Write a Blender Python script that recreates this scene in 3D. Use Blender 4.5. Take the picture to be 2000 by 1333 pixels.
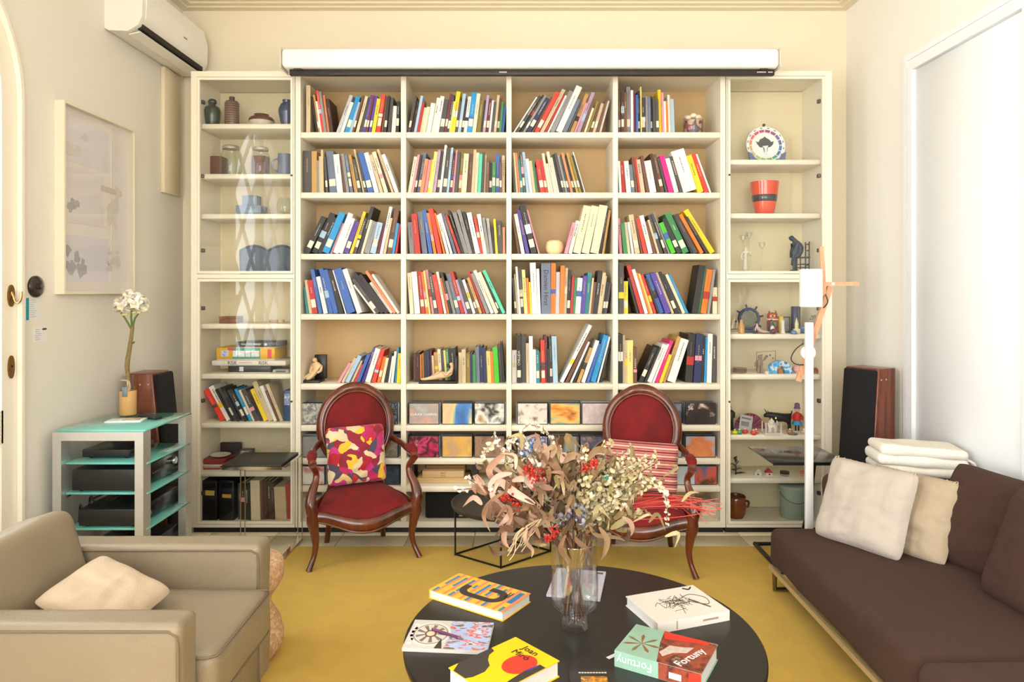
import bpy, bmesh, math, random
from mathutils import Vector, Matrix, Euler, noise as mnoise

for o in list(bpy.data.objects):
    bpy.data.objects.remove(o, do_unlink=True)
S = bpy.context.scene
COL = S.collection
R = math.radians
rnd = random.Random(7)

# ------------------------------------------------------------------ camera
F, CX, CY, H = 1353.0, 1005.0, 570.0, 1.47       # focal length and principal point in pixels, eye height
cam = bpy.data.cameras.new('camera'); camo = bpy.data.objects.new('camera', cam); COL.objects.link(camo)
camo.location = (0, 0, H); camo.rotation_euler = (R(90), 0, 0)
cam.sensor_width = 36; cam.lens = 36 * F / 2000
cam.shift_x = (1000 - CX) / 2000; cam.shift_y = -(666.5 - CY) / 2000
cam.clip_start = .02; cam.clip_end = 60
S.camera = camo
# ------------------------------------------------------------------ light
S.view_settings.view_transform = 'Standard'; S.view_settings.look = 'None'
S.view_settings.gamma = 1; S.view_settings.use_curve_mapping = False
S.view_settings.exposure = -0.36
S.cycles.transparent_max_bounces = 32
wd = bpy.data.worlds.new('world'); S.world = wd; wd.use_nodes = True
wd.node_tree.nodes['Background'].inputs[0].default_value = (.9, .95, 1, 1)
wd.node_tree.nodes['Background'].inputs[1].default_value = 5.5
def area(name, loc, rot, sx, sy, power, col):
    l = bpy.data.lights.new(name, 'AREA'); l.shape = 'RECTANGLE'; l.size = sx; l.size_y = sy
    l.energy = power; l.color = col
    o = bpy.data.objects.new(name, l); COL.objects.link(o); o.location = loc; o.rotation_euler = rot
    return o
XL, XR, YB, YF, ZC = -2.19, 2.19, 4.575, -2.2, 3.52
# daylight outside the arched glazed door in the left wall and outside the window behind the viewer
area('daylight_door', (XL - .9, 1.9, 1.9), (0, R(-90), 0), 3.4, 4.0, 250, (.94, .97, 1))
area('added_side_light', (XL - .35, -.75, 1.7), (0, R(-90), 0), 2.6, 1.7, 320, (.94, .97, 1))  # added light, out of view, to brighten the right wall
area('daylight_window', (0.1, YF - .3, 1.95), (R(90), 0, 0), 3.2, 2.3, 150, (1, .99, .98))

# ------------------------------------------------------------------ helpers
def W(px, py, Y): return Vector(((px - CX) * Y / F, Y, H - (py - CY) * Y / F))
def G(px, py, z): return W(px, py, (H - z) * F / (py - CY))
def ZP(py, Y): return H - (py - CY) * Y / F
def XP(px, Y): return (px - CX) * Y / F

def lin(h):
    if isinstance(h, str):
        h = h.lstrip('#'); c = [int(h[i:i+2], 16) / 255 for i in (0, 2, 4)]
    else: c = h
    return tuple((x / 12.92 if x <= .04045 else ((x + .055) / 1.055) ** 2.4) for x in c) + (1,)

MATS = {}
def mat(col, rough=.55, metal=0., var=.06, scale=30., bump=0., bscale=200., sheen=0., coat=0., key='', stretch=None, spec=.5):
    k = (col, rough, metal, var, scale, bump, bscale, sheen, coat, key, stretch, spec)
    if k in MATS: return MATS[k]
    m = bpy.data.materials.new('m_%s_%d' % (col if isinstance(col, str) else 'c', len(MATS))); m.use_nodes = True
    nt = m.node_tree; p = nt.nodes['Principled BSDF']; c = lin(col)
    p.inputs['Base Color'].default_value = c
    p.inputs['Roughness'].default_value = rough; p.inputs['Metallic'].default_value = metal
    p.inputs['Specular IOR Level'].default_value = spec
    if sheen:
        p.inputs['Sheen Weight'].default_value = sheen; p.inputs['Sheen Roughness'].default_value = .4
        p.inputs['Sheen Tint'].default_value = tuple(min(1, x * 1.5 + .1) for x in c[:3]) + (1,)
    if coat: p.inputs['Coat Weight'].default_value = coat; p.inputs['Coat Roughness'].default_value = .12
    if var or bump:
        tc = nt.nodes.new('ShaderNodeTexCoord'); mp = nt.nodes.new('ShaderNodeMapping')
        nt.links.new(tc.outputs['Object'], mp.inputs[0])
        if stretch: mp.inputs['Scale'].default_value = stretch
    if var:
        n = nt.nodes.new('ShaderNodeTexNoise'); n.inputs['Scale'].default_value = scale; n.inputs['Detail'].default_value = 3
        nt.links.new(mp.outputs[0], n.inputs['Vector'])
        mx = nt.nodes.new('ShaderNodeMix'); mx.data_type = 'RGBA'
        mx.inputs[6].default_value = tuple(x * (1 - var * 1.6) for x in c[:3]) + (1,)
        mx.inputs[7].default_value = tuple(min(1, x * (1 + var * 1.6)) for x in c[:3]) + (1,)
        nt.links.new(n.outputs['Fac'], mx.inputs[0]); nt.links.new(mx.outputs[2], p.inputs['Base Color'])
    if bump:
        n2 = nt.nodes.new('ShaderNodeTexNoise'); n2.inputs['Scale'].default_value = bscale; n2.inputs['Detail'].default_value = 4
        nt.links.new(mp.outputs[0], n2.inputs['Vector'])
        b = nt.nodes.new('ShaderNodeBump'); b.inputs['Strength'].default_value = bump; b.inputs['Distance'].default_value = .01
        nt.links.new(n2.outputs['Fac'], b.inputs['Height']); nt.links.new(b.outputs[0], p.inputs['Normal'])
    MATS[k] = m
    return m

def ramp_mat(cols, tex='noise', scale=8., rough=.5, stretch=(1, 1, 1), seed=0., hard=True, detail=2., coat=0., sheen=0., dist=0., bump=0.):
    """several flat colours laid out by a noise / voronoi / wave pattern: printed covers, woven cushions, wood"""
    k = ('ramp', tuple(cols), tex, scale, rough, stretch, seed, hard, detail, coat, sheen, dist)
    if k in MATS: return MATS[k]
    m = bpy.data.materials.new('m_pattern_%d' % len(MATS)); m.use_nodes = True
    nt = m.node_tree; p = nt.nodes['Principled BSDF']; p.inputs['Roughness'].default_value = rough
    if coat: p.inputs['Coat Weight'].default_value = coat
    if sheen: p.inputs['Sheen Weight'].default_value = sheen
    tc = nt.nodes.new('ShaderNodeTexCoord'); mp = nt.nodes.new('ShaderNodeMapping')
    mp.inputs['Scale'].default_value = stretch; mp.inputs['Location'].default_value = (seed, seed * .7, seed * .3)
    nt.links.new(tc.outputs['Object'], mp.inputs[0])
    if tex == 'noise':
        n = nt.nodes.new('ShaderNodeTexNoise'); n.inputs['Detail'].default_value = detail; out = n.outputs['Fac']
        n.inputs['Distortion'].default_value = dist
    elif tex == 'voronoi':
        n = nt.nodes.new('ShaderNodeTexVoronoi'); out = n.outputs['Color']
        if dist:
            wn = nt.nodes.new('ShaderNodeTexNoise'); wn.inputs['Scale'].default_value = scale*.6; wn.inputs['Detail'].default_value = 1
            nt.links.new(mp.outputs[0], wn.inputs['Vector'])
            vm = nt.nodes.new('ShaderNodeVectorMath'); vm.operation = 'MULTIPLY_ADD'; vm.inputs[1].default_value = (dist,)*3
            nt.links.new(wn.outputs['Color'], vm.inputs[0]); nt.links.new(mp.outputs[0], vm.inputs[2]); warp = vm.outputs[0]
    else:
        n = nt.nodes.new('ShaderNodeTexWave'); out = n.outputs['Fac']; n.inputs['Distortion'].default_value = dist
        n.bands_direction = tex.upper(); n.inputs['Detail'].default_value = detail
    n.inputs['Scale'].default_value = scale
    nt.links.new(warp if (tex == 'voronoi' and dist) else mp.outputs[0], n.inputs['Vector'])
    cr = nt.nodes.new('ShaderNodeValToRGB'); cr.color_ramp.interpolation = 'CONSTANT' if hard else 'LINEAR'
    e = cr.color_ramp.elements
    lo, hi = (.28, .72) if tex == 'noise' else (0, 1)
    while len(e) < len(cols): e.new(.5)
    nn = len(cols)
    for i, c in enumerate(cols):
        e[i].position = lo + (hi - lo) * (i / nn if hard else i / max(1, nn - 1)); e[i].color = lin(c)
    nt.links.new(out, cr.inputs[0]); nt.links.new(cr.outputs[0], p.inputs['Base Color'])
    if bump:
        b = nt.nodes.new('ShaderNodeBump'); b.inputs['Strength'].default_value = bump; b.inputs['Distance'].default_value = .01
        nt.links.new(out, b.inputs['Height']); nt.links.new(b.outputs[0], p.inputs['Normal'])
    MATS[k] = m
    return m

def glass_mat(key='clear', tint=(1, 1, 1), rough=.0, f0=.04):
    """thin clear glass: Schlick reflection over plain transmission, the same from both faces"""
    k = ('glass', key)
    if k in MATS: return MATS[k]
    m = bpy.data.materials.new('m_glass_' + key); m.use_nodes = True; nt = m.node_tree
    for n in list(nt.nodes):
        if n.type == 'BSDF_PRINCIPLED': nt.nodes.remove(n)
    out = [n for n in nt.nodes if n.type == 'OUTPUT_MATERIAL'][0]
    tr = nt.nodes.new('ShaderNodeBsdfTransparent'); tr.inputs[0].default_value = tuple(tint) + (1,)
    gl = nt.nodes.new('ShaderNodeBsdfGlossy'); gl.inputs['Roughness'].default_value = rough
    lw = nt.nodes.new('ShaderNodeLayerWeight'); lw.inputs['Blend'].default_value = .5
    pw = nt.nodes.new('ShaderNodeMath'); pw.operation = 'POWER'; pw.inputs[1].default_value = 5.
    ma = nt.nodes.new('ShaderNodeMath'); ma.operation = 'MULTIPLY_ADD'; ma.inputs[1].default_value = 1-f0; ma.inputs[2].default_value = f0; ma.use_clamp = True
    nt.links.new(lw.outputs['Facing'], pw.inputs[0]); nt.links.new(pw.outputs[0], ma.inputs[0])
    mx = nt.nodes.new('ShaderNodeMixShader')
    nt.links.new(ma.outputs[0], mx.inputs[0]); nt.links.new(tr.outputs[0], mx.inputs[1]); nt.links.new(gl.outputs[0], mx.inputs[2])
    nt.links.new(mx.outputs[0], out.inputs[0]); MATS[k] = m
    return m

class MB:
    """collects simple shapes into one mesh"""
    def __init__(s): s.v = []; s.f = []; s.mi = []; s.sm = []; s.mats = []; s.cur = 0
    def use(s, m):
        if m not in s.mats: s.mats.append(m)
        s.cur = s.mats.index(m); return s
    def add(s, vs, fs, smooth=False):
        b = len(s.v); s.v += [Vector(v) for v in vs]
        for f in fs: s.f.append([b + i for i in f]); s.mi.append(s.cur); s.sm.append(smooth)
        return b
    def xf(s, M, b=0):
        for i in range(b, len(s.v)): s.v[i] = M @ s.v[i]
        return s
    def box(s, x0, x1, y0, y1, z0, z1):
        vs = [(x, y, z) for z in (z0, z1) for y in (y0, y1) for x in (x0, x1)]
        s.add(vs, [(0, 2, 3, 1), (4, 5, 7, 6), (0, 1, 5, 4), (2, 6, 7, 3), (0, 4, 6, 2), (1, 3, 7, 5)]); return s
    def rbox(s, x0, x1, y0, y1, z0, z1, r=.01, seg=3):
        bm = bmesh.new(); bmesh.ops.create_cube(bm, size=1)
        for v in bm.verts: v.co = Vector(((x0+x1)/2 + v.co.x*(x1-x0), (y0+y1)/2 + v.co.y*(y1-y0), (z0+z1)/2 + v.co.z*(z1-z0)))
        r = min(r, .49*min(abs(x1-x0), abs(y1-y0), abs(z1-z0)))
        bmesh.ops.bevel(bm, geom=bm.edges[:], offset=r, segments=seg, profile=.5, affect='EDGES')
        bm.verts.index_update()
        s.add([v.co.copy() for v in bm.verts], [[v.index for v in f.verts] for f in bm.faces], True); bm.free(); return s
    def prism(s, pts, M0, t, smooth=False):
        """closed 2D outline pts extruded by t along local z, then placed by matrix M0"""
        n = len(pts); a = [M0 @ Vector((x, y, 0)) for x, y in pts]; b = [M0 @ Vector((x, y, t)) for x, y in pts]
        s.add(a + b, [list(range(n))[::-1], [n + i for i in range(n)]], False)
        s.add(a + b, [(i, (i+1) % n, n + (i+1) % n, n + i) for i in range(n)], smooth); return s
    def tube(s, path, r, n=8, cap=True, closed=False, flat=1., up=None):
        """swept round (or elliptical, flat<1) section; r may be a list"""
        P = [Vector(p) for p in path]; m = len(P); rr = r if isinstance(r, (list, tuple)) else [r]*m
        vs = []; prev = None
        for i in range(m):
            if closed: t = P[(i+1) % m] - P[i-1]
            else: t = P[min(i+1, m-1)] - P[max(i-1, 0)]
            t.normalize()
            if up is not None: a = Vector(up) - t * t.dot(Vector(up))
            elif prev is None: a = t.orthogonal()
            else: a = prev - t * prev.dot(t)
            if a.length < 1e-6: a = t.orthogonal()
            a.normalize(); prev = a; b = t.cross(a)
            for k in range(n):
                th = 2*math.pi*k/n
                vs.append(P[i] + a*(math.cos(th)*rr[i]) + b*(math.sin(th)*rr[i]*flat))
        fs = []
        for i in range(m if closed else m-1):
            j = (i+1) % m
            for k in range(n): fs.append((i*n+k, i*n+(k+1) % n, j*n+(k+1) % n, j*n+k))
        if cap and not closed: fs += [list(range(n))[::-1], [(m-1)*n+k for k in range(n)]]
        s.add(vs, fs, True); return s
    def bar(s, p, q, w, h, up=(0, 0, 1)):
        p, q = Vector(p), Vector(q); t = (q-p).normalized(); u = Vector(up); b = t.cross(u)
        if b.length < 1e-5: b = t.orthogonal()
        b.normalize(); a = b.cross(t)
        vs = [c + b*(w/2*i) + a*(h/2*j) for c in (p, q) for i, j in ((-1, -1), (1, -1), (1, 1), (-1, 1))]
        s.add(vs, [(3, 2, 1, 0), (4, 5, 6, 7), (0, 1, 5, 4), (1, 2, 6, 5), (2, 3, 7, 6), (3, 0, 4, 7)]); return s
    def lathe(s, prof, n=24, c=(0, 0, 0), cap=True):
        m = len(prof); vs = [(c[0]+r*math.cos(2*math.pi*k/n), c[1]+r*math.sin(2*math.pi*k/n), c[2]+z) for r, z in prof for k in range(n)]
        fs = [(i*n+k, i*n+(k+1) % n, (i+1)*n+(k+1) % n, (i+1)*n+k) for i in range(m-1) for k in range(n)]
        if cap:
            if prof[0][0] > 1e-4: fs.append(list(range(n))[::-1])
            if prof[-1][0] > 1e-4: fs.append([(m-1)*n+k for k in range(n)])
        s.add(vs, fs, True); return s
    def ball(s, c, rx, ry=None, rz=None, n=12, m=8):
        ry = ry or rx; rz = rz or rx
        b = len(s.v); s.lathe([(max(1e-5, math.sin(math.pi*i/m)), -math.cos(math.pi*i/m)) for i in range(m+1)], n, cap=False)
        for i in range(b, len(s.v)): v = s.v[i]; s.v[i] = Vector((c[0]+v.x*rx, c[1]+v.y*ry, c[2]+v.z*rz))
        return s
    def grid(s, fn, nu, nv, smooth=True):
        vs = [fn(i/nu, j/nv) for j in range(nv+1) for i in range(nu+1)]
        s.add(vs, [(j*(nu+1)+i, j*(nu+1)+i+1, (j+1)*(nu+1)+i+1, (j+1)*(nu+1)+i) for j in range(nv) for i in range(nu)], smooth); return s
    def mesh(s, name):
        me = bpy.data.meshes.new(name); me.from_pydata([tuple(v) for v in s.v], [], s.f)
        for m in s.mats: me.materials.append(m)
        me.polygons.foreach_set('use_smooth', s.sm)
        if len(s.mats) > 1: me.polygons.foreach_set('material_index', s.mi)
        me.update(); return me

def link(name, data, parent=None):
    o = bpy.data.objects.new(name, data); COL.objects.link(o)
    if parent is not None: o.parent = parent
    return o
def tag(o, label, cat, group=None):
    o['label'] = label; o['category'] = cat
    if group: o['group'] = group
    return o
def thing(name, label, cat, loc=(0, 0, 0), rot=(0, 0, 0), group=None):
    o = link(name, None); o.location = loc
    o.rotation_euler = rot if isinstance(rot, (tuple, list, Euler)) else (0, 0, rot)
    return tag(o, label, cat, group)
def part(name, mb, m=None, parent=None, label=None, sharp=True):
    if m is not None:
        if not mb.mats: mb.mats = [m]
    me = mb.mesh(name)
    bm = bmesh.new(); bm.from_mesh(me); bmesh.ops.recalc_face_normals(bm, faces=bm.faces[:])
    if sharp:
        for e in bm.edges:
            if len(e.link_faces) == 2 and e.calc_face_angle(0) > R(48): e.smooth = False
    bm.to_mesh(me); bm.free()
    o = link(name, me, parent)
    if label: o['label'] = label
    return o
def solo(name, mb, m, label, cat, loc=(0, 0, 0), rot=(0, 0, 0), group=None):
    o = part(name, mb, m); o.location = loc; o.rotation_euler = rot
    return tag(o, label, cat, group)
def struct(name, mb, m, parent=None):
    o = part(name, mb, m, parent)
    if parent is None: o['kind'] = 'structure'
    return o

def text_mesh(body, size, extrude=.0004, align='CENTER'):
    cu = bpy.data.curves.new('txt', 'FONT'); cu.body = body; cu.size = size; cu.extrude = extrude
    cu.align_x = align; cu.align_y = 'CENTER'; cu.resolution_u = 2
    o = bpy.data.objects.new('txt', cu); COL.objects.link(o)
    dg = bpy.context.evaluated_depsgraph_get(); me = bpy.data.meshes.new_from_object(o.evaluated_get(dg))
    bpy.data.objects.remove(o, do_unlink=True); bpy.data.curves.remove(cu)
    return me
def text(name, body, size, m, M, parent, sx=1., shear=0.):
    """flat lettering: local x along the line of text, local z out of the surface"""
    me = text_mesh(body, size)
    me.transform(Matrix.Diagonal((sx, 1, 1, 1))); me.transform(M)
    me.materials.clear(); me.materials.append(m)
    return link(name, me, parent)
def frame_m(o, x, y):
    """matrix from origin, local x direction and local y direction"""
    x = Vector(x).normalized(); y = Vector(y); y = (y - x*y.dot(x)).normalized(); z = x.cross(y)
    return Matrix(((x.x, y.x, z.x, o[0]), (x.y, y.y, z.y, o[1]), (x.z, y.z, z.z, o[2]), (0, 0, 0, 1)))

def skin_mesh(name, joints, edges, sub=2):
    """joints: list of (pos, rx[, ry]); one continuous figure grown over a skeleton"""
    me = bpy.data.meshes.new(name); me.from_pydata([j[0] for j in joints], edges, [])
    o = link(name, me); md = o.modifiers.new('skin', 'SKIN'); md.use_smooth_shade = True
    for i, j in enumerate(joints):
        sv = me.skin_vertices[0].data[i]; sv.radius = (j[1], j[2] if len(j) > 2 else j[1]); sv.use_root = (i == 0)
    if sub: s2 = o.modifiers.new('sub', 'SUBSURF'); s2.levels = sub; s2.render_levels = sub
    dg = bpy.context.evaluated_depsgraph_get(); out = bpy.data.meshes.new_from_object(o.evaluated_get(dg))
    bpy.data.objects.remove(o, do_unlink=True)
    for p in out.polygons: p.use_smooth = True
    return out
def mesh_part(name, me, m, parent=None, label=None):
    me.materials.clear(); me.materials.append(m); o = link(name, me, parent)
    if label: o['label'] = label
    return o

def catmull(pts, n=6):
    P = [Vector(p) for p in pts]; out = []
    for i in range(len(P)-1):
        a, b, c, d = P[max(i-1, 0)], P[i], P[i+1], P[min(i+2, len(P)-1)]
        for k in range(n):
            t = k/n; out.append(.5*((2*b) + (c-a)*t + (2*a-5*b+4*c-d)*t*t + (3*b-a-3*c+d)*t**3))
    out.append(P[-1]); return out
def lerp(a, b, t): return a + (b-a)*t
def interp(xs, ys, x):
    for i in range(len(xs)-1):
        if x <= xs[i+1]:
            t = (x-xs[i])/(xs[i+1]-xs[i]); return ys[i]+(ys[i+1]-ys[i])*t
    return ys[-1]

# ------------------------------------------------------------------ the room
M_wallL = mat('e7e2d8', .75, var=.012, scale=3, bump=.03, bscale=60)
M_wallB = mat('ece0c6', .75, var=.012, scale=3, bump=.03, bscale=60)
M_wallR = mat('efece4', .75, var=.012, scale=3, bump=.03, bscale=60)
M_ceil = mat('f0ead9', .8, var=.01, scale=3)
M_trimw = mat('efe8d8', .45, var=.01, scale=5)
M_corn = mat('e4d8bc', .6, var=.015, scale=5)

# floor of pale stone tiles with fine recessed joints, then the fitted yellow rug
fl = struct('floor', MB().box(XL-.3, XR+.3, YF-.2, YB+.2, -.1, -.006), mat('b7a37c', .8, var=.05, scale=20))
tm = [mat(c, .3, var=.05, scale=6, key='tile', spec=.4) for c in ('eee0c0', 'ebdcb9', 'f0e4c6')]
tile_me = [part('tile', MB().rbox(-.197, .197, -.197, .197, -.02, 0, .0025, 1), m) for m in tm]
datas = [o.data for o in tile_me]
for o in tile_me: bpy.data.objects.remove(o, do_unlink=True)
yt = YB - .2
while yt > 1.2:
    xt = XL + .15
    while xt < XR + .1:
        if yt > 3.3 or xt < -.9 or xt > 1.9:
            o = link('tile', rnd.choice(datas), fl); o.location = (xt, yt, 0)
        xt += .4
    yt -= .4
def rug_fn(u, v):
    x, y = lerp(-1.25, 2.1, u), lerp(-1.2, 3.962, v)
    return Vector((x, y, .012 + .0015*mnoise.noise(Vector((x*5, y*5, 0)))))
rg = MB(); rg.grid(rug_fn, 60, 80)
rg.box(-1.25, 2.1, -1.2, 3.962, .0005, .0095)
m_rug = mat('dab455', .95, var=.07, scale=9, bump=.6, bscale=420, sheen=.15)
solo('rug', rg, m_rug, 'large mustard yellow wool rug covering the floor under the table', 'rug')

# left wall with the arched opening
Y0, Y1, ZS, RA = 1.76, 3.06, 2.30, .65
YM = (Y0+Y1)/2
wl = MB(); T = .09
SY0, SY1, SZ0, SZ1 = -1.55, .05, .45, 2.95  # opening cut for the added side window
wl.box(XL-T, XL, YF, SY0, 0, ZC); wl.box(XL-T, XL, SY1, Y0, 0, ZC); wl.box(XL-T, XL, SY0, SY1, 0, SZ0); wl.box(XL-T, XL, SY0, SY1, SZ1, ZC); wl.box(XL-T, XL, Y1, YB+.1, 0, ZC)
N = 28
arc = [(YM - RA*math.cos(math.pi*i/N), ZS + RA*math.sin(math.pi*i/N)) for i in range(N+1)]
for i in range(N):
    (a, za), (b, zb) = arc[i], arc[i+1]
    vs = [(x, y, z) for x in (XL-T, XL) for y, z in ((a, za), (b, zb), (b, ZC), (a, ZC))]
    wl.add(vs, [(4, 5, 6, 7), (3, 2, 1, 0), (0, 1, 5, 4)])
struct('wall_left', wl, M_wallL)
struct('wall_back', MB().box(XL-.3, XR+.3, YB, YB+.2, 0, ZC), M_wallB)
# right wall with a recess for the white door
DY0, DY1, DZ = 2.93, 3.79, 2.70
wr = MB(); wr.box(XR, XR+.3, YF, DY0, 0, ZC); wr.box(XR, XR+.3, DY1, YB+.1, 0, ZC); wr.box(XR, XR+.3, DY0, DY1, DZ, ZC)
struct('wall_right', wr, M_wallR)
# wall behind the viewer with a wide window
wf = MB(); WX0, WX1, WZ0, WZ1 = -1.5, 1.7, .8, 3.05
wf.box(XL-.3, WX0, YF-.25, YF, 0, ZC); wf.box(WX1, XR+.3, YF-.25, YF, 0, ZC)
wf.box(WX0, WX1, YF-.25, YF, 0, WZ0); wf.box(WX0, WX1, YF-.25, YF, WZ1, ZC)
struct('wall_front', wf, M_wallL)
struct('ceiling', MB().box(XL-.3, XR+.3, YF-.25, YB+.2, ZC, ZC+.1), M_ceil)
# stepped plaster cornice running round the room
prof = [(0, 3.325), (.05, 3.328), (.05, 3.338), (.085, 3.341), (.085, 3.352), (.125, 3.356), (.125, 3.372), (.17, 3.40), (.2, 3.44), (.2, ZC)]
cn = MB()
vs = []
for d, z in prof: vs += [(XL+d, YF+d, z), (XR-d, YF+d, z), (XR-d, YB-d, z), (XL+d, YB-d, z)]
cn.add(vs, [(i*4+k, i*4+(k+1) % 4, (i+1)*4+(k+1) % 4, (i+1)*4+k) for i in range(len(prof)-1) for k in range(4)])
struct('trim_1', cn, M_corn)

# arched glazed double door: casing, two leaves with diamond lattice, brass furniture
dr = MB(); cas = [(Y1+.0, .0), (Y1, ZS)] + [(YM + RA*math.cos(math.pi*i/N), ZS + RA*math.sin(math.pi*i/N)) for i in range(1, N)] + [(Y0, ZS), (Y0, 0)]
def arch_band(mb, off0, off1, x0, x1):
    """band following the arch between two offsets (positive = outwards)"""
    pts = []
    for off in (off0, off1):
        r = RA + off
        pts.append([(YM+r, 0), (YM+r, ZS)] + [(YM + r*math.cos(math.pi*i/N), ZS + r*math.sin(math.pi*i/N)) for i in range(1, N)] + [(YM-r, ZS), (YM-r, 0)])
    n = len(pts[0]); vs = [(x, y, z) for x in (x0, x1) for p in pts for y, z in p]
    fs = []
    for i in range(n-1):
        fs += [(i, i+1, n+i+1, n+i), (2*n+i, 2*n+i+1, 3*n+i+1, 3*n+i), (i, i+1, 2*n+i+1, 2*n+i), (n+i, n+i+1, 3*n+i+1, 3*n+i)]
    mb.add(vs, fs)
door = thing('door_1', 'white arched glazed door with diamond lattice in the left wall', 'door', (XL, YM, 0))
door['kind'] = 'structure'
sh = Matrix.Translation((-XL, -YM, 0))
m = MB(); arch_band(m, -.01, .008, XL-.05, XL+.022); arch_band(m, .0, .018, XL-.02, XL+.012); part('door_frame', m.xf(sh), M_trimw, door)
m = MB(); arch_band(m, -.10, -.012, XL-.04, XL-.002)
m.box(XL-.041, XL-.001, YM-.05, YM+.05, 0, ZS+RA-.09)
for s in (-1, 1): m.box(XL-.04, XL-.002, YM+.05*s if s > 0 else YM-.56, YM+.56 if s > 0 else YM-.05, .0, .16); m.box(XL-.04, XL-.002, YM+.05*s if s > 0 else YM-.56, YM+.56 if s > 0 else YM-.05, .82, .96)
part('door_leaf_frame', m.xf(sh), M_trimw, door)
part('door_panel', MB().box(XL-.03, XL-.015, YM-.56, YM+.56, .16, .82).xf(sh), M_trimw, door)
lt = MB(); rin = RA-.1
def inside(y, z):
    if z < .96 or abs(y-YM) < .05: return False
    if z <= ZS: return abs(y-YM) <= rin
    return (y-YM)**2+(z-ZS)**2 <= rin**2
for sgn in (-1, 1):
    for k in range(-14, 24):
        z0 = k*.5; st = None; last = None
        for q in range(0, 121):
            y = Y0 + (Y1-Y0)*q/120; z = z0 + sgn*(y-YM)*1.35
            ok = inside(y, z)
            if ok and st is None: st = (y, z)
            if (not ok or q == 120) and st is not None:
                if last and (abs(last[0]-st[0]) > .02): lt.bar((XL-.022, st[0], st[1]), (XL-.022, last[0], last[1]), .02, .022, up=(1, 0, 0))
                st = None
            last = (y, z)
part('lattice', lt.xf(sh), M_trimw, door)
gp = MB(); pts = [(YM+rin+.02, .9), (YM+rin+.02, ZS)] + [(YM + (rin+.02)*math.cos(math.pi*i/N), ZS + (rin+.02)*math.sin(math.pi*i/N)) for i in range(1, N)] + [(YM-rin-.02, ZS), (YM-rin-.02, .9)]
gp.add([(XL-.03, y, z) for y, z in pts], [list(range(len(pts)))])
part('pane', gp.xf(sh), glass_mat('pane'), door)
M_brass = mat('8a6a3a', .32, 1., var=.12, scale=60)
YH = 3.012
def esc(zc, hh, r):
    m = MB(); pts = [(r*math.cos(2*math.pi*i/20), hh*math.sin(2*math.pi*i/20)) for i in range(20)]
    m.prism(pts, frame_m((XL-.002, YH, zc), (0, 1, 0), (0, 0, 1)), .007); return m
part('handle_plate', esc(1.452, .048, .020).xf(sh), M_brass, door, 'oval brass handle plate')
hk = MB(); hk.tube(catmull([(XL, YH, 1.47), (XL+.01, YH, 1.45), (XL+.018, YH, 1.428), (XL+.03, YH, 1.422), (XL+.042, YH, 1.436), (XL+.045, YH, 1.47)], 6), .0055, 10)
part('handle', hk.xf(sh), mat('c9a878', .25, 1., var=.05), door, 'curved brass lever handle')
part('keyhole_plate', esc(1.142, .05, .018).xf(sh), M_brass, door, 'oval brass keyhole plate')
part('keyhole', MB().lathe([(.005, 0), (.005, .0015)], 12).xf(sh @ frame_m((XL+.0055, YH, 1.145), (0, 1, 0), (0, 0, 1))), mat('15100c', .8, var=0), door)

# white flush door in the right wall
d2 = thing('door_2', 'tall white door with moulded frame in the bright right wall', 'door', (XR, (DY0+DY1)/2, 0)); d2['kind'] = 'structure'
sh = Matrix.Translation((-XR, -(DY0+DY1)/2, 0)); m_dw = mat('eef0f2', .5, var=.008)
m = MB()
for w0, w1, x in ((-.075, -.045, .022), (-.05, -.012, .014), (-.02, .02, .03)):
    m.box(XR-x, XR-.0002, DY1-w1, DY1-w0, 0, DZ-w1); m.box(XR-x, XR-.0002, DY0+w0, DY0+w1, 0, DZ-w1); m.box(XR-x, XR-.0002, DY0+w0, DY1-w0, DZ-w1, DZ-w0)
part('door_frame', m.xf(sh), m_dw, d2)
part('door_leaf', MB().rbox(XR-.008, XR+.045, DY0+.021, DY1-.021, .006, DZ-.021, .003, 1).xf(sh), m_dw, d2)

# window behind the viewer: frame, mullions and panes
w1 = thing('window_1', 'wide white framed window behind the seating', 'window', ((WX0+WX1)/2, YF, WZ0)); w1['kind'] = 'structure'
sh = Matrix.Translation((-(WX0+WX1)/2, -YF, -WZ0)); m = MB()
for x in (WX0+.03, -.43, .63, WX1-.03): m.box(x-.035, x+.035, YF-.16, YF-.08, WZ0, WZ1)
for z in (WZ0+.03, 2.2, WZ1-.03): m.box(WX0, WX1, YF-.155, YF-.085, z-.03, z+.03)
part('window_frame', m.xf(sh), M_trimw, w1)
part('pane', MB().box(WX0, WX1, YF-.124, YF-.12, WZ0, WZ1).xf(sh), glass_mat('pane'), w1)
part('window_sill', MB().rbox(WX0-.06, WX1+.06, YF-.08, YF+.09, WZ0-.04, WZ0, .006, 2).xf(sh), M_trimw, w1)
w2 = thing('added_window', 'added unseen tall white framed window in the left wall beyond the arched door', 'window', (XL, (SY0+SY1)/2, SZ0)); w2['kind'] = 'structure'  # unseen window added to let side light onto the right wall
sh = Matrix.Translation((-XL, -(SY0+SY1)/2, -SZ0)); m = MB()
for y in (SY0+.03, (SY0+SY1)/2, SY1-.03): m.box(XL-.16, XL-.08, y-.03, y+.03, SZ0, SZ1)
for z in (SZ0+.03, 1.9, SZ1-.03): m.box(XL-.155, XL-.085, SY0, SY1, z-.03, z+.03)
part('window_frame', m.xf(sh), M_trimw, w2)
part('pane', MB().box(XL-.124, XL-.12, SY0, SY1, SZ0, SZ1).xf(sh), glass_mat('pane'), w2)

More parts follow.
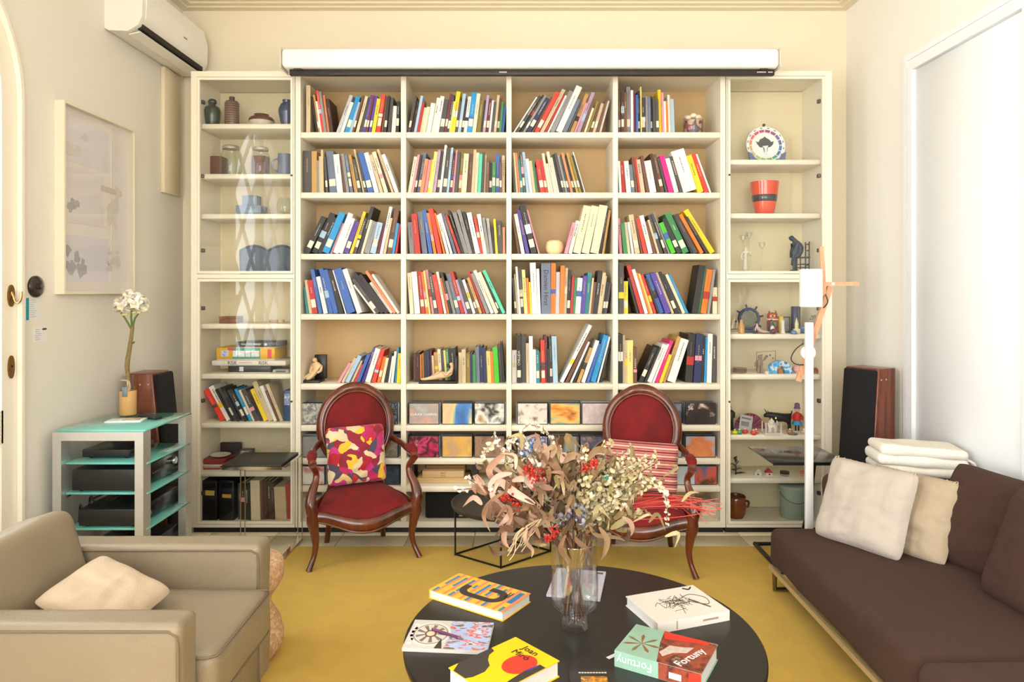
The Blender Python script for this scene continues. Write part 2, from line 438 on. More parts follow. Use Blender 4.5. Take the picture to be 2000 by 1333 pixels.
# ------------------------------------------------------------------ wall of shelving
YS, YK = 4.20, 4.545                   # front plane and back panel
PX = YS / F                            # metres per pixel on the front plane
M_shelf = mat('efe6d2', .42, var=.012, scale=4)
M_shback_shade = mat('cdab76', .5, var=.02, scale=4)  # shelf cream darkened to tan: cavity shade put into the back panel colour
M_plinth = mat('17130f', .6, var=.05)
def X(px): return XP(px, YS)
def Zs(py): return ZP(py, YS)
Ztop, Zbot = Zs(139), Zs(1031)
ROWT = [Zs(y) for y in (258, 376, 496, 614, 751, 832, 897, 951)]      # top faces of the shelves in the open bays
TH = .034
bc = thing('bookcase', 'cream open bookcase of four bays filled with books between two glass cabinets', 'bookcase', (X(997), (YS+YB)/2, 0))
sh = Matrix.Translation((-X(997), -(YS+YB)/2, 0))
part('top_panel', MB().box(X(577), X(1417), YS, YK, Ztop-.031, Ztop).xf(sh), M_shelf, bc)
part('bottom_panel', MB().box(X(577), X(1417), YS, YK, Zbot, Zbot+.036).xf(sh), M_shelf, bc)
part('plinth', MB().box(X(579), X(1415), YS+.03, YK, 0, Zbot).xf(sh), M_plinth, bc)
PANX = [(577, 587), (783, 793), (989, 999), (1197, 1207), (1407, 1417)]
BAYS = []
for i, (a, b) in enumerate(PANX):
    part('side_panel' if i in (0, 4) else 'partition', MB().box(X(a), X(b), YS, YK, Zbot+.036, Ztop-.031).xf(sh), M_shelf, bc)
for i in range(4):
    x0, x1 = X(PANX[i][1]), X(PANX[i+1][0]); BAYS.append((x0, x1))
    part('back_panel', MB().box(x0, x1, YK-.012, YK, Zbot+.036, Ztop-.031).xf(sh), M_shback_shade, bc)
    for z in ROWT: part('shelf', MB().rbox(x0, x1, YS+.004, YK-.012, z-TH, z, .002, 1).xf(sh), M_shelf, bc)

def cabinet(label, a, b, ra, doors, shelves, hinge_side):
    """glass fronted cabinet; a, b outer pixels, ra inner door pixels, doors (top, bottom) pixels, shelves pixels of top faces"""
    xc = (X(a)+X(b))/2
    c = thing('display_cabinet', label, 'cabinet', (xc, (YS+YB)/2, 0)); sh = Matrix.Translation((-xc, -(YS+YB)/2, 0))
    x0, x1 = X(a), X(b); d0, d1 = X(ra[0]), X(ra[1]); w0, w1 = d0-x0, x1-d1
    part('side_panel', MB().box(x0, d0, YS, YK, Zbot, Ztop).xf(sh), M_shelf, c)
    part('side_panel', MB().box(d1, x1, YS, YK, Zbot, Ztop).xf(sh), M_shelf, c)
    part('top_panel', MB().box(d0, d1, YS, YK, Zs(doors[0][0])+.003, Ztop).xf(sh), M_shelf, c)
    part('bottom_panel', MB().box(d0, d1, YS, YK, Zbot, Zs(doors[1][1])-.003).xf(sh), M_shelf, c)
    part('middle_panel', MB().box(d0, d1, YS, YK, Zs(doors[1][0])+.003, Zs(doors[0][1])-.003).xf(sh), M_shelf, c)
    part('back_panel', MB().box(d0, d1, YK-.012, YK, Zs(doors[1][1]), Zs(doors[0][0])).xf(sh), mat('e8d9b4', .5, var=.02, scale=4), c)
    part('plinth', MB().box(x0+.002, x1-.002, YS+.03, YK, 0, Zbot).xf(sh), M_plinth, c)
    zz = []
    for y in shelves:
        z = ZP(y, YS+.03); zz.append(z)
        part('shelf', MB().rbox(d0, d1, YS+.03, YK-.012, z-.03, z, .002, 1).xf(sh), M_shelf, c)
    for (yt, yb) in doors:
        zt, zb = Zs(yt), Zs(yb); t = .0165
        m = MB(); m.box(d0+.002, d0+t, YS-.003, YS+.017, zb, zt); m.box(d1-t, d1-.002, YS-.003, YS+.017, zb, zt)
        m.box(d0+t, d1-t, YS-.003, YS+.017, zt-t, zt); m.box(d0+t, d1-t, YS-.003, YS+.017, zb, zb+t)
        d = part('door', m.xf(sh), M_shelf, c)
        part('pane', MB().box(d0+t, d1-t, YS+.003, YS+.007, zb+t, zt-t).xf(sh), glass_mat('door', (.985, .99, .985), f0=.028), d)
        hx = d0+t+.006 if hinge_side < 0 else d1-t-.006
        for zf in (.12, .5, .88) if zt-zb > 1 else (.1, .62, .9):
            z = lerp(zb, zt, zf)
            part('hinge', MB().rbox(hx-.009, hx+.009, YS+.018, YS+.045, z-.012, z+.012, .004, 2).xf(sh), mat('5a5650', .35, .8), d)
        kx = d1-t-.004 if hinge_side < 0 else d0+t+.004
        part('lock', MB().lathe([(.006, 0), (.006, .006), (.004, .008)], 12).xf(sh @ frame_m((kx+(.011 if hinge_side < 0 else -.011), YS-.003, lerp(zb, zt, .5)), (1, 0, 0), (0, 0, 1))), mat('4a4640', .35, .8), d)
    return zz
LZ = cabinet('cream glass fronted cabinet holding vases, board games and folders', 373, 575.5, (385, 573), [(151, 535), (545, 1024)], [242, 340, 418, 633, 731, 827, 922], -1)
RZ = cabinet('cream glass fronted cabinet holding the painted plate and souvenirs', 1418.5, 1625, (1421, 1611), [(149, 535), (546, 1024)], [312, 417, 653, 732, 850, 935], 1)
LZ_mid, RZ_mid = Zs(535)+.002, Zs(535)+.002
LZ_bot = RZ_bot = Zs(1024)-.003

# ------------------------------------------------------------------ projection screen on the bookcase top
YP = 4.10
ps = thing('projection_screen', 'long white roll up projection screen case above the bookcase', 'projector screen', (XP(1036, YP), YP, ZP(112, YP)))
sh = Matrix.Translation((-XP(1036, YP), -YP, -ZP(112, YP)))
x0, x1 = XP(548, YP-.07), XP(1524, YP-.07); zt, zb = ZP(92, YP-.07), ZP(131, YP-.07)
M_screen = mat('f1efe9', .32, var=.01, scale=4)
m = MB(); m.rbox(x0, x1, YP-.07, YP+.075, zb, zt, .028, 4); part('case', m.xf(sh), M_screen, ps)
for s, x in ((-1, x0), (1, x1)):
    m = MB().rbox(min(x, x+s*.006), max(x, x+s*.006), YP-.072, YP+.077, zb-.003, zt+.002, .003, 2); part('end_cap', m.xf(sh), mat('d8d2c6', .4, var=.02), ps)
part('fabric_edge', MB().box(x0+.12, x1-.07, YP-.02, YP-.016, zb-.02, zb+.01).xf(sh), mat('eceae6', .6, var=.01), ps)
xb0, xb1 = XP(565, YP-.04), XP(1513, YP-.04); zt2, zb2 = ZP(135.5, YP-.04), ZP(146.5, YP-.04)
wb = part('weight_bar', MB().rbox(xb0, xb1, YP-.04, YP-.008, zb2, zt2, .002, 1).xf(sh), mat('2b2523', .5, var=.05), ps)
for x in (XP(581, YP-.04), XP(1492, YP-.04)): part('bracket', MB().box(x-.022, x+.022, YP-.045, YP+.01, zt2-.006, zb+.004).xf(sh), mat('1f1b1a', .5, var=.03), ps)
for x in (x0+.3, x1-.3): part('wall_mount', MB().box(x-.03, x+.03, YP+.06, YB, zt-.06, zt-.02).xf(sh), M_screen, ps)
for cx, n, sp in ((983, 6, .0075), (1483, 6, .009), (1500, 5, .0055)):      # worn, unreadable print on the bar
    m = MB()
    for k in range(n): m.box(XP(cx, YP)+(k-n/2)*sp, XP(cx, YP)+(k-n/2)*sp+sp*.7, YP-.0408, YP-.04, zb2+.013, zb2+.02)
    part('print_mark', m.xf(sh), mat('cfcac0', .6, var=0), wb)

# ------------------------------------------------------------------ air conditioner and its duct
ac = thing('air_conditioner', 'white wall mounted air conditioner high on the left wall', 'air conditioner', (XL, 4.1, 2.87))
sh = Matrix.Translation((-XL, -4.1, -2.87)); ya, yb_ = 3.70, 4.49; zb, zt = 2.868, 3.16; dep = .20
def ac_prof(g=0.):
    return [(0, zb+.012), (.02, zb), (dep*.62, zb-.004), (dep*.9, zb+.03), (dep, zb+.075), (dep+.004, zb+.19), (dep-.02, zt-.02), (dep-.05, zt), (0, zt)]
pr = ac_prof(); m = MB(); Mx = Matrix(((1, 0, 0, XL), (0, 0, 1, ya), (0, 1, 0, 0), (0, 0, 0, 1)))
m.prism(pr, Mx, yb_-ya, True); M_ac = mat('e9e6df', .35, var=.01, scale=4)
part('body', m.xf(sh), M_ac, ac)
m = MB(); fp = [(dep*.9+.002, zb+.045), (dep+.004, zb+.078), (dep+.010, zb+.19), (dep-.014, zt-.014), (dep-.05, zt+.004), (dep-.055, zt-.01), (dep-.02, zt-.03), (dep-.002, zb+.19), (dep-.006, zb+.08)]
m.prism(fp, Matrix(((1, 0, 0, XL), (0, 0, 1, ya+.035), (0, 1, 0, 0), (0, 0, 0, 1))), yb_-ya-.055, True)
part('front_panel', m.xf(sh), mat('eeece8', .3, var=.008), ac)
m = MB(); m.add([(XL+dep*.80, ya+.03, zb-.003+.018), (XL+dep*.80, yb_-.05, zb+.015), (XL+dep*.93, yb_-.05, zb+.042), (XL+dep*.93, ya+.03, zb+.042)], [(0, 1, 2, 3)])
m.box(XL+dep*.84, XL+dep*.95, ya+.03, yb_-.05, zb+.016, zb+.042)
part('air_outlet', m.xf(sh), mat('2a261f', .8, var=.02), ac, 'dark air outlet slot')
part('louvre', MB().bar((XL+dep*.72, ya+.03, zb-.004), (XL+dep*.72, yb_-.05, zb-.004), .062, .006, up=(-.25, 0, 1)).xf(sh), M_ac, ac)
part('louvre_gap', MB().box(XL+dep*.53, XL+dep*.56, ya+.05, yb_-.06, zb-.0065, zb+.004).xf(sh), mat('2a241c', .8, var=.02), ac)
part('badge', MB().box(XL+dep+.0085, XL+dep+.0115, 4.15, 4.19, zb+.125, zb+.131).xf(sh), mat('8a8c90', .3, .6), ac)
solo('cable_duct', MB().rbox(-.0, .028, -.105, .105, -.39, .39, .003, 1), mat('e6d8bb', .6, var=.02), 'cream boxed pipe duct below the air conditioner', 'duct', (XL, 4.385, 2.475))

# ------------------------------------------------------------------ framed prints, switch and cards on the left wall
pf = thing('framed_print', 'pale framed print with small grey ink sketches on the left wall', 'picture', (XL, 3.61, 1.92))
y0, y1, z0, z1 = -.31, .31, -.462, .465; D = .045
m = MB(); m.box(0, D, y0, y0+.012, z0, z1); m.box(0, D, y1-.012, y1, z0, z1); m.box(0, D, y0+.012, y1-.012, z0, z0+.012); m.box(0, D, y0+.012, y1-.012, z1-.012, z1)
part('frame', m, mat('e6dcc6', .4, var=.03), pf)
part('mount', MB().box(0, .012, y0+.012, y1-.012, z0+.012, z1-.012), mat('e9e3df', .7, var=.01), pf)
for i, (a, b, c, d, col) in enumerate(((-.29, .10, .19, .40, 'e2dfe4'), (-.29, .06, -.11, .16, 'e2dcdc'), (-.29, .10, -.40, -.17, 'dedbe3'), (.13, .29, -.40, .43, 'e4dedd'))):
    part('sheet', MB().box(.012, .0135, a, b, c, d), mat(col, .7, var=.015), pf)
def blot(yc, zc, w, h, seed, col):
    r_ = random.Random(seed); m = MB(); M0 = frame_m((.0137, yc, zc), (0, 1, 0), (0, 0, 1))
    for k in range(9):
        a, b = r_.gauss(0, w*.35), r_.gauss(0, h*.35); q = r_.uniform(.25, .5)
        pts = [(a + w*q*math.cos(t*.7)*r_.uniform(.4, 1), b + h*q*math.sin(t*.7)*r_.uniform(.4, 1)) for t in range(9)]
        m.prism(pts, M0 @ Matrix.Translation((0, 0, k*.0001)), .0003)
    part('sketch', m, mat(col, .8, var=.12, scale=90), pf)
blot(-.2, -.03, .07, .06, 3, 'b4b2b2'); blot(-.17, -.29, .10, .10, 4, 'b2b0b6'); blot(.17, -.29, .10, .06, 8, 'd6d2d2'); blot(-.2, .25, .12, .04, 5, 'dcd6d2'); blot(.14, .01, .09, .12, 6, 'dad4ce'); blot(-.1, .33, .06, .03, 9, 'd4d2d6')
part('bar_sketch', MB().box(.0137, .0142, .03, .22, .085, .115).xf(Matrix.Rotation(R(-3), 4, 'X')), mat('cdc4ba', .8, var=.1, scale=60), pf)
part('pane', MB().box(D-.006, D-.003, y0+.012, y1-.012, z0+.012, z1-.012), glass_mat('picture', (.995, .995, .995), f0=.02), pf)

sw = thing('light_switch', 'round dark brown bakelite rotary light switch beside the arched door', 'light switch', (XL, 3.163, 1.493))
part('base', MB().lathe([(.05, 0), (.05, .008), (.046, .013), (.03, .017), (.0001, .018)], 28).xf(Matrix.Rotation(R(90), 4, 'Y')), mat('2a1d16', .22, var=.08, coat=.4), sw)
part('knob', MB().lathe([(.016, .016), (.014, .024), (.0001, .026)], 16).xf(Matrix.Rotation(R(90), 4, 'Y')), mat('241812', .2, var=.05, coat=.5), sw)
part('toggle', MB().rbox(.022, .032, -.004, .004, -.014, .014, .003, 2), mat('2c1f18', .2, var=.05), sw)
c1 = thing('instruction_card', 'white wall card with a teal edge stripe below the round switch', 'card', (XL, 3.148, 1.392))
part('sheet', MB().box(0, .0015, -.045, .045, -.05, .05), mat('e4e4e4', .6, var=.01), c1)
part('stripe', MB().box(.0015, .0019, -.045, -.026, -.05, .05), mat('1f97b0', .6, var=.02), c1)
m = MB()
for k in range(9): m.box(.0015, .0018, -.02, -.02+rnd.uniform(.025, .055), .038-k*.0095, .0405-k*.0095)
part('printed_lines', m, mat('a9bcc4', .7, var=0), c1)
c2 = thing('note_card', 'small white note card with a dark emblem, below the teal striped card', 'card', (XL, 3.197, 1.272))
part('sheet', MB().box(0, .0015, -.042, .042, -.034, .034), mat('e8e6e6', .6, var=.01), c2)
part('emblem', MB().prism([(.017*math.cos(t*.63), .005*math.sin(t*.63)) for t in range(10)], frame_m((.0015, .028, .024), (0, 1, 0), (0, 0, 1)), .0004), mat('4a3c44', .7), c2)
m = MB()
for k in range(6): m.box(.0015, .0018, -.034, -.034+rnd.uniform(.02, .045), .022-k*.009, .0245-k*.009)
part('printed_lines', m, mat('9fb0bd', .7, var=0), c2)

# ------------------------------------------------------------------ books
PAL = dict(k=('2a2725', 'black'), n=('4b4644', 'charcoal'), g=('8c8a8a', 'grey'), s=('bbbbbf', 'silver grey'), w=('ebe6df', 'white'),
  c=('e5d6b4', 'cream'), e=('cdb791', 'beige'), t=('c0944f', 'tan'), b=('6d4732', 'brown'), d=('45281e', 'dark brown'), r=('b92c25', 'red'),
  R=('e63c2a', 'bright red'), m=('6e2638', 'maroon'), o=('ee7a1f', 'orange'), y=('f0cc1c', 'yellow'), Y=('eedb84', 'pale yellow'),
  u=('3a63ae', 'blue'), U=('232a55', 'navy'), i=('2292cc', 'sky blue'), I=('a6c3d8', 'pale blue'), v=('56409a', 'violet'), p=('e394a4', 'pink'),
  P=('ee1a80', 'hot pink'), f=('38864f', 'green'), F=('44bb1c', 'bright green'), a=('55cfa6', 'mint'), A=('28838a', 'teal'), z=('6a7488', 'slate blue'),
  l=('b39ab6', 'lilac'), h=('8c7a2e', 'olive'), x=('e88a5e', 'salmon'))
M_pages = mat('e6dcc4', .8, var=.05, scale=60)
M_label = mat('e9e0c6', .7, var=.04, scale=80)
ORD = ['zeroth', 'first', 'second', 'third', 'fourth', 'fifth', 'sixth', 'seventh', 'eighth', 'ninth', 'tenth', 'eleventh', 'twelfth', 'thirteenth',
  'fourteenth', 'fifteenth', 'sixteenth', 'seventeenth', 'eighteenth', 'nineteenth', 'twentieth'] + ['twenty-' + q for q in
  ('first', 'second', 'third', 'fourth', 'fifth', 'sixth', 'seventh', 'eighth', 'ninth')] + ['thirtieth', 'thirty-first', 'thirty-second', 'thirty-third', 'thirty-fourth']
def lum(h): r, g, b = (int(h[i:i+2], 16) for i in (0, 2, 4)); return .3*r+.59*g+.11*b

def book(t, h, d, code, sticker, title, M, label, group, words=None, seed=0):
    """spine faces -y; local x is thickness 0..t, z height; M places it"""
    q = random.Random(seed); colhex, _ = PAL[code]; cm = mat(colhex, .5, var=.08, scale=25)
    b = MB(); ct = min(.0028, t*.18)
    b.box(0, ct, 0, d, 0, h); b.box(t-ct, t, 0, d, 0, h); b.box(ct, t-ct, 0, ct, 0, h)
    o = part('book', b, cm); o.matrix_world = M; tag(o, label, 'book', group)
    part('pages', MB().box(ct, t-ct, ct, d-.005, .003, h-.003), M_pages, o)
    if sticker:
        sz = q.uniform(.028, .034); z0 = q.uniform(.03, .045); zz = sz*1.5
        part('shelf_label', MB().box(t*.08, t*.92, -.0009, 0, z0, min(z0+zz, h*.5)), M_label, o)
    light = lum(colhex) > 120
    tc = q.choice(['6a625a', '9a6a5c', '5c6e88', '7a7268'] if light else ['c8bfa8', 'b09a5c', 'b8b4b0', '8a8478'])
    if words:
        tx, sz, up, tc2 = words
        Mt = frame_m((t/2, -.0006, h*.52), (0, 0, 1 if up else -1), (-1 if up else 1, 0, 0))
        text('title', tx, sz, mat(tc2, .6, var=0), Mt, o)
    elif title and t > .011 and q.random() < .8:
        m = MB(); z = h*q.uniform(.42, .62); end = h*q.uniform(.7, .92); w = min(t*.3, .006)*q.uniform(.5, 1.); x0 = t/2-w/2
        while z < end:
            L = q.uniform(.004, .012); m.box(x0, x0+w, -.0006, 0, z, min(z+L, end)); z += L+q.uniform(.002, .005)
        part('title', m, mat(tc, .6, var=0), o)
        if q.random() < .35:
            z = h*q.uniform(.3, .5)
            part('band', MB().box(0, t, -.0005, 0, z, z+h*q.uniform(.08, .2)), mat(PAL[q.choice('wckrnuyIp')][0], .5, var=.05), o)
    return o

def rect(x, a, t, h):
    """corner list of a leaning book standing on z=0 with its lowest corner; x is the left end of its foot"""
    u = Vector((math.sin(a), math.cos(a))); v = Vector((math.cos(a), -math.sin(a)))
    if a >= 0: br = Vector((x + t*math.cos(a), 0)); bl = br - v*t
    else: bl = Vector((x, 0)); br = bl + v*t
    return [bl, br, br + u*h, bl + u*h]
def side(P, z, left):
    xs = []
    for i in range(4):
        p, q = P[i], P[(i+1) % 4]; lo, hi = min(p.y, q.y), max(p.y, q.y)
        if lo-1e-9 <= z <= hi+1e-9:
            if hi-lo < 1e-9: xs += [p.x, q.x]
            else: xs.append(p.x+(q.x-p.x)*(z-p.y)/(q.y-p.y))
    return (min(xs) if left else max(xs)) if xs else None
def gap(A, B):
    """smallest distance from right side of A to left side of B"""
    g = 9
    for z in [p.y for p in A]+[p.y for p in B]:
        r, l = side(A, z, False), side(B, z, True)
        if r is not None and l is not None: g = min(g, l-r)
    return g
def pack(items, x0, a0, a1, prev, xlim, x1):
    """items: (w, h) in metres (image widths); returns placed polygons"""
    n = len(items); sc = 1.
    for it in range(14):
        out = []; maxx = -9
        for i, (w, h) in enumerate(items):
            a = R(lerp(a0, a1, i/max(1, n-1))); t = max(.003, w*sc*math.cos(a)); hh = h/math.cos(a)
            P = rect(x0 if not out else out[-1][3], a, t, hh)
            if min(p.x for p in P) < xlim[0]: d = xlim[0]-min(p.x for p in P); P = [p+Vector((d, 0)) for p in P]
            g = min([gap(o[0], P) for o in out[-6:]] + [gap(o, P) for o in prev[-5:]] + [9])
            if g != 9 and (out or prev):
                d = .0006-g
                if d > 0 or out: P = [p+Vector((d, 0)) for p in P]
            if min(p.x for p in P) < xlim[0]-1e-6: d = xlim[0]-min(p.x for p in P); P = [p+Vector((d, 0)) for p in P]
            low = min(p.x for p in P if p.y < .03)
            out.append((P, a, t, low, hh)); maxx = max(maxx, max(p.x for p in P))
        foot = max(p.x for p in out[-1][0][:2]); over = max((foot-x1)/(x1-x0), (maxx-xlim[1])/(x1-x0))
        if -.012 < over <= 0: break
        sc *= (1-over*.8) if over > 0 else (1-over*.6)
    return out

SHELFY = dict(zip(range(1, 6), ROWT[:5]))
BOOKS = {
 (1, 1): [(598, 606, 0, 0, 'e8/94'), (607, 650, -9, -7, 'k4/72 t6/76l w5/62 R6/82 g6/80 x5/75 d9/68'),
          (656, 780, 20, 3, 's7/74 w6/60 i9/72l I5/60 b4/72l c6/72 n5/70 v5/74l m4/72l v5/72l y7/66 R8/74l b4/70 k5/72l n6/70 w8/54 k6/62l')],
 (1, 2): [(796, 988, 11, 5, 'n5/72l d7/64 I5/72 r5/58 c6/50 c6/50 w9/58 w7/70 w8/72 n9/66l m5/78l n5/76l Y3/62 y8/80 n5/62l I6/76l k5/66l w6/70 i10/78l c7/76 h8/64 k4/64 l5/74l m6/68l w4/64 n5/60 e5/74l b5/70l f4/60 u5/52')],
 (1, 3): [(1002, 1176, 33, 15, 'w3/70 n6/72l k5/74 g5/72l U9/66l b4/70 R9/78l e8/85 r4/74 w4/74 g9/80 w13/89 z8/64 n4/60 t7/77 p4/60 l7/80 b5/66 c4/48 h5/62 b5/60l e6/58l b5/68 w4/64')],
 (1, 4): [(1208, 1318, 0, -2, 'b5/82l d6/80l b6/80 g8/92l w5/84 m5/80 u4/74 k5/84l Y2/90 n9/71l g4/72 z5/70 k5/73l n6/68 n6/66l y6/86 p4/79 w4/62 o4/62 w3/74 e3/74 I7/67')],
 (2, 1): [(592, 634, 0, -1, 'n16/83T t10/82T g4/64 e5/72 e4/84'), (635, 779, -4, -20, 'n4/70l z13/82l w10/75 b4/72 g5/76 z5/74l t6/75 n6/66l e3/86 n4/78l u10/78l w8/78 e6/74 c7/80 d3/76 e4/85 w7/75')],
 (2, 2): [(797, 987, 10, 0, 'c6/70 p4/74 d4/74l z6/80l x6/66 p5/65 y4/66l Y6/80 l5/84 n6/82l w4/93 n8/88l I4/88 m5/74l p3/84 n6/80 h6/80l c9/76 b8/78 e5/84 c5/78 a6/76 n4/80 e3/76 b6/66 k5/60l f6/60l u7/76l b4/60l e5/74')],
 (2, 3): [(1000, 1143, -4, -16, 'n4/60 e4/78 x4/78 A5/66l n5/80l I6/80 w6/66 e6/62 f4/64 m4/50 R9/64l r6/64l c5/77 w5/58 c6/80 w5/70 k5/76 n5/78l g4/74l n5/72l x5/78 k5/70l t5/78l h5/70l k4/72 w2/80')],
 (2, 4): [(1208, 1392, -3, -20, 'w4/62 r7/62T w8/62 z6/55l b4/70 r4/70 c8/66 b5/72 w12/62 d5/76 b7/75l n4/68 P9/72 w8/66 n6/70 w25/80 y11/72 R8/76 w3/76')],
 (3, 1): [(594, 781, 26, 8, 'k10/70l k10/78l k7/70 i11/78l p3/60 w9/78 w7/68 v8/62l y5/82 n5/70l k6/92 c4/66 g9/62 I9/60l m4/62 w5/92 e4/70 b8/86l i4/60 r3/58')],
 (3, 2): [(798, 900, -4, -19, 'g10/62T r12/78 z11/82T u8/86 o6/80 R9/88 o4/80 w6/76 w5/78 z6/78 r6/76'), (902, 987, -18, -1, 'k5/84 g9/80 g8/86 k6/82 w10/80 R6/72 w8/78 g6/70 s6/70 k5/55 y5/68 n10/65 x5/52')],
 (3, 3): [(1001, 1054, -9, -15, 'b5/74 w8/78 v8/86 k13/96l p3/86'), (1102, 1188, 15, 9, 'p6/60 w7/64 c14/92 c14/92 c15/93 k4/90 t4/86')],
 (3, 4): [(1208, 1399, -4, -32, 'p5/70 f7/60 c5/62 w4/62 e9/76l b3/70 R7/70 w8/74 b5/62 e4/66 n6/76 n5/78l g3/80 F9/60 k9/68l f12/78l k3/76 n9/76 o7/76 k7/70 y11/84')],
 (4, 1): [(598, 708, -7, -19, 'A4/52 e5/66 r9/65l u6/86 w7/72 u7/88 u8/85 k8/84 w2/85 u14/86 w9/86'), (712, 780, -37, -34, 'w4/56 n8/66l k8/78 k8/74 w6/60 x6/82 w5/76')],
 (4, 2): [(797, 987, -4, -25, 'c8/80 w11/82 r8/84l o6/82l Y3/84 p5/86 n7/80l R9/76 w5/82 o4/70 k5/80 g6/64 z8/78l r7/82 l5/66 n8/68l w6/66 b5/60l t6/70l r5/82 g7/78 w7/84 c8/80 k4/70l a7/84')],
 (4, 3): [(1001, 1056, -5, -2, 'n5/70l e4/78 w5/92 n8/88l Y8/86 o6/70 y4/62 w14/100 w7/88'), (1057, 1192, 0, 9, 'z20/99T o10/99 s8/82 o9/94 e6/90 k7/86l r5/74 f5/70 w11/70 v8/74 A9/80 e4/70 b5/62 k9/84T e7/80 c3/74 k5/62l n5/60l')],
 (4, 4): [(1208, 1227, 0, 0, 'n9/98 y8/64l'), (1229, 1345, -15, -25, 'k5/70 r8/94 w7/86 o4/80 Y5/78 R6/76 k4/70 u9/76 v12/78 e5/80 k8/80l n5/76 c6/76 i6/76'), (1350, 1386, 9, 8, 'k10/94 f4/90 o9/86 g4/86'), (1391, 1402, 0, 0, 'c9/52')],
 (5, 1): [(658, 781, 30, 3, 'p6/38 e6/48 I9/52 c5/42 R5/35 u7/55 v6/68 w11/66 R9/64 o7/50l c6/48 k6/58 w4/52 w5/62 i3/68 y8/58')],
 (5, 2): [(804, 893, 0, -5, 'b4/55 d8/58 o3/54 t4/56 k6/60 U5/62 m4/62 e4/52 t7/58 c6/64 n5/62 Y4/62 f6/64 k14/66'), (895, 986, 0, -4, 'e7/60 e9/66 h9/58 U5/58 f7/56 z8/70 U8/72 U7/68 Y9/62 o6/62 F11/70 n6/72 k5/78')],
 (5, 3): [(1000, 1090, 0, -2, 'w10/64 k9/94lT n10/92 e6/78 w8/92 w6/66 A7/64l b3/60 R8/84l m5/92 k4/66 n6/88l I10/92'), (1094, 1188, 27, 13, 'w8/112 b7/100 w4/80 k4/70 t7/68 w8/82 u6/76 i11/92T w3/90 k4/80')],
 (5, 4): [(1208, 1245, 0, 0, 'k8/95T e4/94 e4/84 Y10/84 b6/70'), (1249, 1320, 24, 18, 'k8/68l k4/70 w8/74 w3/76 P6/82 y5/55 t6/90 w14/84'), (1331, 1402, 4, 1, 'k14/95 U13/95 k6/92 i4/90 w9/96T n7/92')],
}
WORDS = {(4, 3, 10): ('Damien Hirst', .040, 0, '2c2c3c'), (5, 3, 2): ('CHILLIDA', .021, 1, 'e8dfc6')}
ROWN = {1: 'top', 2: 'second', 3: 'third', 4: 'fourth', 5: 'fifth'}
SPX = 4.235 / F
NB = 0; QUEUE = []
def fill(key, segs, zs, xlim, place, group, yfront, px2x, scale):
    global NB
    prev = []; k = 0
    for si, (p0, p1, a0, a1, s) in enumerate(segs):
        yfront_ = yfront + (.06 if key == (5, 2) and si == 0 else 0)
        toks = s.split(); items = []; meta = []
        for tk in toks:
            code = tk[0]; w, rest = tk[1:].split('/'); num = ''.join(c for c in rest if c.isdigit())
            items.append((float(w)*scale, float(num)*scale)); meta.append((code, 'l' in rest, 'T' in rest))
        out = pack(items, px2x(p0), a0, a1, prev, xlim, px2x(p1))
        for (P, a, t, low, hh), (code, lab, big) in zip(out, meta):
            k += 1; NB += 1
            yf = yfront_ + rnd.uniform(0, .03); d = min(YK-.016-yf, rnd.uniform(.16, .23))
            M = Matrix.Translation((P[0].x, yf, zs + P[0].y + .0004)) @ Matrix.Rotation(a, 4, 'Y')
            w_ = 'slim' if t < .0145 else ('thick' if t > .028 else '')
            lean = 'leaning ' if abs(a) > R(12) else ''
            nm = (w_+' ' if w_ else '') + lean + PAL[code][1] + ' book'
            lb = '%s, %s from vase side, %s' % (nm, ORD[k], place)
            QUEUE.append((t, hh, d, code, lab, True, M, lb, group, WORDS.get(key+(k,)), NB))
        prev = [o[0] for o in out]
    return prev
for (row, bay), segs in BOOKS.items():
    x0, x1 = BAYS[bay-1]
    fill((row, bay), segs, ROWT[row-1], (x0+.002, x1-.002), '%s shelf, %s bay from vase cabinet' % (ROWN[row], ORD[bay]),
         'books on the open bookcase', YS+(.02 if row < 5 else .045), lambda p: XP(p, 4.235), SPX)
# leaning row behind the glass of the left cabinet
yl = 4.27
fill((6, 0), [(402, 553, -29, -22, 'R8/60 w9/66 k4/62 n5/64l k6/62 n5/60 k5/62l i5/62l c4/60 n8/60 k6/58 y7/62 e8/76 w6/68 b3/60 e5/72')], LZ[5], (X(386), X(572)),
     'on shelf above the black side table', 'books behind glass under the board games', yl, lambda p: XP(p, yl), yl/F)
# upright row at the foot of the left cabinet
fill((7, 0), [(462, 568, 0, -3, 'n5/70 k7/72 k6/72T k4/73 c15/78T b4/74 d6/76 d6/76 d6/74 e19/64 r7/70')], LZ_bot, (X(386), X(572)),
     'behind glass at cabinet foot beside the binders', 'books at the foot of the left glass cabinet', yl, lambda p: XP(p, yl), yl/F)

# the 290 books that show largest are single things; the slimmest ones between them are one joined mass
QUEUE.sort(key=lambda e: -(e[0]*e[1] + (9 if e[9] else 0)))
for e in QUEUE[:290]: book(*e)
sm = MB()
for (t, h, d, code, lab, _, M, *rest) in QUEUE[290:]:
    ct = min(.0028, t*.18)
    b = len(sm.v); sm.use(mat(PAL[code][0], .5, var=.08, scale=25)); sm.box(0, ct, 0, d, 0, h); sm.box(t-ct, t, 0, d, 0, h); sm.box(ct, t-ct, 0, ct, 0, h)
    sm.use(M_pages); sm.box(ct, t-ct, ct, d-.005, .003, h-.003)
    if lab: sm.use(M_label); sm.box(t*.08, t*.92, -.0009, 0, .035, .075)
    sm.xf(M, b)
o = part('slim_books', sm); o['kind'] = 'stuff'; tag(o, 'slim books filling the gaps between the larger books on the shelves', 'books')

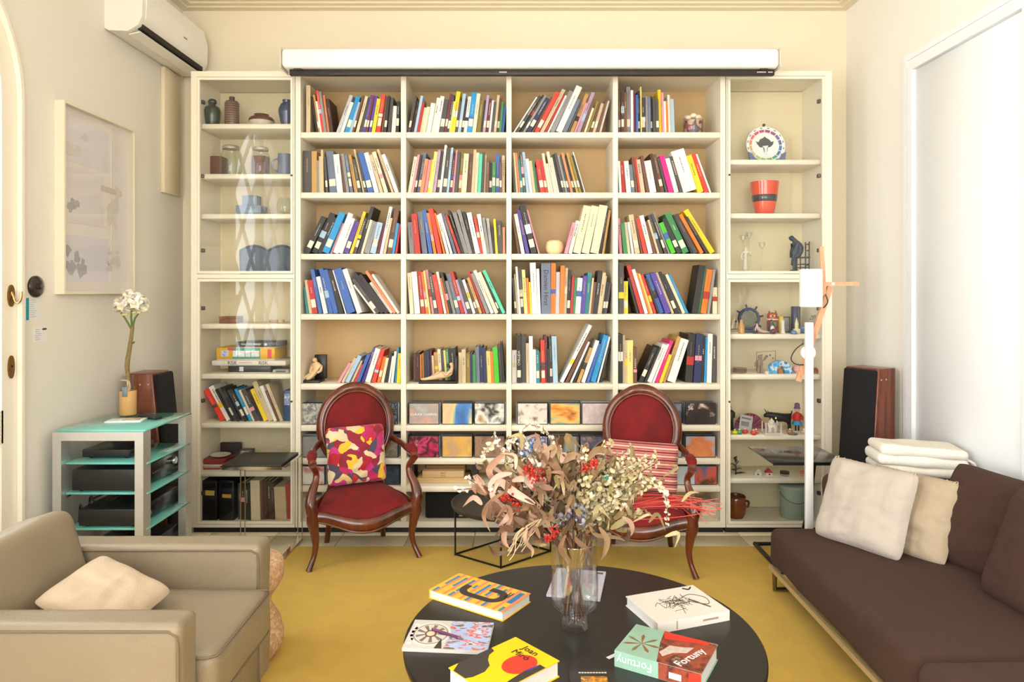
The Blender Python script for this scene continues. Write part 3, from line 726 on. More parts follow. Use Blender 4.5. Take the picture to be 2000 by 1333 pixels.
# ------------------------------------------------------------------ discs, boxes and ornaments on the open shelves
M_case = mat('26282b', .3, var=.03)
M_cases = [mat(c, .28, var=.04) for c in ('33363a', '7f868c', 'a9b0b5', '5b5f66', '8d949c')]
def dvd_col(px, z, desc, cover, n=5, w=.186, h=.133, yf=4.232, words=None, dx=0., where='', deep=.019):
    x = XP(px, yf)
    for k in range(n):
        y = yf + k*deep
        cm = M_case if k == 0 else M_cases[rnd.randrange(5)]
        hh = h if k == 0 else h*rnd.uniform(.96, 1.0)
        o = part('dvd_case', MB().rbox(-w/2, w/2, 0, .0145, 0, hh, .002, 1), cm); o.location = (x + (0 if k == 0 else rnd.uniform(-.008, .008)), y, z+.0004)
        if k == 0:
            tag(o, desc + ' ' + where, 'disc case', 'disc cases filed on the lower shelves')
            part('cover', MB().box(-w/2+.004, w/2-.004, -.0008, 0, .005, hh-.004), cover, o)
            if words: text('title', words[0], words[1], mat(words[2], .5, var=0), frame_m((words[3], -.001, words[4]), words[5], words[6]), o)
        else:
            tag(o, 'plain disc case filed behind the ' + ' '.join(desc.split()[:9]), 'disc case', 'disc cases filed behind the front covers')
def art(cols, sc=9., seed=0., tex='noise', st=(1, 1, 1)): return ramp_mat(cols, tex, sc*1.5, .22, st, seed, False, 6., coat=.3, dist=.4)
HX, HZ, UPX = (1, 0, 0), (0, 0, 1), (0, 0, -1)
z6, z7, z8 = ROWT[5], ROWT[6], ROWT[7]
r6, r7, r8 = 'on the highest disc shelf', 'on the middle disc shelf', 'on the lowest disc shelf'
dvd_col(619, z6, 'grey disc case with sketchy silver cover beside vase cabinet', art(['8f8f88', 'c4c2b8', '6d6e70', 'dcdad4'], 18, 1), 5, where=r6)
dvd_col(682, z6, 'dull green disc case behind the patchwork cushion chair', art(['5d6650', '99a088', '3c4038'], 12, 2), 4, where=r6)
dvd_col(747, z6, 'black and white photo disc case by the chair top', art(['3a4048', '8791a0', '1f2226', 'c9d0d8'], 18, 3), 5, where=r6)
dvd_col(828, z6, 'grey disc case lettered CLAUDE CHABROL', art(['b8b4b0', 'a29c98', 'c9a090', '8f9296'], 7, 4), 6, words=('CLAUDE CHABROL', .019, 'e9ecee', 0, .062, HX, HZ), where=r6)
dvd_col(893, z6, 'blue and yellow disc case with a figure', art(['2466b4', '3a86cc', 'e0d28a', 'e8b890', 'd8d4b0'], 6, 5.3, st=(1, 1, .4)), 6, where=r6)
dvd_col(956, z6, 'dark disc case with white flower shapes', art(['26282a', '2f3a34', 'eceae6', 'a8843c'], 9, 6.2), 5, where=r6)
dvd_col(1040, z6, 'white disc case with small brown figures', art(['efe6de', 'e9ddd2', 'e6d8cc', '6d5048'], 12, 7), 5, where=r6)
dvd_col(1104, z6, 'orange and green disc case with a lying figure', art(['2e3a50', 'e08a30', 'f0c070', '80a890', '3860a0'], 7, 8.1, st=(.5, 1, 1.5)), 6, where=r6)
dvd_col(1166, z6, 'pale pink disc case with a faint sketch', art(['e6dcd8', 'd8ccc8', 'c8b0b0', 'e9e4e0'], 9, 9), 6, where=r6)
dvd_col(1238, z6, 'dark red disc case behind the striped cushion chair', art(['702828', 'a05040', '281818'], 9, 10), 3, where=r6)
dvd_col(1302, z6, 'slate disc case half hidden by the chair top', art(['4a5260', '8088a0', '20242c'], 9, 11), 4, where=r6)
dvd_col(1368, z6, 'black disc case with white lettering and a couple', art(['2a2224', '30282a', '3c2c2c', 'd8b8a8'], 9, 12), 6, words=('56', .034, 'e9e0dc', -.06, .10, HX, HZ), where=r6)
dvd_col(620, z7, 'plain grey disc case with black upper half', art(['80807c', '8c8c88', '343634'], 3, 13, st=(.2, 1, 1)), 5, where=r7)
dvd_col(683, z7, 'dim brown disc case behind the patchwork cushion', art(['5a4838', '8a7860'], 9, 14), 3, where=r7)
dvd_col(748, z7, 'worn beige disc case beside the patchwork cushion', art(['a89880', '7c7468', 'c8bca8'], 14, 15), 5, where=r7)
dvd_col(828, z7, 'hot pink and black disc case with sideways lettering', art(['d03068', 'c02860', '2c2024', 'e0487c', '581830'], 8, 16), 5, words=('EL ANGEL', .017, 'e2c39a', -.045, .07, UPX, HX), where=r7)
dvd_col(893, z7, 'sandy yellow disc case with sideways lettering', art(['b9a694', 'c8a070', 'e0b050', 'b0b0b0'], 6, 17), 5, words=('CINO', .017, 'e0d040', .07, .055, UPX, HX), where=r7)
dvd_col(956, z7, 'brown disc case behind the dried flowers', art(['7a5c48', 'a08068', '40302c'], 9, 18), 4, where=r7)
dvd_col(1040, z7, 'white and pink disc case with blue shapes', art(['eee8e4', 'f0c8c0', '34507c', 'f2ece8', 'e8e4e4'], 9, 19), 5, where=r7)
dvd_col(1102, z7, 'grey and brown disc case with white lettering', art(['8c9498', '98a09c', '5c4430', '6e4c30'], 5, 20, st=(1.4, 1, .2)), 5, words=('Los Jueves', .015, 'eee8dc', .07, .07, UPX, HX), where=r7)
dvd_col(1163, z7, 'misty violet disc case with a faint figure', art(['6c6c78', '847c90', '585c68', 'b09088'], 8, 21), 5, where=r7)
dvd_col(1302, z7, 'silver disc case behind the striped cushion', art(['90989c', 'b8bcc0'], 6, 22), 3, where=r7)
dvd_col(1368, z7, 'grey disc case with a glowing orange head', art(['9a9aa0', 'a8a4ac', 'd07848', 'e09060', 'b86850'], 5, 23.4), 5, where=r7)
for px, d, c in ((612, 'white disc case with a red edge beside vase cabinet', ['d8d4cc', 'e0dcd4', 'c05048']), (668, 'grey disc case behind the patchwork cushion chair', ['80807c', '686460']),
                 (758, 'dark blue disc case by the chair arm', ['33404c', '485868', '1c2026']), (1335, 'pale blue disc case behind the striped cushion', ['b0c0cc', 'c4d0d8']),
                 (1378, 'dark disc case with a red glowing face', ['50586c', '6a6c88', 'c86050', '4a4030'])):
    dvd_col(px, z8, d, art(c, 8, px*.1), 4, .142, .118, where=r8)

# stacked wooden wine crates, black centre loudspeaker, books lying low
wood_b = ramp_mat(['d8b888', 'cfae7c', 'e0c294'], 'noise', 6, .6, (1, 8, 8), 2., False, 3)
yw = 4.27
o = thing('wooden_box', 'longer flat pale wooden box under the lettered box', 'box', (XP(862, yw), yw, z8+.0004))
part('body', MB().rbox(-.15, .17, 0, .2, 0, .03, .002, 1), wood_b, o); part('lid_seam', MB().box(-.151, .171, -.0008, 0, .02, .0215), mat('8a6238', .7), o)
o = thing('wooden_box', 'pale wooden box with dark stamped lettering on the flat box', 'box', (XP(865, yw), yw+.01, z8+.031))
part('body', MB().rbox(-.128, .128, 0, .19, 0, .043, .002, 1), wood_b, o)
text('stamp', 'FINO', .014, mat('5a4028', .7, var=.2), frame_m((0, -.0006, .028), HX, HZ), o); text('stamp', '-DLC-', .012, mat('6a5038', .7, var=.2), frame_m((0, -.0006, .013), HX, HZ), o)
o = thing('wooden_box', 'dark slatted wooden tray lying on the lettered box', 'box', (XP(870, yw+.05), yw+.06, z8+.0745))
part('body', MB().rbox(-.12, .12, 0, .12, 0, .022, .002, 1), mat('8a6a3a', .6, var=.15, scale=20), o)
o = solo('book', MB().box(-.018, .018, 0, .16, 0, .115), mat('2c2622', .5), 'small black book standing alone beside the wooden boxes', 'book', (XP(927, yw+.08), yw+.1, z8+.0004))
part('pages', MB().box(-.015, .015, .003, .161, .003, .112), M_pages, o)
o = solo('book', MB().box(-.012, .012, 0, .16, 0, .112), mat('1e1c1c', .5), 'black book standing between the chair arm and wooden boxes', 'book', (XP(805, yw+.05), yw+.05, z8+.0004))
part('pages', MB().box(-.01, .01, .003, .161, .003, .109), M_pages, o)
zb9 = Zbot+.036
o = thing('centre_speaker', 'long black loudspeaker lying on the lowest shelf between the chairs', 'loudspeaker', (XP(897, 4.26), 4.26, zb9+.0004))
part('body', MB().rbox(-.21, .21, 0, .2, 0, .165, .012, 3), mat('191715', .6, var=.05, bump=.2, bscale=900), o)
part('grille', MB().rbox(-.203, .203, -.006, .004, .006, .159, .008, 2), mat('12100f', .9, var=.1, scale=300, bump=.5, bscale=1200), o)
part('badge', MB().box(-.002, .06, -.0075, -.006, .014, .021), mat('b8b0a0', .35, .7), o)
for px, w, h, d, c in ((610, .12, .1, 'white', 'e3ddd2'), (640, .06, .14, 'grey', 'b9b2a6'), (1385, .1, .07, 'cream', 'ddd2bd'), (752, .09, .06, 'stone coloured', 'cfc4ae')):
    o = thing('storage_box', '%s lidded box on the lowest bookcase shelf' % d, 'box', (XP(px, 4.32), 4.36, zb9+.0004), group='boxes on the lowest bookcase shelf')
    part('body', MB().rbox(-w/2, w/2, -.06, .08, 0, h, .004, 2), mat(c, .6, var=.03), o); part('lid', MB().rbox(-w/2-.003, w/2+.003, -.063, .083, h, h+.012, .003, 2), mat(c, .55, var=.05), o)

# glass jar with shells, round candle
def jar(loc, r, h, fill_m, label, cat='jar', neck=.8, lid=None, fillh=.7, name='jar', group=None):
    o = thing(name, label, cat, loc, group=group)
    part('glass', MB().lathe([(.0001, 0), (r*.9, 0), (r, h*.06), (r, h*.72), (r*neck, h*.84), (r*neck, h), (r*neck-.003, h), (r*neck-.003, h*.84), (r-.004, h*.71), (r-.004, h*.06), (.0001, .006)], 28, cap=False), glass_mat('jar', (.96, .97, .96)), o)
    if fill_m: part('contents', MB().lathe([(.0001, .007), (r-.006, .008), (r-.005, h*.1), (r-.005, h*fillh), (.0001, h*fillh+.004)], 24), fill_m, o)
    if lid: part('lid', MB().lathe([(r*neck+.002, h*.93), (r*neck+.003, h), (r*neck-.004, h+.008), (.0001, h+.009)], 24), lid, o)
    return o
jo = jar((XP(1354, 4.3), 4.3, ROWT[0]+.0004), .062, .105, ramp_mat(['8a4038', 'b06050', '584858', 'c8a890', '3a2c30'], 'voronoi', 45, .4), 'glass jar of coloured pebbles topped with shells on top shelf', 'jar', .95, fillh=.85)
for k in range(7):
    a = k*.9; part('shell', MB().ball((.035*math.cos(a), .035*math.sin(a), .108+.008*(k % 2)), .021, .018, .015, 10, 6), mat('eadcc0', .45, var=.1, scale=60), jo)
cd = thing('candle', 'round cream candle alone on third shelf between leaning books', 'candle', (XP(1083, 4.3), 4.3, ROWT[2]+.0004))
part('wax', MB().lathe([(.0001, 0), (.03, 0), (.05, .018), (.056, .045), (.05, .075), (.03, .09), (.012, .088), (.0001, .084)], 32), mat('f2dca8', .45, var=.03), cd)
part('wick', MB().tube([(0, 0, .083), (.001, 0, .09), (.003, 0, .096)], .0012, 6), mat('3a2c20', .8), cd)

# two carved figures used as bookends
M_stone = mat('dcbe92', .5, var=.08, scale=50); M_slate = mat('241f1c', .4, var=.05)
b1 = thing('bookend', 'black L shaped bookend with seated cream nude figure', 'bookend', (XP(607, 4.27), 4.25, ROWT[4]+.0004))
part('base', MB().rbox(-.065, .06, 0, .12, 0, .015, .002, 1), M_slate, b1); part('upright', MB().rbox(.0, .075, .1, .12, .015, .165, .002, 1), M_slate, b1)
J = [((.025, .055, .036), .026, .024), ((.027, .065, .075), .026, .02), ((.025, .07, .105), .03, .019), ((.018, .068, .122), .011), ((.012, .062, .136), .017), ((.01, .06, .15), .014),
     ((-.005, .04, .045), .02), ((-.03, .03, .032), .014), ((-.058, .03, .024), .009), ((.0, .025, .03), .016), ((-.03, .015, .025), .011),
     ((-.005, .068, .1), .012), ((-.012, .05, .072), .009), ((-.005, .03, .055), .008), ((.052, .066, .1), .012), ((.055, .05, .07), .009), ((.035, .03, .058), .008)]
mesh_part('figure', skin_mesh('figure', J, [(0, 1), (1, 2), (2, 3), (3, 4), (4, 5), (0, 6), (6, 7), (7, 8), (0, 9), (9, 10), (2, 11), (11, 12), (12, 13), (2, 14), (14, 15), (15, 16)], 1), M_stone, b1)
b2 = thing('bookend', 'black bookend with reclining cream nude figure', 'bookend', (XP(856, 4.24), 4.215, ROWT[4]+.0004))
part('base', MB().rbox(-.118, .118, 0, .07, 0, .015, .002, 1), M_slate, b2); part('upright', MB().rbox(.102, .118, 0, .07, .015, .165, .002, 1), M_slate, b2)
J = [((.035, .035, .036), .021, .022), ((.07, .035, .05), .019, .018), ((.087, .035, .078), .022, .016), ((.088, .033, .1), .009), ((.08, .03, .116), .015), ((.076, .03, .128), .012),
     ((-.005, .03, .042), .02), ((-.05, .028, .03), .013), ((-.09, .026, .024), .009), ((-.105, .02, .026), .006), ((.01, .05, .06), .017), ((-.02, .05, .05), .012), ((-.06, .045, .026), .009),
     ((.07, .012, .072), .01), ((.05, .008, .05), .008), ((.03, .008, .07), .007), ((.04, .015, .1), .001)]
mesh_part('figure', skin_mesh('figure', J[:16], [(0, 1), (1, 2), (2, 3), (3, 4), (4, 5), (0, 6), (6, 7), (7, 8), (8, 9), (0, 10), (10, 11), (11, 12), (2, 13), (13, 14), (14, 15)], 1), M_stone, b2)

# ------------------------------------------------------------------ inside the left glass cabinet
y = 4.33
def Lx(px): return XP(px, y)
u = y/F
o = thing('lidded_jar', 'dark green ribbed jar with round stopper behind glass', 'vase', (Lx(415), y, LZ[0]+.0004))
part('body', MB().lathe([(.0001, 0), (.036, 0), (.04, .01), (.05, .07), (.052, .1), (.042, .125), (.02, .138), (.02, .144), (.0001, .145)], 18), mat('263a2c', .25, var=.15, scale=40, coat=.4), o)
part('stopper', MB().lathe([(.018, .144), (.026, .152), (.026, .165), (.018, .176), (.0001, .18)], 18), mat('26382c', .25, var=.1, coat=.4), o)
o = thing('bottle', 'brown banded ceramic bottle with short dark neck behind glass', 'bottle', (Lx(453), y, LZ[0]+.0004))
part('body', MB().lathe([(.0001, 0), (.04, 0), (.043, .008), (.043, .15), (.036, .163), (.018, .168)], 24), ramp_mat(['4c2c24', '74564e', '5c3a30', '8a7468'], 'z', 22, .35, (1, 1, 1), 1., False, 2, dist=2), o)
part('neck', MB().lathe([(.016, .166), (.017, .19), (.0145, .192), (.0001, .192)], 16), mat('2c241f', .4), o)
o = thing('bowl', 'round pot with dark red glaze dripping over white behind glass', 'bowl', (Lx(511), y, LZ[0]+.0004))
part('body', MB().lathe([(.0001, 0), (.045, 0), (.062, .012), (.076, .04), (.07, .055)], 28), mat('d3ccc0', .4, var=.12, scale=40), o)
part('glazed_shoulder', MB().lathe([(.0765, .036), (.078, .048), (.066, .062), (.045, .07), (.043, .076), (.046, .08), (.04, .08), (.038, .07)], 28, cap=False), mat('5e201c', .2, var=.2, scale=30, coat=.5), o)
o = thing('vase', 'tall dark blue vase at the cabinet door edge', 'vase', (Lx(560), y, LZ[0]+.0004))
part('body', MB().lathe([(.0001, 0), (.03, 0), (.034, .02), (.05, .09), (.05, .115), (.036, .145), (.024, .155), (.026, .172), (.022, .172)], 24), mat('2c3c66', .2, var=.2, scale=30, coat=.5), o)
jar((Lx(447), y+.03, LZ[1]+.0004), .066, .19, None, 'large clear glass jar with swing lid behind glass', 'jar', .75, mat('b8b4a8', .3, .5))
jar((Lx(509), y, LZ[1]+.0004), .058, .175, ramp_mat(['5a2c24', '7a4030', '3c2018'], 'noise', 40, .5), 'glass preserving jar filled with dark red beans', 'jar', .78, mat('c4c2bc', .3, .6), .7)
o = solo('tin', MB().rbox(-.05, .05, -.05, .05, 0, .14, .006, 2), mat('6a3a2a', .4, var=.1), 'square brown tin beside the clear glass jar', 'tin', (Lx(411), y+.1, LZ[1]+.0004))
o = thing('mug', 'grey blue mug standing near the beans jar', 'mug', (Lx(556), y, LZ[1]+.0004))
part('body', MB().lathe([(.0001, 0), (.04, 0), (.042, .01), (.04, .14), (.037, .14), (.037, .01), (.0001, .008)], 24, cap=False), mat('76809a', .3, var=.05), o)
part('handle', MB().tube(catmull([(-.04, 0, .11), (-.07, 0, .1), (-.07, 0, .05), (-.04, 0, .035)], 5), .006, 8), mat('76809a', .3, var=.05), o)
o = thing('stepped_box', 'grey blue stepped ceramic box with raised lid', 'box', (Lx(492), y, LZ[2]+.0004))
part('body', MB().rbox(-.078, .078, -.06, .06, 0, .058, .003, 2), mat('73829c', .35, var=.04), o); part('lid', MB().rbox(-.046, .046, -.04, .04, .058, .122, .003, 2), mat('73829c', .35, var=.04), o)
part('front_panel', MB().rbox(-.066, .066, -.063, -.059, .008, .042, .001, 1), mat('7e8ca4', .35, var=.04), o)
o = thing('glass_bowl', 'small cut glass bowl on the shelf above the blue tray', 'bowl', (Lx(556), y, LZ[2]+.0004))
part('body', MB().lathe([(.0001, 0), (.03, 0), (.05, .03), (.048, .08), (.03, .11), (.027, .11), (.045, .08), (.046, .03), (.0001, .006)], 14, cap=False), glass_mat('jar'), o)
o = thing('wavy_tray', 'dark slate blue tray with scalloped top standing upright', 'tray', (Lx(516), y+.08, LZ_mid+.0004))
pts = [(-.175, 0), (.175, 0), (.175, .15)]+[(.175-.35*i/32, .15+.03*abs(math.sin(math.pi*(i/32*2)))) for i in range(1, 32)]+[(-.175, .15)]
part('panel', MB().prism(pts, frame_m((0, 0, 0), HX, HZ), .014), mat('3d5066', .45, var=.05), o)
part('rim', MB().tube([(a, -.016, b) for a, b in pts], .007, 8, closed=True), mat('36485c', .4, var=.05), o)
o = thing('wooden_box', 'small brown wooden box behind glass above the games', 'box', (Lx(450), y, LZ[3]+.0004))
part('body', MB().rbox(-.05, .06, -.05, .05, 0, .03, .003, 2), mat('7a4a34', .5, var=.1, scale=30), o); part('lid', MB().rbox(-.052, .062, -.052, .052, .0305, .042, .003, 2), mat('84523a', .5, var=.1, scale=30), o)
for px, w, c in ((535, .03, 'b89060'), (549, .022, 'c8b080')):
    o = thing('trinket_pot', 'tiny %s trinket pot behind glass above the games' % ('tan' if c[0] == 'b' else 'cream'), 'pot', (Lx(px), y, LZ[3]+.0004))
    part('body', MB().lathe([(.0001, 0), (w*.7, 0), (w, .01), (w*.8, .02), (.0001, .021)], 16), mat(c, .5, var=.1), o)
# board games in one stack
zc = LZ[4]+.0004
def game(label, px, w, h, d, c, yy, parts=()):
    global zc
    o = thing('board_game', label, 'board game', (XP(px, yy), yy, zc), group=None)
    part('tray', MB().rbox(-w/2+.002, w/2-.002, 0, d, 0, h*.6, .002, 1), mat('d8d4cc', .6), o); part('lid', MB().rbox(-w/2, w/2, -.003, d+.003, h*.12, h, .002, 1), c, o)
    zc += h+.0005; return o
yy = 4.27
o = game('black video game style box under the white RISK box', 487, .26, .045, .2, mat('22242c', .35, var=.05), yy)
part('sticker', MB().box(-.06, -.035, -.0045, -.003, .012, .04), mat('c8ccd0', .5), o)
o = game('long flat white board game box lettered RISK', 486, .455, .031, .25, mat('e6e0d6', .45, var=.02), yy)
for dx in (-.10, .09): text('title', 'RISK', .03, mat('2a2420', .5, var=0), frame_m((dx, -.0042, .0175), HX, HZ), o)
part('red_line', MB().box(-.06, .02, -.0042, -.003, .018, .021), mat('d86a5a', .5), o)
o = game('yellow, teal and red game box on the RISK box', 480, .36, .08, .22, mat('e6b21c', .4, var=.03), yy)
part('panel', MB().box(-.08, .09, -.0042, -.003, .012, .078), mat('2a9a90', .4, var=.1), o)
for k, (a, b, c) in enumerate(((-.078, -.05, 'e8e4e0'), (-.045, -.005, 'e6e6e2'), (.0, .03, 'e8e0dc'), (.035, .085, 'f0eae4'))): part('letter_block', MB().box(a, b, -.005, -.0042, .025, .062), mat(c, .5, var=.2, scale=90), o)
part('picture', MB().box(-.15, -.105, -.0045, -.003, .025, .065), art(['5a6ab0', 'c8d0e8', '8890c8'], 30, 2), o); part('red_patch', MB().box(.135, .16, -.0045, -.003, .015, .07), mat('e05040', .4), o); part('pink_patch', MB().box(-.11, -.07, -.0044, -.003, .064, .078), mat('d03878', .4), o)
o = game('black game box lettered MASTER MIND on the stack top', 502, .26, .035, .17, mat('1f1c1c', .35, var=.03), yy)
text('title', 'MASTER MIND', .019, mat('e9e6e0', .5, var=0), frame_m((-.035, -.0042, .02), HX, HZ), o)
part('emblem', MB().lathe([(.008, 0), (.008, .001)], 14).xf(frame_m((.055, -.0032, .02), HX, HZ)), mat('d8d4cc', .4), o)
o = thing('game_console', 'grey plastic handheld game lying beside the black box', 'toy', (XP(548, yy), yy, LZ[4]+.0004))
part('body', MB().rbox(-.05, .05, 0, .12, 0, .022, .006, 2), mat('a8a8a6', .4), o); part('buttons', MB().rbox(-.03, .03, -.002, .002, .006, .016, .001, 1), mat('5a5a5c', .4), o)
o = thing('photo_box', 'blue and white box standing at the end of leaning books', 'box', (XP(560, yl), yl+.02, LZ[5]+.0004))
part('body', MB().rbox(-.026, .026, 0, .15, 0, .19, .003, 2), mat('2a4a78', .35, var=.1), o); part('print', MB().box(-.022, .012, -.0008, 0, .1, .17), art(['d8d8e0', '6a88c0', 'f0f0f0'], 25, 3), o)
# flat things on the shelf behind the black side table
y = 4.30
o = thing('cd_stack', 'low pile of disc cases and papers beside the plate', 'disc cases', (XP(420, y), y-.02, LZ[6]+.0004))
zz = 0
for k in range(6):
    w, h = rnd.uniform(.12, .15), rnd.uniform(.009, .013); m = MB().box(-w/2, w/2, 0, .13, 0, h); m.xf(Matrix.Translation((0, 0, zz)) @ Matrix.Rotation(R(rnd.uniform(-6, 6)), 4, 'Z')); zz += h+.0004
    part('disc_case', m, mat(rnd.choice(['2a2422', '8a3a34', 'c8c0b4', '4a4444', 'a89888']), .35), o)
o = thing('saucer', 'white saucer lying on the pile of disc cases', 'plate', (XP(424, y), y+.05, LZ[6]+zz+.001))
part('dish', MB().lathe([(.0001, .002), (.03, 0), (.05, .006), (.062, .012), (.06, .014), (.03, .004), (.0001, .004)], 24, cap=False), mat('dcd4c4', .3), o)
o = solo('album', MB().rbox(-.065, .065, 0, .03, 0, .13, .003, 2), mat('2c1c1e', .5, var=.1), 'dark brown album standing behind the pile of disc cases', 'album', (XP(447, 4.42), 4.44, LZ[6]+.0004))
o = thing('photo_cube', 'small clear photo cube with silver picture', 'photo frame', (XP(480, 4.36), 4.36, LZ[6]+.0004))
part('block', MB().rbox(-.04, .04, 0, .05, 0, .105, .003, 2), mat('4a4440', .3), o); part('picture', MB().box(-.032, .02, -.001, 0, .04, .098), art(['c8c8d0', '909098', 'e6e6ea'], 20, 8), o)
o = thing('video_camera', 'black video camera with grey strap lying on the shelf', 'camera', (XP(515, 4.36), 4.36, LZ[6]+.0004))
part('body', MB().rbox(-.05, .09, 0, .09, .0, .07, .012, 3), mat('202024', .4), o); part('lens', MB().lathe([(.034, 0), (.034, .03), (.026, .032), (.0001, .028)], 18).xf(frame_m((-.03, .0, .045), HX, HZ)), mat('15161a', .25), o); part('tape', MB().rbox(-.0, .1, -.02, .0, .028, .052, .003, 1), mat('a09a8c', .45), o)
o = solo('folder', MB().rbox(-.07, .07, 0, .14, 0, .012, .002, 1), mat('8a6450', .6, var=.1), 'brown paper folder lying in front of the photo cube', 'folder', (XP(470, 4.3), 4.26, LZ[6]+.0004))
o = thing('lever_arch', 'grey document tray with a leaning white rule', 'tray', (XP(560, 4.36), 4.38, LZ[6]+.0004))
part('tray', MB().rbox(-.05, .035, 0, .12, 0, .035, .004, 2), mat('35383c', .4), o); part('rule', MB().bar((-.07, .02, .09), (.035, .02, .135), .02, .003), mat('c8c8c4', .4), o)
# two black ring binders with paper tags
for px, t in ((409, 'first'), (442, 'second')):
    o = thing('ring_binder', 'black ring binder with a yellow paper tag, %s from the cabinet side' % t, 'binder', (XP(px, 4.27), 4.27, LZ_bot+.0004))
    part('cover', MB().rbox(-.046, .046, 0, .22, 0, .245, .003, 2), mat('16171c', .5, var=.05), o)
    part('tag', MB().box(-.03, .025, -.0012, 0, .155 if t == 'first' else .14, .185 if t == 'first' else .162).xf(Matrix.Rotation(R(2), 4, 'Y')), mat('cdb054' if t == 'first' else 'c8983c', .7), o)
    m = MB(); m.box(-.036, .036, -.0008, 0, .03, .13); m.box(-.036, .036, -.0008, 0, .2, .23); part('spine_panel', m, mat('0e1116', .35), o)

# ------------------------------------------------------------------ inside the right glass cabinet
y = 4.36; u = y/F
def Rx(px, yy=None): return XP(px, yy or y)
# painted plate on a slate blue stand
o = thing('painted_plate', 'white plate with rainbow rim and dark tree emblem on blue stand', 'plate', (Rx(1497), y, RZ[0]+.0004))
Mp = Matrix.Translation((0, .02, .118)) @ Matrix.Rotation(R(-10), 4, 'X') @ Matrix.Rotation(R(90), 4, 'X')
r0 = .122
part('dish', MB().lathe([(.0001, -.012), (.07, -.012), (r0, .004), (r0, .008), (.085, -.002), (.0001, -.004)], 48, cap=False).xf(Mp), mat('eef0f0', .2, var=.01, coat=.4), o)
cols = ['9a4060', '8a4a78', '7058a0', '5868b0', '4878b8', '4880a8', '4a9a90', '68a868', '90b860', 'b8c860', 'd8c870', 'e8b080', 'e89070', 'e07068', 'd05868', 'b84860']
for k, c in enumerate(cols):
    a0, a1 = math.pi/2-(k+.08)*2*math.pi/16, math.pi/2-(k+.92)*2*math.pi/16; m = MB(); pts = [(rr*math.cos(lerp(a0, a1, t)), rr*math.sin(lerp(a0, a1, t)), .0012+(rr-.085)/.037*.009) for rr in (.087, .103) for t in (0, .5, 1)]
    m.add(pts, [(0, 1, 4, 3), (1, 2, 5, 4)]); part('rim_patch', m.xf(Mp), mat(c, .3, var=.05), o)
    am = (a0+a1)/2; m = MB(); m.prism([(-.008, -.003), (.008, -.003), (.006, .003), (-.006, .003)], Matrix.Translation((.113*math.cos(am), .113*math.sin(am), .0075)) @ Matrix.Rotation(am+math.pi/2, 4, 'Z'), .001)
    part('rim_mark', m.xf(Mp), mat('70808a', .4), o)
crown = [(-.05, .01), (-.058, .03), (-.042, .022), (-.03, .042), (-.012, .05), (0, .06), (.012, .05), (.028, .04), (.04, .024), (.056, .03), (.05, .008), (.034, -.008), (.016, -.012), (.012, -.045), (-.01, -.045), (-.014, -.012), (-.034, -.012)]
part('tree_emblem', MB().prism(crown, Matrix.Translation((0, 0, -.004)), .002).xf(Mp), mat('4a4a4e', .4, var=.1), o)
part('emblem_trunk', MB().prism([(-.018, -.004), (.02, .0), (.01, -.02), (.012, -.06), (-.008, -.06), (-.006, -.02)], Matrix.Translation((0, 0, -.0035)), .003).xf(Mp), mat('e4e8ea', .4), o)
st = [(-.115, 0), (.115, 0), (.112, .03), (.118, .07), (.1, .062), (.075, .03), (.03, .008), (-.03, .008), (-.075, .03), (-.1, .062), (-.118, .07), (-.112, .03)]
part('stand', MB().prism(st, frame_m((0, -.005, 0), HX, HZ), .014), mat('5a6c90', .4, var=.05), o)
part('stand_back', MB().box(-.01, .01, .0, .06, 0, .1).xf(Matrix.Translation((0, .03, 0))), mat('5a6c90', .4, var=.05), o)
part('finial', MB().ball((0, .045, .252), .01), mat('4a4238', .4), o)
# orange vase with a black band
o = thing('vase', 'orange red tapered vase with a black band behind glass', 'vase', (Rx(1493), y, RZ[1]+.0004))
def vr(z): return interp([0, .06, .14, .21], [.055, .068, .08, .088], z)
seg = lambda a, b: [(vr(lerp(a, b, i/6)), lerp(a, b, i/6)) for i in range(7)]
part('body', MB().lathe([(.0001, 0), (.05, 0)]+seg(.004, .21)+[(.084, .21), (.078, .15), (.05, .02), (.0001, .015)], 40, cap=False), mat('e2451c', .15, var=.03, coat=.6), o)
part('band', MB().lathe([(vr(.085), .085), (vr(.085)+.0015, .087), (vr(.125)+.0015, .124), (vr(.125), .126)], 40, cap=False), mat('231f22', .18, var=.02, coat=.6), o)
# slender glass candlesticks
for px, h, yy in ((1451, .245, 4.36), (1463, .27, 4.44), (1488, .2, 4.36)):
    o = thing('candlestick', 'slender clear glass candlestick with cupped top beside the bronze figure', 'candlestick', (XP(px, yy), yy, RZ_mid+.0004), group='glass candlesticks behind glass')
    part('stem', MB().lathe([(.0001, 0), (.028, 0), (.026, .004), (.004, .012), (.003, h*.45), (.003, h-.05), (.008, h-.04), (.0001, h-.039)], 16), glass_mat('jar'), o)
    part('cup', MB().lathe([(.006, h-.04), (.018, h-.025), (.022, h), (.02, h), (.015, h-.024), (.0001, h-.034)], 16, cap=False), glass_mat('jar'), o)
    part('candle', MB().lathe([(.0001, h-.033), (.009, h-.03), (.009, h-.006), (.0001, h-.004)], 12), mat('eee6da', .5), o)
o = thing('glass_figure', 'pale frosted glass lady figurine beside the candlesticks', 'figurine', (XP(1456, 4.3), 4.3, RZ_mid+.0004))
J = [((0, 0, .075), .016, .013), ((0, 0, .11), .012, .011), ((.002, 0, .14), .017, .011), ((.002, 0, .158), .006), ((.002, 0, .172), .011), ((0, 0, .04), .02, .016), ((0, 0, .004), .024, .02), ((-.02, 0, .13), .007), ((-.03, .0, .1), .006), ((-.02, -.012, .08), .005), ((.024, 0, .13), .007), ((.034, 0, .11), .006), ((.02, -.012, .12), .005)]
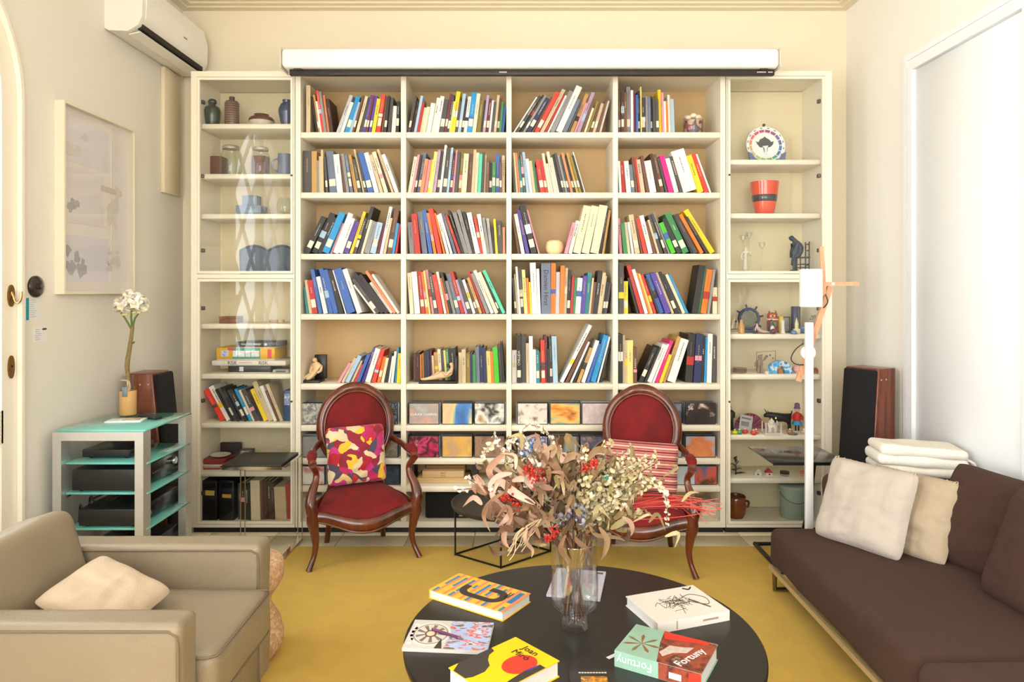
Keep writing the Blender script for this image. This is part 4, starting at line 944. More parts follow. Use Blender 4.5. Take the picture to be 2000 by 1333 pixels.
mesh_part('body', skin_mesh('body', J, [(0, 1), (1, 2), (2, 3), (3, 4), (0, 5), (5, 6), (2, 7), (7, 8), (8, 9), (2, 10), (10, 11), (11, 12)], 1), mat('cfc9b4', .25, var=.05), o)
# bronze figure seated on a chair, bending to its shoe
o = thing('bronze_figure', 'dark bronze statuette of a person bending forward on a chair', 'statuette', (XP(1560, 4.33), 4.33, RZ_mid+.0004))
mb_ = mat('3a4250', .42, .35, var=.15, scale=40)
ch = MB()
for xx, zt in ((.055, .2), (.0, .1)):
    for yy in (-.025, .03): ch.tube([(xx, yy, .012), (xx, yy, zt)], .004, 6)
for z in (.055, .1, .145, .185):
    ch.tube([(.055, -.025, z), (.055, .03, z)], .0035, 6)
for z in (.04, .06):
    for yy in (-.025, .03): ch.tube([(.0, yy, z), (.055, yy, z)], .003, 6)
ch.box(-.008, .06, -.03, .034, .098, .106); part('chair', ch, mb_, o)
part('base', MB().prism([(-.1, -.035), (.07, -.04), (.075, .045), (-.03, .05), (-.09, .02)], Matrix.Identity(4), .012), mb_, o)
J = [((.03, 0, .125), .026, .024), ((.02, 0, .16), .028, .022), ((-.008, 0, .195), .03, .022), ((-.028, 0, .212), .013), ((-.046, 0, .222), .02), ((-.055, 0, .236), .016), ((-.0, -.014, .118), .018), ((-.035, -.014, .108), .014), ((-.035, -.014, .06), .011), ((-.035, -.014, .02), .009), ((-.062, -.014, .016), .008),
     ((-.005, .016, .115), .017), ((-.02, .016, .1), .014), ((-.015, .016, .05), .011), ((-.018, .016, .018), .009), ((-.045, .016, .014), .008), ((-.02, -.03, .185), .013), ((-.035, -.034, .14), .010), ((-.048, -.024, .09), .008), ((-.05, -.018, .05), .007), ((-.02, .03, .185), .013), ((-.032, .034, .14), .01), ((-.04, .022, .1), .008)]
mesh_part('figure', skin_mesh('figure', J, [(0, 1), (1, 2), (2, 3), (3, 4), (4, 5), (0, 6), (6, 7), (7, 8), (8, 9), (9, 10), (0, 11), (11, 12), (12, 13), (13, 14), (14, 15), (2, 16), (16, 17), (17, 18), (18, 19), (2, 20), (20, 21), (21, 22)], 1), mb_, o)

# souvenirs, upper shelf
z = RZ[2]+.0004; y = 4.32
o = thing('ship_wheel', 'dark blue toy ship wheel with a round picture', 'souvenir', (Rx(1468), y+.05, z))
c0 = Vector((0, 0, .088))
part('rim', MB().tube([c0+Vector((.062*math.cos(t*math.pi/14), 0, .062*math.sin(t*math.pi/14))) for t in range(28)], .009, 8, closed=True), mat('22365e', .35, var=.08), o)
for k in range(8):
    a = k*math.pi/4+.2; d = Vector((math.cos(a), 0, math.sin(a)))
    if d.z < -.9: continue
    part('spoke', MB().tube([c0+d*.03, c0+d*.066, c0+d*.078, c0+d*.092], [.004, .004, .0065, .005], 8), mat('1c2c4e', .35), o)
part('picture', MB().lathe([(.05, 0), (.05, .004), (.0001, .005)], 28).xf(frame_m((0, 0, .088), HX, HZ)), art(['2a4038', '6a5a38', '4a6a60', 'a07838'], 30, 3), o)
part('foot', MB().rbox(-.05, .05, -.02, .03, 0, .02, .003, 2), mat('22365e', .35), o)
o = thing('bottle', 'small amber bottle with cork stopper beside ship wheel', 'bottle', (Rx(1446), y-.02, z))
part('body', MB().lathe([(.0001, 0), (.019, 0), (.02, .01), (.02, .05), (.012, .062), (.012, .072)], 16), mat('c8903a', .2, var=.1, coat=.5), o); part('stopper', MB().lathe([(.011, .07), (.012, .084), (.0001, .086)], 12), mat('b09878', .7), o)
o = thing('model_ship', 'little model sailing ship with pale sails', 'model ship', (Rx(1433), y, z))
part('hull', MB().prism([(-.025, .022), (-.018, .004), (.018, .004), (.03, .024)], frame_m((0, .008, 0), HX, HZ), .016), mat('a8907a', .5, var=.1), o)
for a, b in (((-.02, .03), (.006, .11)), ((.01, .03), (.024, .085))): part('sail', MB().prism([(a[0], a[1]), (a[0]+.026, a[1]), (b[0], b[1])], frame_m((0, .002, 0), HX, HZ), .002), mat('cfc6b6', .6, var=.05), o)
part('mast', MB().tube([(.0, 0, .02), (.0, 0, .118)], .0015, 6), mat('7a6248', .6), o)
part('plinth', MB().rbox(-.03, .03, -.012, .012, 0, .005, .001, 1), mat('e2dccb', .5), o)
o = thing('mermaid_figure', 'small reclining lady figurine with dark hair on the souvenir shelf', 'figurine', (Rx(1478), y-.06, z))
J = [((.0, 0, .014), .013), ((-.012, 0, .03), .011), ((-.018, 0, .045), .011), ((-.02, 0, .056), .004), ((-.02, 0, .065), .008), ((.022, 0, .013), .011), ((.045, 0, .01), .007), ((.062, 0, .009), .004), ((-.03, -.006, .035), .004), ((-.034, -.008, .016), .004)]
mesh_part('body', skin_mesh('body', J, [(0, 1), (1, 2), (2, 3), (3, 4), (0, 5), (5, 6), (6, 7), (2, 8), (8, 9)], 1), mat('c8a89c', .4, var=.1), o)
part('hair', MB().ball((-.021, .003, .068), .0095, .009, .009, 10, 6), mat('2c1e1a', .5), o); part('base', MB().rbox(-.04, .07, -.02, .02, 0, .004, .001, 1), mat('7a6458', .5), o)
o = thing('owl_figure', 'red and gold owl figurine with green belly', 'figurine', (Rx(1511), y+.02, z))
part('body', MB().lathe([(.0001, 0), (.026, 0), (.034, .03), (.034, .07), (.03, .085), (.033, .1), (.03, .12), (.0001, .13)], 20), mat('b02c24', .35, var=.1), o)
part('belly', MB().ball((0, -.022, .055), .022, .016, .022, 12, 8), mat('2f9a50', .35), o); part('face', MB().ball((0, -.016, .106), .027, .02, .013, 12, 8), mat('e0c84c', .35), o)
for s in (-1, 1): part('ear', MB().lathe([(.011, 0), (.0001, .026)], 8, (s*.02, 0, .118)), mat('a8281f', .4), o); part('eye', MB().ball((s*.011, -.034, .107), .006), mat('2a2c20', .3), o)
part('collar', MB().lathe([(.034, .082), (.036, .086), (.034, .09)], 20, cap=False), mat('e8e0d0', .4), o)
o = thing('penguin_figure', 'black and white penguin shaped figurine beside the owl', 'figurine', (Rx(1501), y-.05, z))
part('body', MB().lathe([(.0001, 0), (.018, .002), (.023, .025), (.018, .055), (.012, .066), (.014, .076), (.0001, .09)], 16), mat('3c3a44', .35), o); part('belly', MB().ball((0, -.013, .03), .014, .012, .024, 10, 8), mat('e2d8d8', .4), o); part('beak', MB().lathe([(.004, 0), (.0001, .012)], 8).xf(frame_m((0, -.013, .075), HX, HZ)), mat('d8a040', .4), o)
o = thing('glass_paperweight', 'small purple glass ball paperweight', 'paperweight', (Rx(1500), y-.09, z))
part('ball', MB().ball((0, 0, .016), .0175), mat('6a1c4a', .12, var=.4, scale=60, coat=.8), o); part('foot', MB().lathe([(.01, 0), (.011, .002), (.008, .004)], 12), mat('3a1c30', .3), o)
o = thing('tower_model', 'slim white tower model in front of the owl', 'souvenir', (Rx(1523), y-.05, z))
part('shaft', MB().lathe([(.0001, 0), (.017, 0), (.013, .01), (.0095, .03), (.0095, .07), (.012, .074)], 12), mat('e4ddd2', .5), o); part('cap', MB().lathe([(.012, .074), (.012, .082), (.0001, .086)], 12), mat('dcd4c8', .5), o)
o = thing('candle', 'thick yellow candle standing behind the white tower', 'candle', (Rx(1528), y+.02, z))
part('wax', MB().lathe([(.0001, 0), (.015, 0), (.015, .098), (.012, .104), (.0001, .105)], 16), mat('e8c850', .45), o); part('wick', MB().tube([(0, 0, .104), (.001, 0, .112)], .001, 5), mat('2a2420', .8), o)
o = thing('picture_box', 'framed dark picture leaning at the back of the souvenirs', 'picture', (Rx(1541), y+.09, z))
part('frame', MB().rbox(-.045, .045, 0, .014, 0, .1, .002, 1), mat('5a5248', .4), o); part('image', MB().box(-.038, .038, -.001, 0, .008, .092), art(['6a7480', '98a0a0', '8a6a50'], 20, 3), o)
o = thing('church_model', 'pale cream church spire model on the souvenir shelf', 'souvenir', (Rx(1552), y-.03, z))
part('nave', MB().rbox(-.018, .018, -.015, .015, 0, .03, .002, 1), mat('ddd4a8', .5), o); part('spire', MB().lathe([(.012, .03), (.012, .06), (.0001, .1)], 8), mat('d8d09c', .5), o)
o = thing('glass_dome', 'small blue glass dome souvenir on the shelf', 'souvenir', (Rx(1540), y-.08, z)); part('dome', MB().lathe([(.0001, 0), (.018, 0), (.02, .008), (.014, .02), (.0001, .025)], 16), mat('5a86b0', .12, coat=.5), o); part('foot', MB().lathe([(.02, 0), (.021, .003), (.018, .004)], 16), mat('3a5878', .3), o)
o = thing('tall_box', 'tall dark blue gift box with gold line', 'box', (Rx(1561), y+.06, z)); part('body', MB().rbox(-.02, .025, -.02, .02, 0, .165, .002, 1), mat('333c5c', .4), o); part('gold_line', MB().box(.012, .014, -.021, -.02, .01, .155), mat('b89a50', .3, .8), o)
o = thing('blue_dish', 'cloudy blue ceramic dish beside the lamp post', 'dish', (Rx(1566), y-.02, z)); part('bowl', MB().lathe([(.0001, 0), (.018, 0), (.034, .03), (.03, .045), (.028, .045), (.03, .03), (.0001, .006)], 18, cap=False), mat('44627c', .3, var=.3, scale=50), o)
o = thing('bead_plant', 'tiny silver wire tree souvenir', 'souvenir', (Rx(1590), y, z)); m = MB().tube([(0, 0, 0), (0, 0, .05)], .003, 6)
for k in range(26): a = rnd.uniform(0, 6.28); r_ = rnd.uniform(.005, .026); m.ball((r_*math.cos(a), r_*math.sin(a), .05+rnd.uniform(-.015, .06)), .006, n=6, m=4)
part('branches', m, mat('b0aaa0', .35, .4), o); part('foot', MB().lathe([(.016, 0), (.016, .005), (.0001, .006)], 12), mat('8a8478', .5), o)
# souvenirs, second shelf
z = RZ[3]+.0004
o = thing('painted_arch', 'bright blue painted clay arch with a little doorway', 'souvenir', (Rx(1519), y-.03, z))
pts = [(-.072, 0), (-.025, 0)]+[(-.025*math.cos(t*math.pi/8), .032*math.sin(t*math.pi/8)+.018) for t in range(9)]+[(.025, 0), (.072, 0)]+[(.072*math.cos(t*math.pi/12), .02+.06*math.sin(t*math.pi/12)) for t in range(13)]
part('arch', MB().prism(pts, frame_m((0, .02, 0), HX, HZ), .04), ramp_mat(['2a7cc0', '48a8dc', 'c8dce8', '2a68a8'], 'noise', 30, .35, (1, 1, 1), 4.), o); part('doorway', MB().prism([(-.014, 0), (.014, 0), (.014, .02), (0, .034), (-.014, .02)], frame_m((0, -.005, 0), HX, HZ), .012), mat('a8683c', .5), o)
o = thing('robot_figure', 'jointed brown wooden robot figure with raised arm', 'figurine', (Rx(1481), y-.03, z)); m_rb = mat('8a7064', .5, var=.1)
part('torso', MB().rbox(-.016, .016, -.01, .01, .045, .085, .003, 2), m_rb, o); part('head', MB().rbox(-.012, .012, -.01, .01, .088, .112, .004, 2), m_rb, o)
for s in (-1, 1): part('leg', MB().rbox(s*.009-.007, s*.009+.007, -.009, .009, 0, .045, .002, 1), m_rb, o); part('arm', MB().tube([(s*.018, 0, .08), (s*.032, -.005, .062 if s < 0 else .09), (s*.035, -.014, .045 if s < 0 else .112)], .0055, 8), m_rb, o)
o = thing('clay_plates', 'stack of small terracotta saucers at the shelf end', 'plates', (Rx(1443), y-.02, z))
for k in range(4): part('saucer', MB().lathe([(.0001, 0), (.03, 0), (.045, .008), (.043, .009), (.028, .003), (.0001, .003)], 20, (0, 0, k*.008), cap=False), mat('b08a74', .6, var=.1), o)
o = thing('pink_teapot', 'pale pink and white miniature teapot beside lamp post', 'teapot', (Rx(1556), y-.02, z))
part('body', MB().lathe([(.0001, 0), (.02, 0), (.034, .02), (.034, .035), (.02, .05), (.0001, .055)], 20), ramp_mat(['d89a9e', 'e8d4d0', 'c87a82'], 'z', 14, .3), o); part('knob', MB().ball((0, 0, .06), .007), mat('d8a0a0', .3), o); part('handle', MB().tube(catmull([(-.03, 0, .042), (-.05, 0, .036), (-.048, 0, .02), (-.03, 0, .014)], 4), .003, 6), mat('d89a9e', .3), o); part('spout', MB().tube([(.03, 0, .02), (.045, 0, .03), (.05, 0, .045)], [.006, .005, .004], 8), mat('d89a9e', .3), o)
o = thing('brown_shell', 'brown rounded turtle shell box near the hinge', 'box', (Rx(1594), y, z)); part('shell', MB().lathe([(.032, 0), (.036, .008), (.028, .024), (.0001, .032)], 18), mat('8a5a34', .4, var=.3, scale=60), o)
for s in ((-.03, .0), (.03, -.01)): part('foot', MB().ball((s[0], s[1]-.01, .005), .008, .008, .005, 8, 5), mat('6a4428', .5), o)
o = thing('wire_stand', 'thin wire jewellery stand behind the painted arch', 'stand', (Rx(1505), y+.08, z)); m = MB(); m.tube([(-.06, 0, .0), (-.06, 0, .12), (.06, 0, .13), (.06, 0, 0)], .002, 6)
part('frame', m, mat('6a6458', .4, .6), o)
for k in range(6): part('pendant', MB().ball((-.045+k*.018, 0, .105-rnd.uniform(0, .03)), .006, n=8, m=5), mat(rnd.choice(['8a8070', '7a6a58', '9a9488']), .4), o)
o = thing('white_pot', 'tiny white thimble cup beside the robot figure', 'cup', (Rx(1489), y-.08, z)); part('cup', MB().lathe([(.0001, 0), (.009, 0), (.013, .018), (.011, .018), (.008, .003), (.0001, .003)], 14, cap=False), mat('ece6dc', .3), o)
o = thing('red_fan_doll', 'small red and blue paper figure behind the arch', 'figurine', (Rx(1536), y+.05, z)); part('skirt', MB().lathe([(.024, 0), (.006, .05), (.0001, .052)], 14), mat('b06a6e', .5), o); part('head', MB().ball((0, 0, .062), .011), mat('d8b49a', .5), o)
# third shelf: fan, taj mahal, bull, doll, bracelets
z = RZ[4]+.0004
o = thing('hand_fan', 'purple and red folding hand fan standing open', 'fan', (Rx(1472), y+.08, z))
m = MB(); nb = 14
for k in range(nb):
    a0, a1 = math.pi*(k/nb), math.pi*((k+.92)/nb); part('blade', MB().prism([(.015*math.cos(a0), .015*math.sin(a0)), (.098*math.cos(a0), .098*math.sin(a0)), (.1*math.cos(a1), .1*math.sin(a1)), (.015*math.cos(a1), .015*math.sin(a1))], frame_m((0, .002*(k % 2), .004), HX, HZ), .0012), mat(('8a3450', '7a2c4c')[k % 2], .5, var=.15, scale=40), o)
o = thing('greeting_card', 'grey greeting card with printed picture leaning on the fan', 'card', (Rx(1457), y+.02, z), (R(-14), R(12), 0)); part('sheet', MB().box(-.04, .04, 0, .002, 0, .1), mat('b2aca8', .6), o); part('print', MB().box(-.03, .02, -.0006, 0, .03, .06), mat('7a7472', .6), o); part('print', MB().box(-.03, .03, -.0006, 0, .075, .085), mat('6a6664', .6), o)
o = thing('taj_mahal_model', 'white domed palace model with four minarets', 'model', (Rx(1500), y-.06, z)); m_t = mat('ddd2c6', .45, var=.05)
part('plinth', MB().box(-.055, .055, -.04, .04, 0, .012), m_t, o); part('hall', MB().rbox(-.026, .026, -.02, .02, .012, .056, .002, 1), m_t, o); part('dome', MB().lathe([(.014, .056), (.019, .066), (.016, .08), (.006, .09), (.0001, .1)], 16), m_t, o); part('arch_recess', MB().prism([(-.009, .013), (.009, .013), (.009, .036), (0, .046), (-.009, .036)], frame_m((0, -.0205, 0), HX, HZ), .001), mat('a89c90', .5), o)
for sx in (-1, 1):
    for sy in (-1, 1): part('minaret', MB().lathe([(.0045, .012), (.0035, .066), (.005, .067), (.0001, .078)], 8, (sx*.046, sy*.033, 0)), m_t, o)
    part('small_dome', MB().lathe([(.006, .056), (.007, .061), (.0001, .07)], 10, (sx*.02, 0, 0)), m_t, o)
o = thing('bull_figure', 'black cattle figurine with a small gold bell', 'figurine', (Rx(1527), y+.05, z)); m_bl = mat('17161a', .5, var=.1)
J = [((.055, 0, .085), .026, .024), ((.015, 0, .082), .028, .026), ((-.03, 0, .088), .029, .027), ((-.055, 0, .098), .02), ((-.075, 0, .1), .018), ((-.096, 0, .086), .011),
     ((-.038, -.016, .05), .011), ((-.038, -.016, .025), .0075), ((-.04, -.016, .004), .0075), ((-.036, .016, .05), .011), ((-.036, .016, .025), .0075), ((-.038, .016, .004), .0075),
     ((.058, -.014, .055), .013), ((.066, -.014, .028), .0075), ((.062, -.014, .004), .0075), ((.062, .014, .055), .013), ((.07, .014, .028), .0075), ((.066, .014, .004), .0075), ((.08, 0, .105), .004), ((.084, 0, .125), .004)]
mesh_part('body', skin_mesh('body', J, [(0, 1), (1, 2), (2, 3), (3, 4), (4, 5), (2, 6), (6, 7), (7, 8), (2, 9), (9, 10), (10, 11), (0, 12), (12, 13), (13, 14), (0, 15), (15, 16), (16, 17), (0, 18), (18, 19)], 1), m_bl, o)
for s in (-1, 1): part('horn', MB().tube([(-.072, s*.014, .112), (-.076, s*.026, .12), (-.082, s*.028, .132)], [.004, .003, .001], 6), mat('4a443c', .4), o)
part('bell', MB().lathe([(.008, 0), (.006, .01), (.0001, .013)], 12, (-.03, -.03, .078)), mat('d8c060', .25, .8), o)
o = thing('doll', 'small doll in a red jacket and blue skirt with purple hat', 'doll', (Rx(1562), y+.04, z))
part('skirt', MB().lathe([(.032, .038), (.03, .05), (.02, .066), (.0001, .068)], 16), mat('2f86b8', .6), o); part('jacket', MB().lathe([(.021, .06), (.026, .08), (.02, .11), (.0001, .118)], 16), mat('b83028', .6), o); part('head', MB().ball((0, 0, .132), .016), mat('d8ac90', .5), o); part('hat', MB().lathe([(.022, .14), (.016, .146), (.015, .17), (.0001, .176)], 14), mat('6a4a78', .6), o)
for s in (-1, 1): part('leg', MB().tube([(s*.009, 0, .0), (s*.009, 0, .04)], .0055, 8), mat('2a2830', .6), o); part('arm', MB().tube([(s*.02, 0, .105), (s*.034, -.004, .085), (s*.03, -.01, .068)], .006, 8), mat('a82c26', .6), o)
for k, (px, col, yy) in enumerate(((1427, 'd8d020', -.08), (1437, '48a070', -.07), (1450, 'd03828', -.05), (1462, 'e0504c', -.09), (1470, 'd87868', -.06), (1535, 'b08058', -.06), (1562, 'c8b0a0', -.06), (1600, '8a5a34', -.03))):
    nm = ['yellow', 'green', 'red', 'coral', 'salmon', 'tan', 'stone', 'brown'][k]
    o = thing('trinket', 'small %s beaded trinket bowl on the shelf with the cattle figurine' % nm, 'trinket', (Rx(px), y+yy, z)); part('bowl', MB().lathe([(.0001, 0), (.012, 0), (.02, .012), (.016, .022), (.0001, .026)], 12), mat(col, .45, var=.15, scale=90), o)
    part('bead', MB().ball((0, 0, .028), .006, n=8, m=5), mat('e8dcc8', .4), o)
o = thing('dark_lantern', 'dark metal lantern at the shelf end behind the card', 'lantern', (Rx(1431), y+.06, z)); part('body', MB().lathe([(.0001, 0), (.03, 0), (.03, .01), (.022, .015), (.022, .075), (.032, .08), (.034, .11), (.02, .125), (.0001, .13)], 16), mat('35352f', .45, .4, var=.1), o); part('ring', MB().tube([(.012*math.cos(t*.5), 0, .138+.012*math.sin(t*.5)) for t in range(13)], .002, 6), mat('35352f', .45, .4), o)
# bracelets lying as a tray
o = thing('bracelet', 'flat silver bracelet lying before the cattle figurine', 'bracelet', (Rx(1538), y-.08, z)); part('band', MB().tube([(.026*math.cos(t*.314), .026*math.sin(t*.314), .004) for t in range(20)], .004, 6, closed=True), mat('8c8478', .35, .6), o); part('clasp', MB().rbox(.022, .032, -.006, .006, 0, .009, .002, 1), mat('a49a88', .3, .7), o)
# fourth shelf
z = RZ[5]+.0004
o = thing('coral_branch', 'dark spiky metal leaf ornament on the lower souvenir shelf', 'ornament', (Rx(1437), y, z))
for k in range(14): a = k*.45; zz = .012+.008*k; r_ = .065-.0035*k; part('leaf', MB().tube([(0, 0, zz*.7), (r_*.5*math.cos(a*3), r_*.3*math.sin(a*3), zz), (r_*math.cos(a*3), r_*.5*math.sin(a*3), zz*.9)], [.005, .006, .001], 6, flat=.35), mat(('4a4438', '6a5a40', 'b0a48c')[k % 3], .4, .3), o)
part('stem', MB().tube([(0, 0, 0), (0, 0, .11)], .005, 6), mat('3a3428', .4, .3), o)
for px, c, roof in ((1477, 'd8d4c4', 'c8c4b4'), (1499, 'dcd4cc', 'b83430')):
    o = thing('house_model', 'miniature white house with a %s roof' % ('red' if roof[0] == 'b' else 'pale'), 'model house', (Rx(px), y-.02, z))
    part('walls', MB().box(-.02, .02, -.014, .014, 0, .02), mat(c, .5), o); part('roof', MB().prism([(-.024, .019), (.024, .019), (0, .045)], frame_m((0, .017, 0), HX, HZ), .034), mat(roof, .5), o); part('window', MB().box(-.006, .006, -.0148, -.014, .005, .014), mat('4a4844', .4), o)
for px, nm, c in ((1530, 'dark', '3a343a'), (1569, 'coral', 'c8705c')):
    o = thing('round_box', 'small round %s lacquer box with striped rim' % nm, 'box', (Rx(px), y-.02, z)); part('body', MB().lathe([(.0001, 0), (.026, 0), (.028, .004), (.028, .026), (.0001, .03)], 20), mat(c, .3), o); part('rim', MB().lathe([(.0285, .004), (.0295, .007), (.0285, .01)], 20, cap=False), mat('c8a8a4', .4), o)
# foot of the cabinet: brown pot and pale green pail
z = RZ_bot+.0004; y = 4.34
o = thing('clay_pot', 'glossy brown clay pot with lug handle behind glass', 'pot', (Rx(1437), y, z))
part('body', MB().lathe([(.0001, 0), (.046, 0), (.06, .03), (.064, .07), (.056, .1), (.06, .125), (.056, .13), (.05, .1), (.056, .07), (.05, .02), (.0001, .01)], 24, cap=False), mat('7a3a1c', .22, var=.2, scale=30, coat=.5), o); part('lug', MB().tube(catmull([(.06, 0, .1), (.08, 0, .095), (.078, 0, .07), (.062, 0, .06)], 4), .007, 8), mat('6a3018', .25), o); part('rim', MB().lathe([(.056, .125), (.062, .13), (.056, .136), (.052, .13)], 24, cap=False), mat('58301c', .3), o)
o = thing('pail', 'pale green enamel pail with lid and wire handle', 'bucket', (Rx(1549), y, z))
part('body', MB().lathe([(.0001, 0), (.07, 0), (.072, .004), (.083, .19), (.0001, .19)], 36), mat('9db0a0', .4, var=.04), o); part('lid', MB().lathe([(.085, .188), (.085, .202), (.08, .206), (.0001, .208)], 36), mat('a6b8a8', .4, var=.04), o)
part('handle', MB().tube([(.086*math.cos(t), -.086*math.sin(t)*.96-.0, .165-.06*math.sin(t)) for t in [math.pi*k/16 for k in range(17)]], .0025, 6), mat('8a8f88', .3, .8), o)
for s in (-1, 1): part('lug', MB().ball((s*.083, 0, .165), .009, .006, .009, 10, 6), mat('c8ccc4', .3, .6), o)

# ------------------------------------------------------------------ furniture
def cushion_mb(w, h, t, bow=.06, seed=0, wr=.006, n=34):
    m = MB()
    for s in (-1, 1):
        def fn(a, b, s=s):
            u, v = 2*a-1, 2*b-1
            x = w/2*u*(1-bow*(1-v*v)); z = h/2*v*(1-bow*(1-u*u))
            cr = 1-.075*(abs(u*v))**5; x *= cr; z *= cr
            p = max(0, (1-abs(u)**3.2)*(1-abs(v)**3.2))**.46
            nz = mnoise.noise(Vector((x*9+seed, z*9, seed*3.)))*wr*2.2 - abs(mnoise.noise(Vector((x*5+z*11+seed, z*16-x*6, seed))))*wr*3 + mnoise.noise(Vector((x*26, z*8+seed, seed)))*wr
            return Vector((x, s*(t/2*p + nz*p), z))
        m.grid(fn, n, n)
    return m
def cushion(label, w, h, t, M, m, seed=0, bow=.06, wr=.006, piping=None, name='cushion'):
    o = thing(name, label, 'cushion'); o.matrix_world = M
    part('cover', cushion_mb(w, h, t, bow, seed, wr), m, o, sharp=False)
    if piping:
        pts = []
        for k in range(48):
            a = k/48*4; e, f_ = int(a), a-int(a); u, v = [(2*f_-1, -1), (1, 2*f_-1), (1-2*f_, 1), (-1, 1-2*f_)][e]
            pts.append((w/2*u*(1-bow*(1-v*v)), 0, h/2*v*(1-bow*(1-u*u))))
        part('seam', MB().tube(pts, .004, 6, closed=True), piping, o)
    return o
def face_m(c, x, z):
    """matrix with local x along x, local z along z (made perpendicular)"""
    x = Vector(x).normalized(); z = Vector(z); z = (z-x*z.dot(x)).normalized(); y = z.cross(x)
    return Matrix(((x.x, y.x, z.x, c[0]), (x.y, y.y, z.y, c[1]), (x.z, y.z, z.z, c[2]), (0, 0, 0, 1)))

# -- two red velvet chairs with carved frames
M_wood = ramp_mat(['3a160c', '582414', '6c321c', '481c10'], 'noise', 9, .22, (1, 1, .35), 3., False, 4., coat=.5)
M_velvet = mat('6e0509', .85, var=.45, scale=9, bump=.25, bscale=300, sheen=.3)
def velvet_chair(label, loc, rz):
    o = thing('velvet_chair', label, 'chair', loc, rz)
    for s in (-1, 1):
        part('leg', MB().tube(catmull([(s*.292, -.012, .0125), (s*.285, -.006, .03), (s*.266, .012, .075), (s*.256, .02, .135), (s*.262, .008, .205), (s*.272, .0, .265), (s*.27, .002, .315)], 5), catr([.017, .0145, .0135, .0165, .024, .032, .03], 5), 12), M_wood, o)
        part('leg', MB().tube(catmull([(s*.165, .425, .0), (s*.155, .40, .10), (s*.145, .375, .21), (s*.15, .37, .33)], 5), catr([.015, .017, .02, .021], 5), 10), M_wood, o)
        part('arm_post', MB().tube(catmull([(s*.27, .002, .30), (s*.282, .004, .355), (s*.272, .03, .41), (s*.252, .062, .46), (s*.25, .07, .50), (s*.264, .042, .535), (s*.27, .028, .555)], 5), catr([.032, .03, .024, .018, .0165, .019, .022], 5), 12), M_wood, o)
        part('arm', MB().tube(catmull([(s*.27, .02, .555), (s*.272, .05, .57), (s*.262, .15, .572), (s*.245, .27, .585), (s*.205, .375, .60)], 6), catr([.021, .022, .018, .017, .02], 6), 10), M_wood, o)
        part('arm_pad', MB().tube(catmull([(s*.272, .032, .573), (s*.272, .06, .588), (s*.265, .13, .588), (s*.257, .18, .583)], 5), catr([.014, .026, .026, .012], 5), 12), M_velvet, o)
    b = lambda u: (1-u*u)**2
    us = [-1+2*i/30 for i in range(31)]
    part('front_rail', MB().tube([(.27*u, -.048*b(u), .288-.055*b(u)) for u in us], [.03+.006*b(u) for u in us], 12, flat=.62, up=(0, 0, 1)), M_wood, o)
    part('rail_bead', MB().tube([(.265*u, -.06*b(u)-.008, .262-.061*b(u)) for u in us], .0065, 8), M_wood, o)
    for s in (-1, 1): part('side_rail', MB().tube([(s*.268, .01, .29), (s*.24, .2, .288), (s*.165, .375, .295)], .026, 10, flat=.6, up=(0, 0, 1)), M_wood, o)
    part('rear_rail', MB().tube([(-.16, .378, .295), (.16, .378, .295)], .026, 10, flat=.6, up=(0, 0, 1)), M_wood, o)
    def seat(a, c):
        u, v = 2*a-1, c; wdt = lerp(.257, .165, v**1.3); y = lerp(-.052*b(u)+.004, .385, v)
        e = max(0, (1-abs(u)**3)*(1-abs(2*v-1)**4))**.5
        z = .292 - .048*b(u)*(1-v)**2 + .085*e
        return Vector((u*wdt, y, z + .004*mnoise.noise(Vector((u*3, v*3, 1)))))
    m = MB(); m.grid(seat, 28, 24); m.grid(lambda a, c: Vector((seat(a, c).x, seat(a, c).y, .262)), 6, 6); part('seat', m, M_velvet, o, sharp=False)
    N = 44
    def oval(t, a, bb, dy=0.):
        x = a*math.cos(t)*(1+.05*math.sin(t)); z = bb*math.sin(t); return Vector((x, .395+z*.13+dy, .668+z))
    part('back_frame', MB().tube([oval(2*math.pi*k/N, .202, .236) for k in range(N)], .0285, 12, closed=True, flat=.75), M_wood, o)
    part('back_bead', MB().tube([oval(2*math.pi*k/N, .181, .214, -.018) for k in range(N)], .007, 8, closed=True), M_wood, o)
    def bk(a, c):
        t = 2*math.pi*a; p = oval(t, .182*c, .216*c); p.y += -.012-.038*(1-c*c); return p
    m = MB(); m.grid(bk, 40, 10); part('back_pad', m, M_velvet, o, sharp=False)
    m = MB(); m.grid(lambda a, c: oval(2*math.pi*a, .19*c, .222*c, .014), 40, 3); part('back_lining', m, mat('5a0a0e', .9, var=.1), o)
    for s in (-1, 1): part('back_post', MB().tube(catmull([(s*.15, .372, .30), (s*.138, .365, .38), (s*.125, .362, .45), (s*.14, .368, .505)], 4), catr([.022, .02, .02, .018], 4), 10), M_wood, o)
    part('crest', MB().tube([oval(t, .206, .241, -.006) for t in [math.pi*(.3+.4*k/14) for k in range(15)]], [.012+.018*math.sin(math.pi*k/14) for k in range(15)], 10, flat=.7), M_wood, o)
    return o
def catr(rs, n):
    out = []
    for i in range(len(rs)-1): out += [lerp(rs[i], rs[i+1], k/n) for k in range(n)]
    return out+[rs[-1]]
c1 = velvet_chair('carved wooden armchair in red velvet holding the multicoloured floral cushion', (-.80, 3.715, 0), R(20))
c2 = velvet_chair('carved wooden armchair in red velvet holding the pink striped cushion', (.64, 3.59, 0), R(-13))
def in_chair(loc, rz, p): return Matrix.Translation(loc) @ Matrix.Rotation(rz, 4, 'Z') @ p
petal = ramp_mat(['e8a020', 'e0c080', 'b01028', 'c02878', 'd8c49a', '8a1830', '4a4058', 'e8b830', 'b82058', 'dcc8a0', 'c01820', '7a2468'], 'voronoi', 20, .8, (1, .3, 1), 2.3, True, sheen=.3, dist=.12)
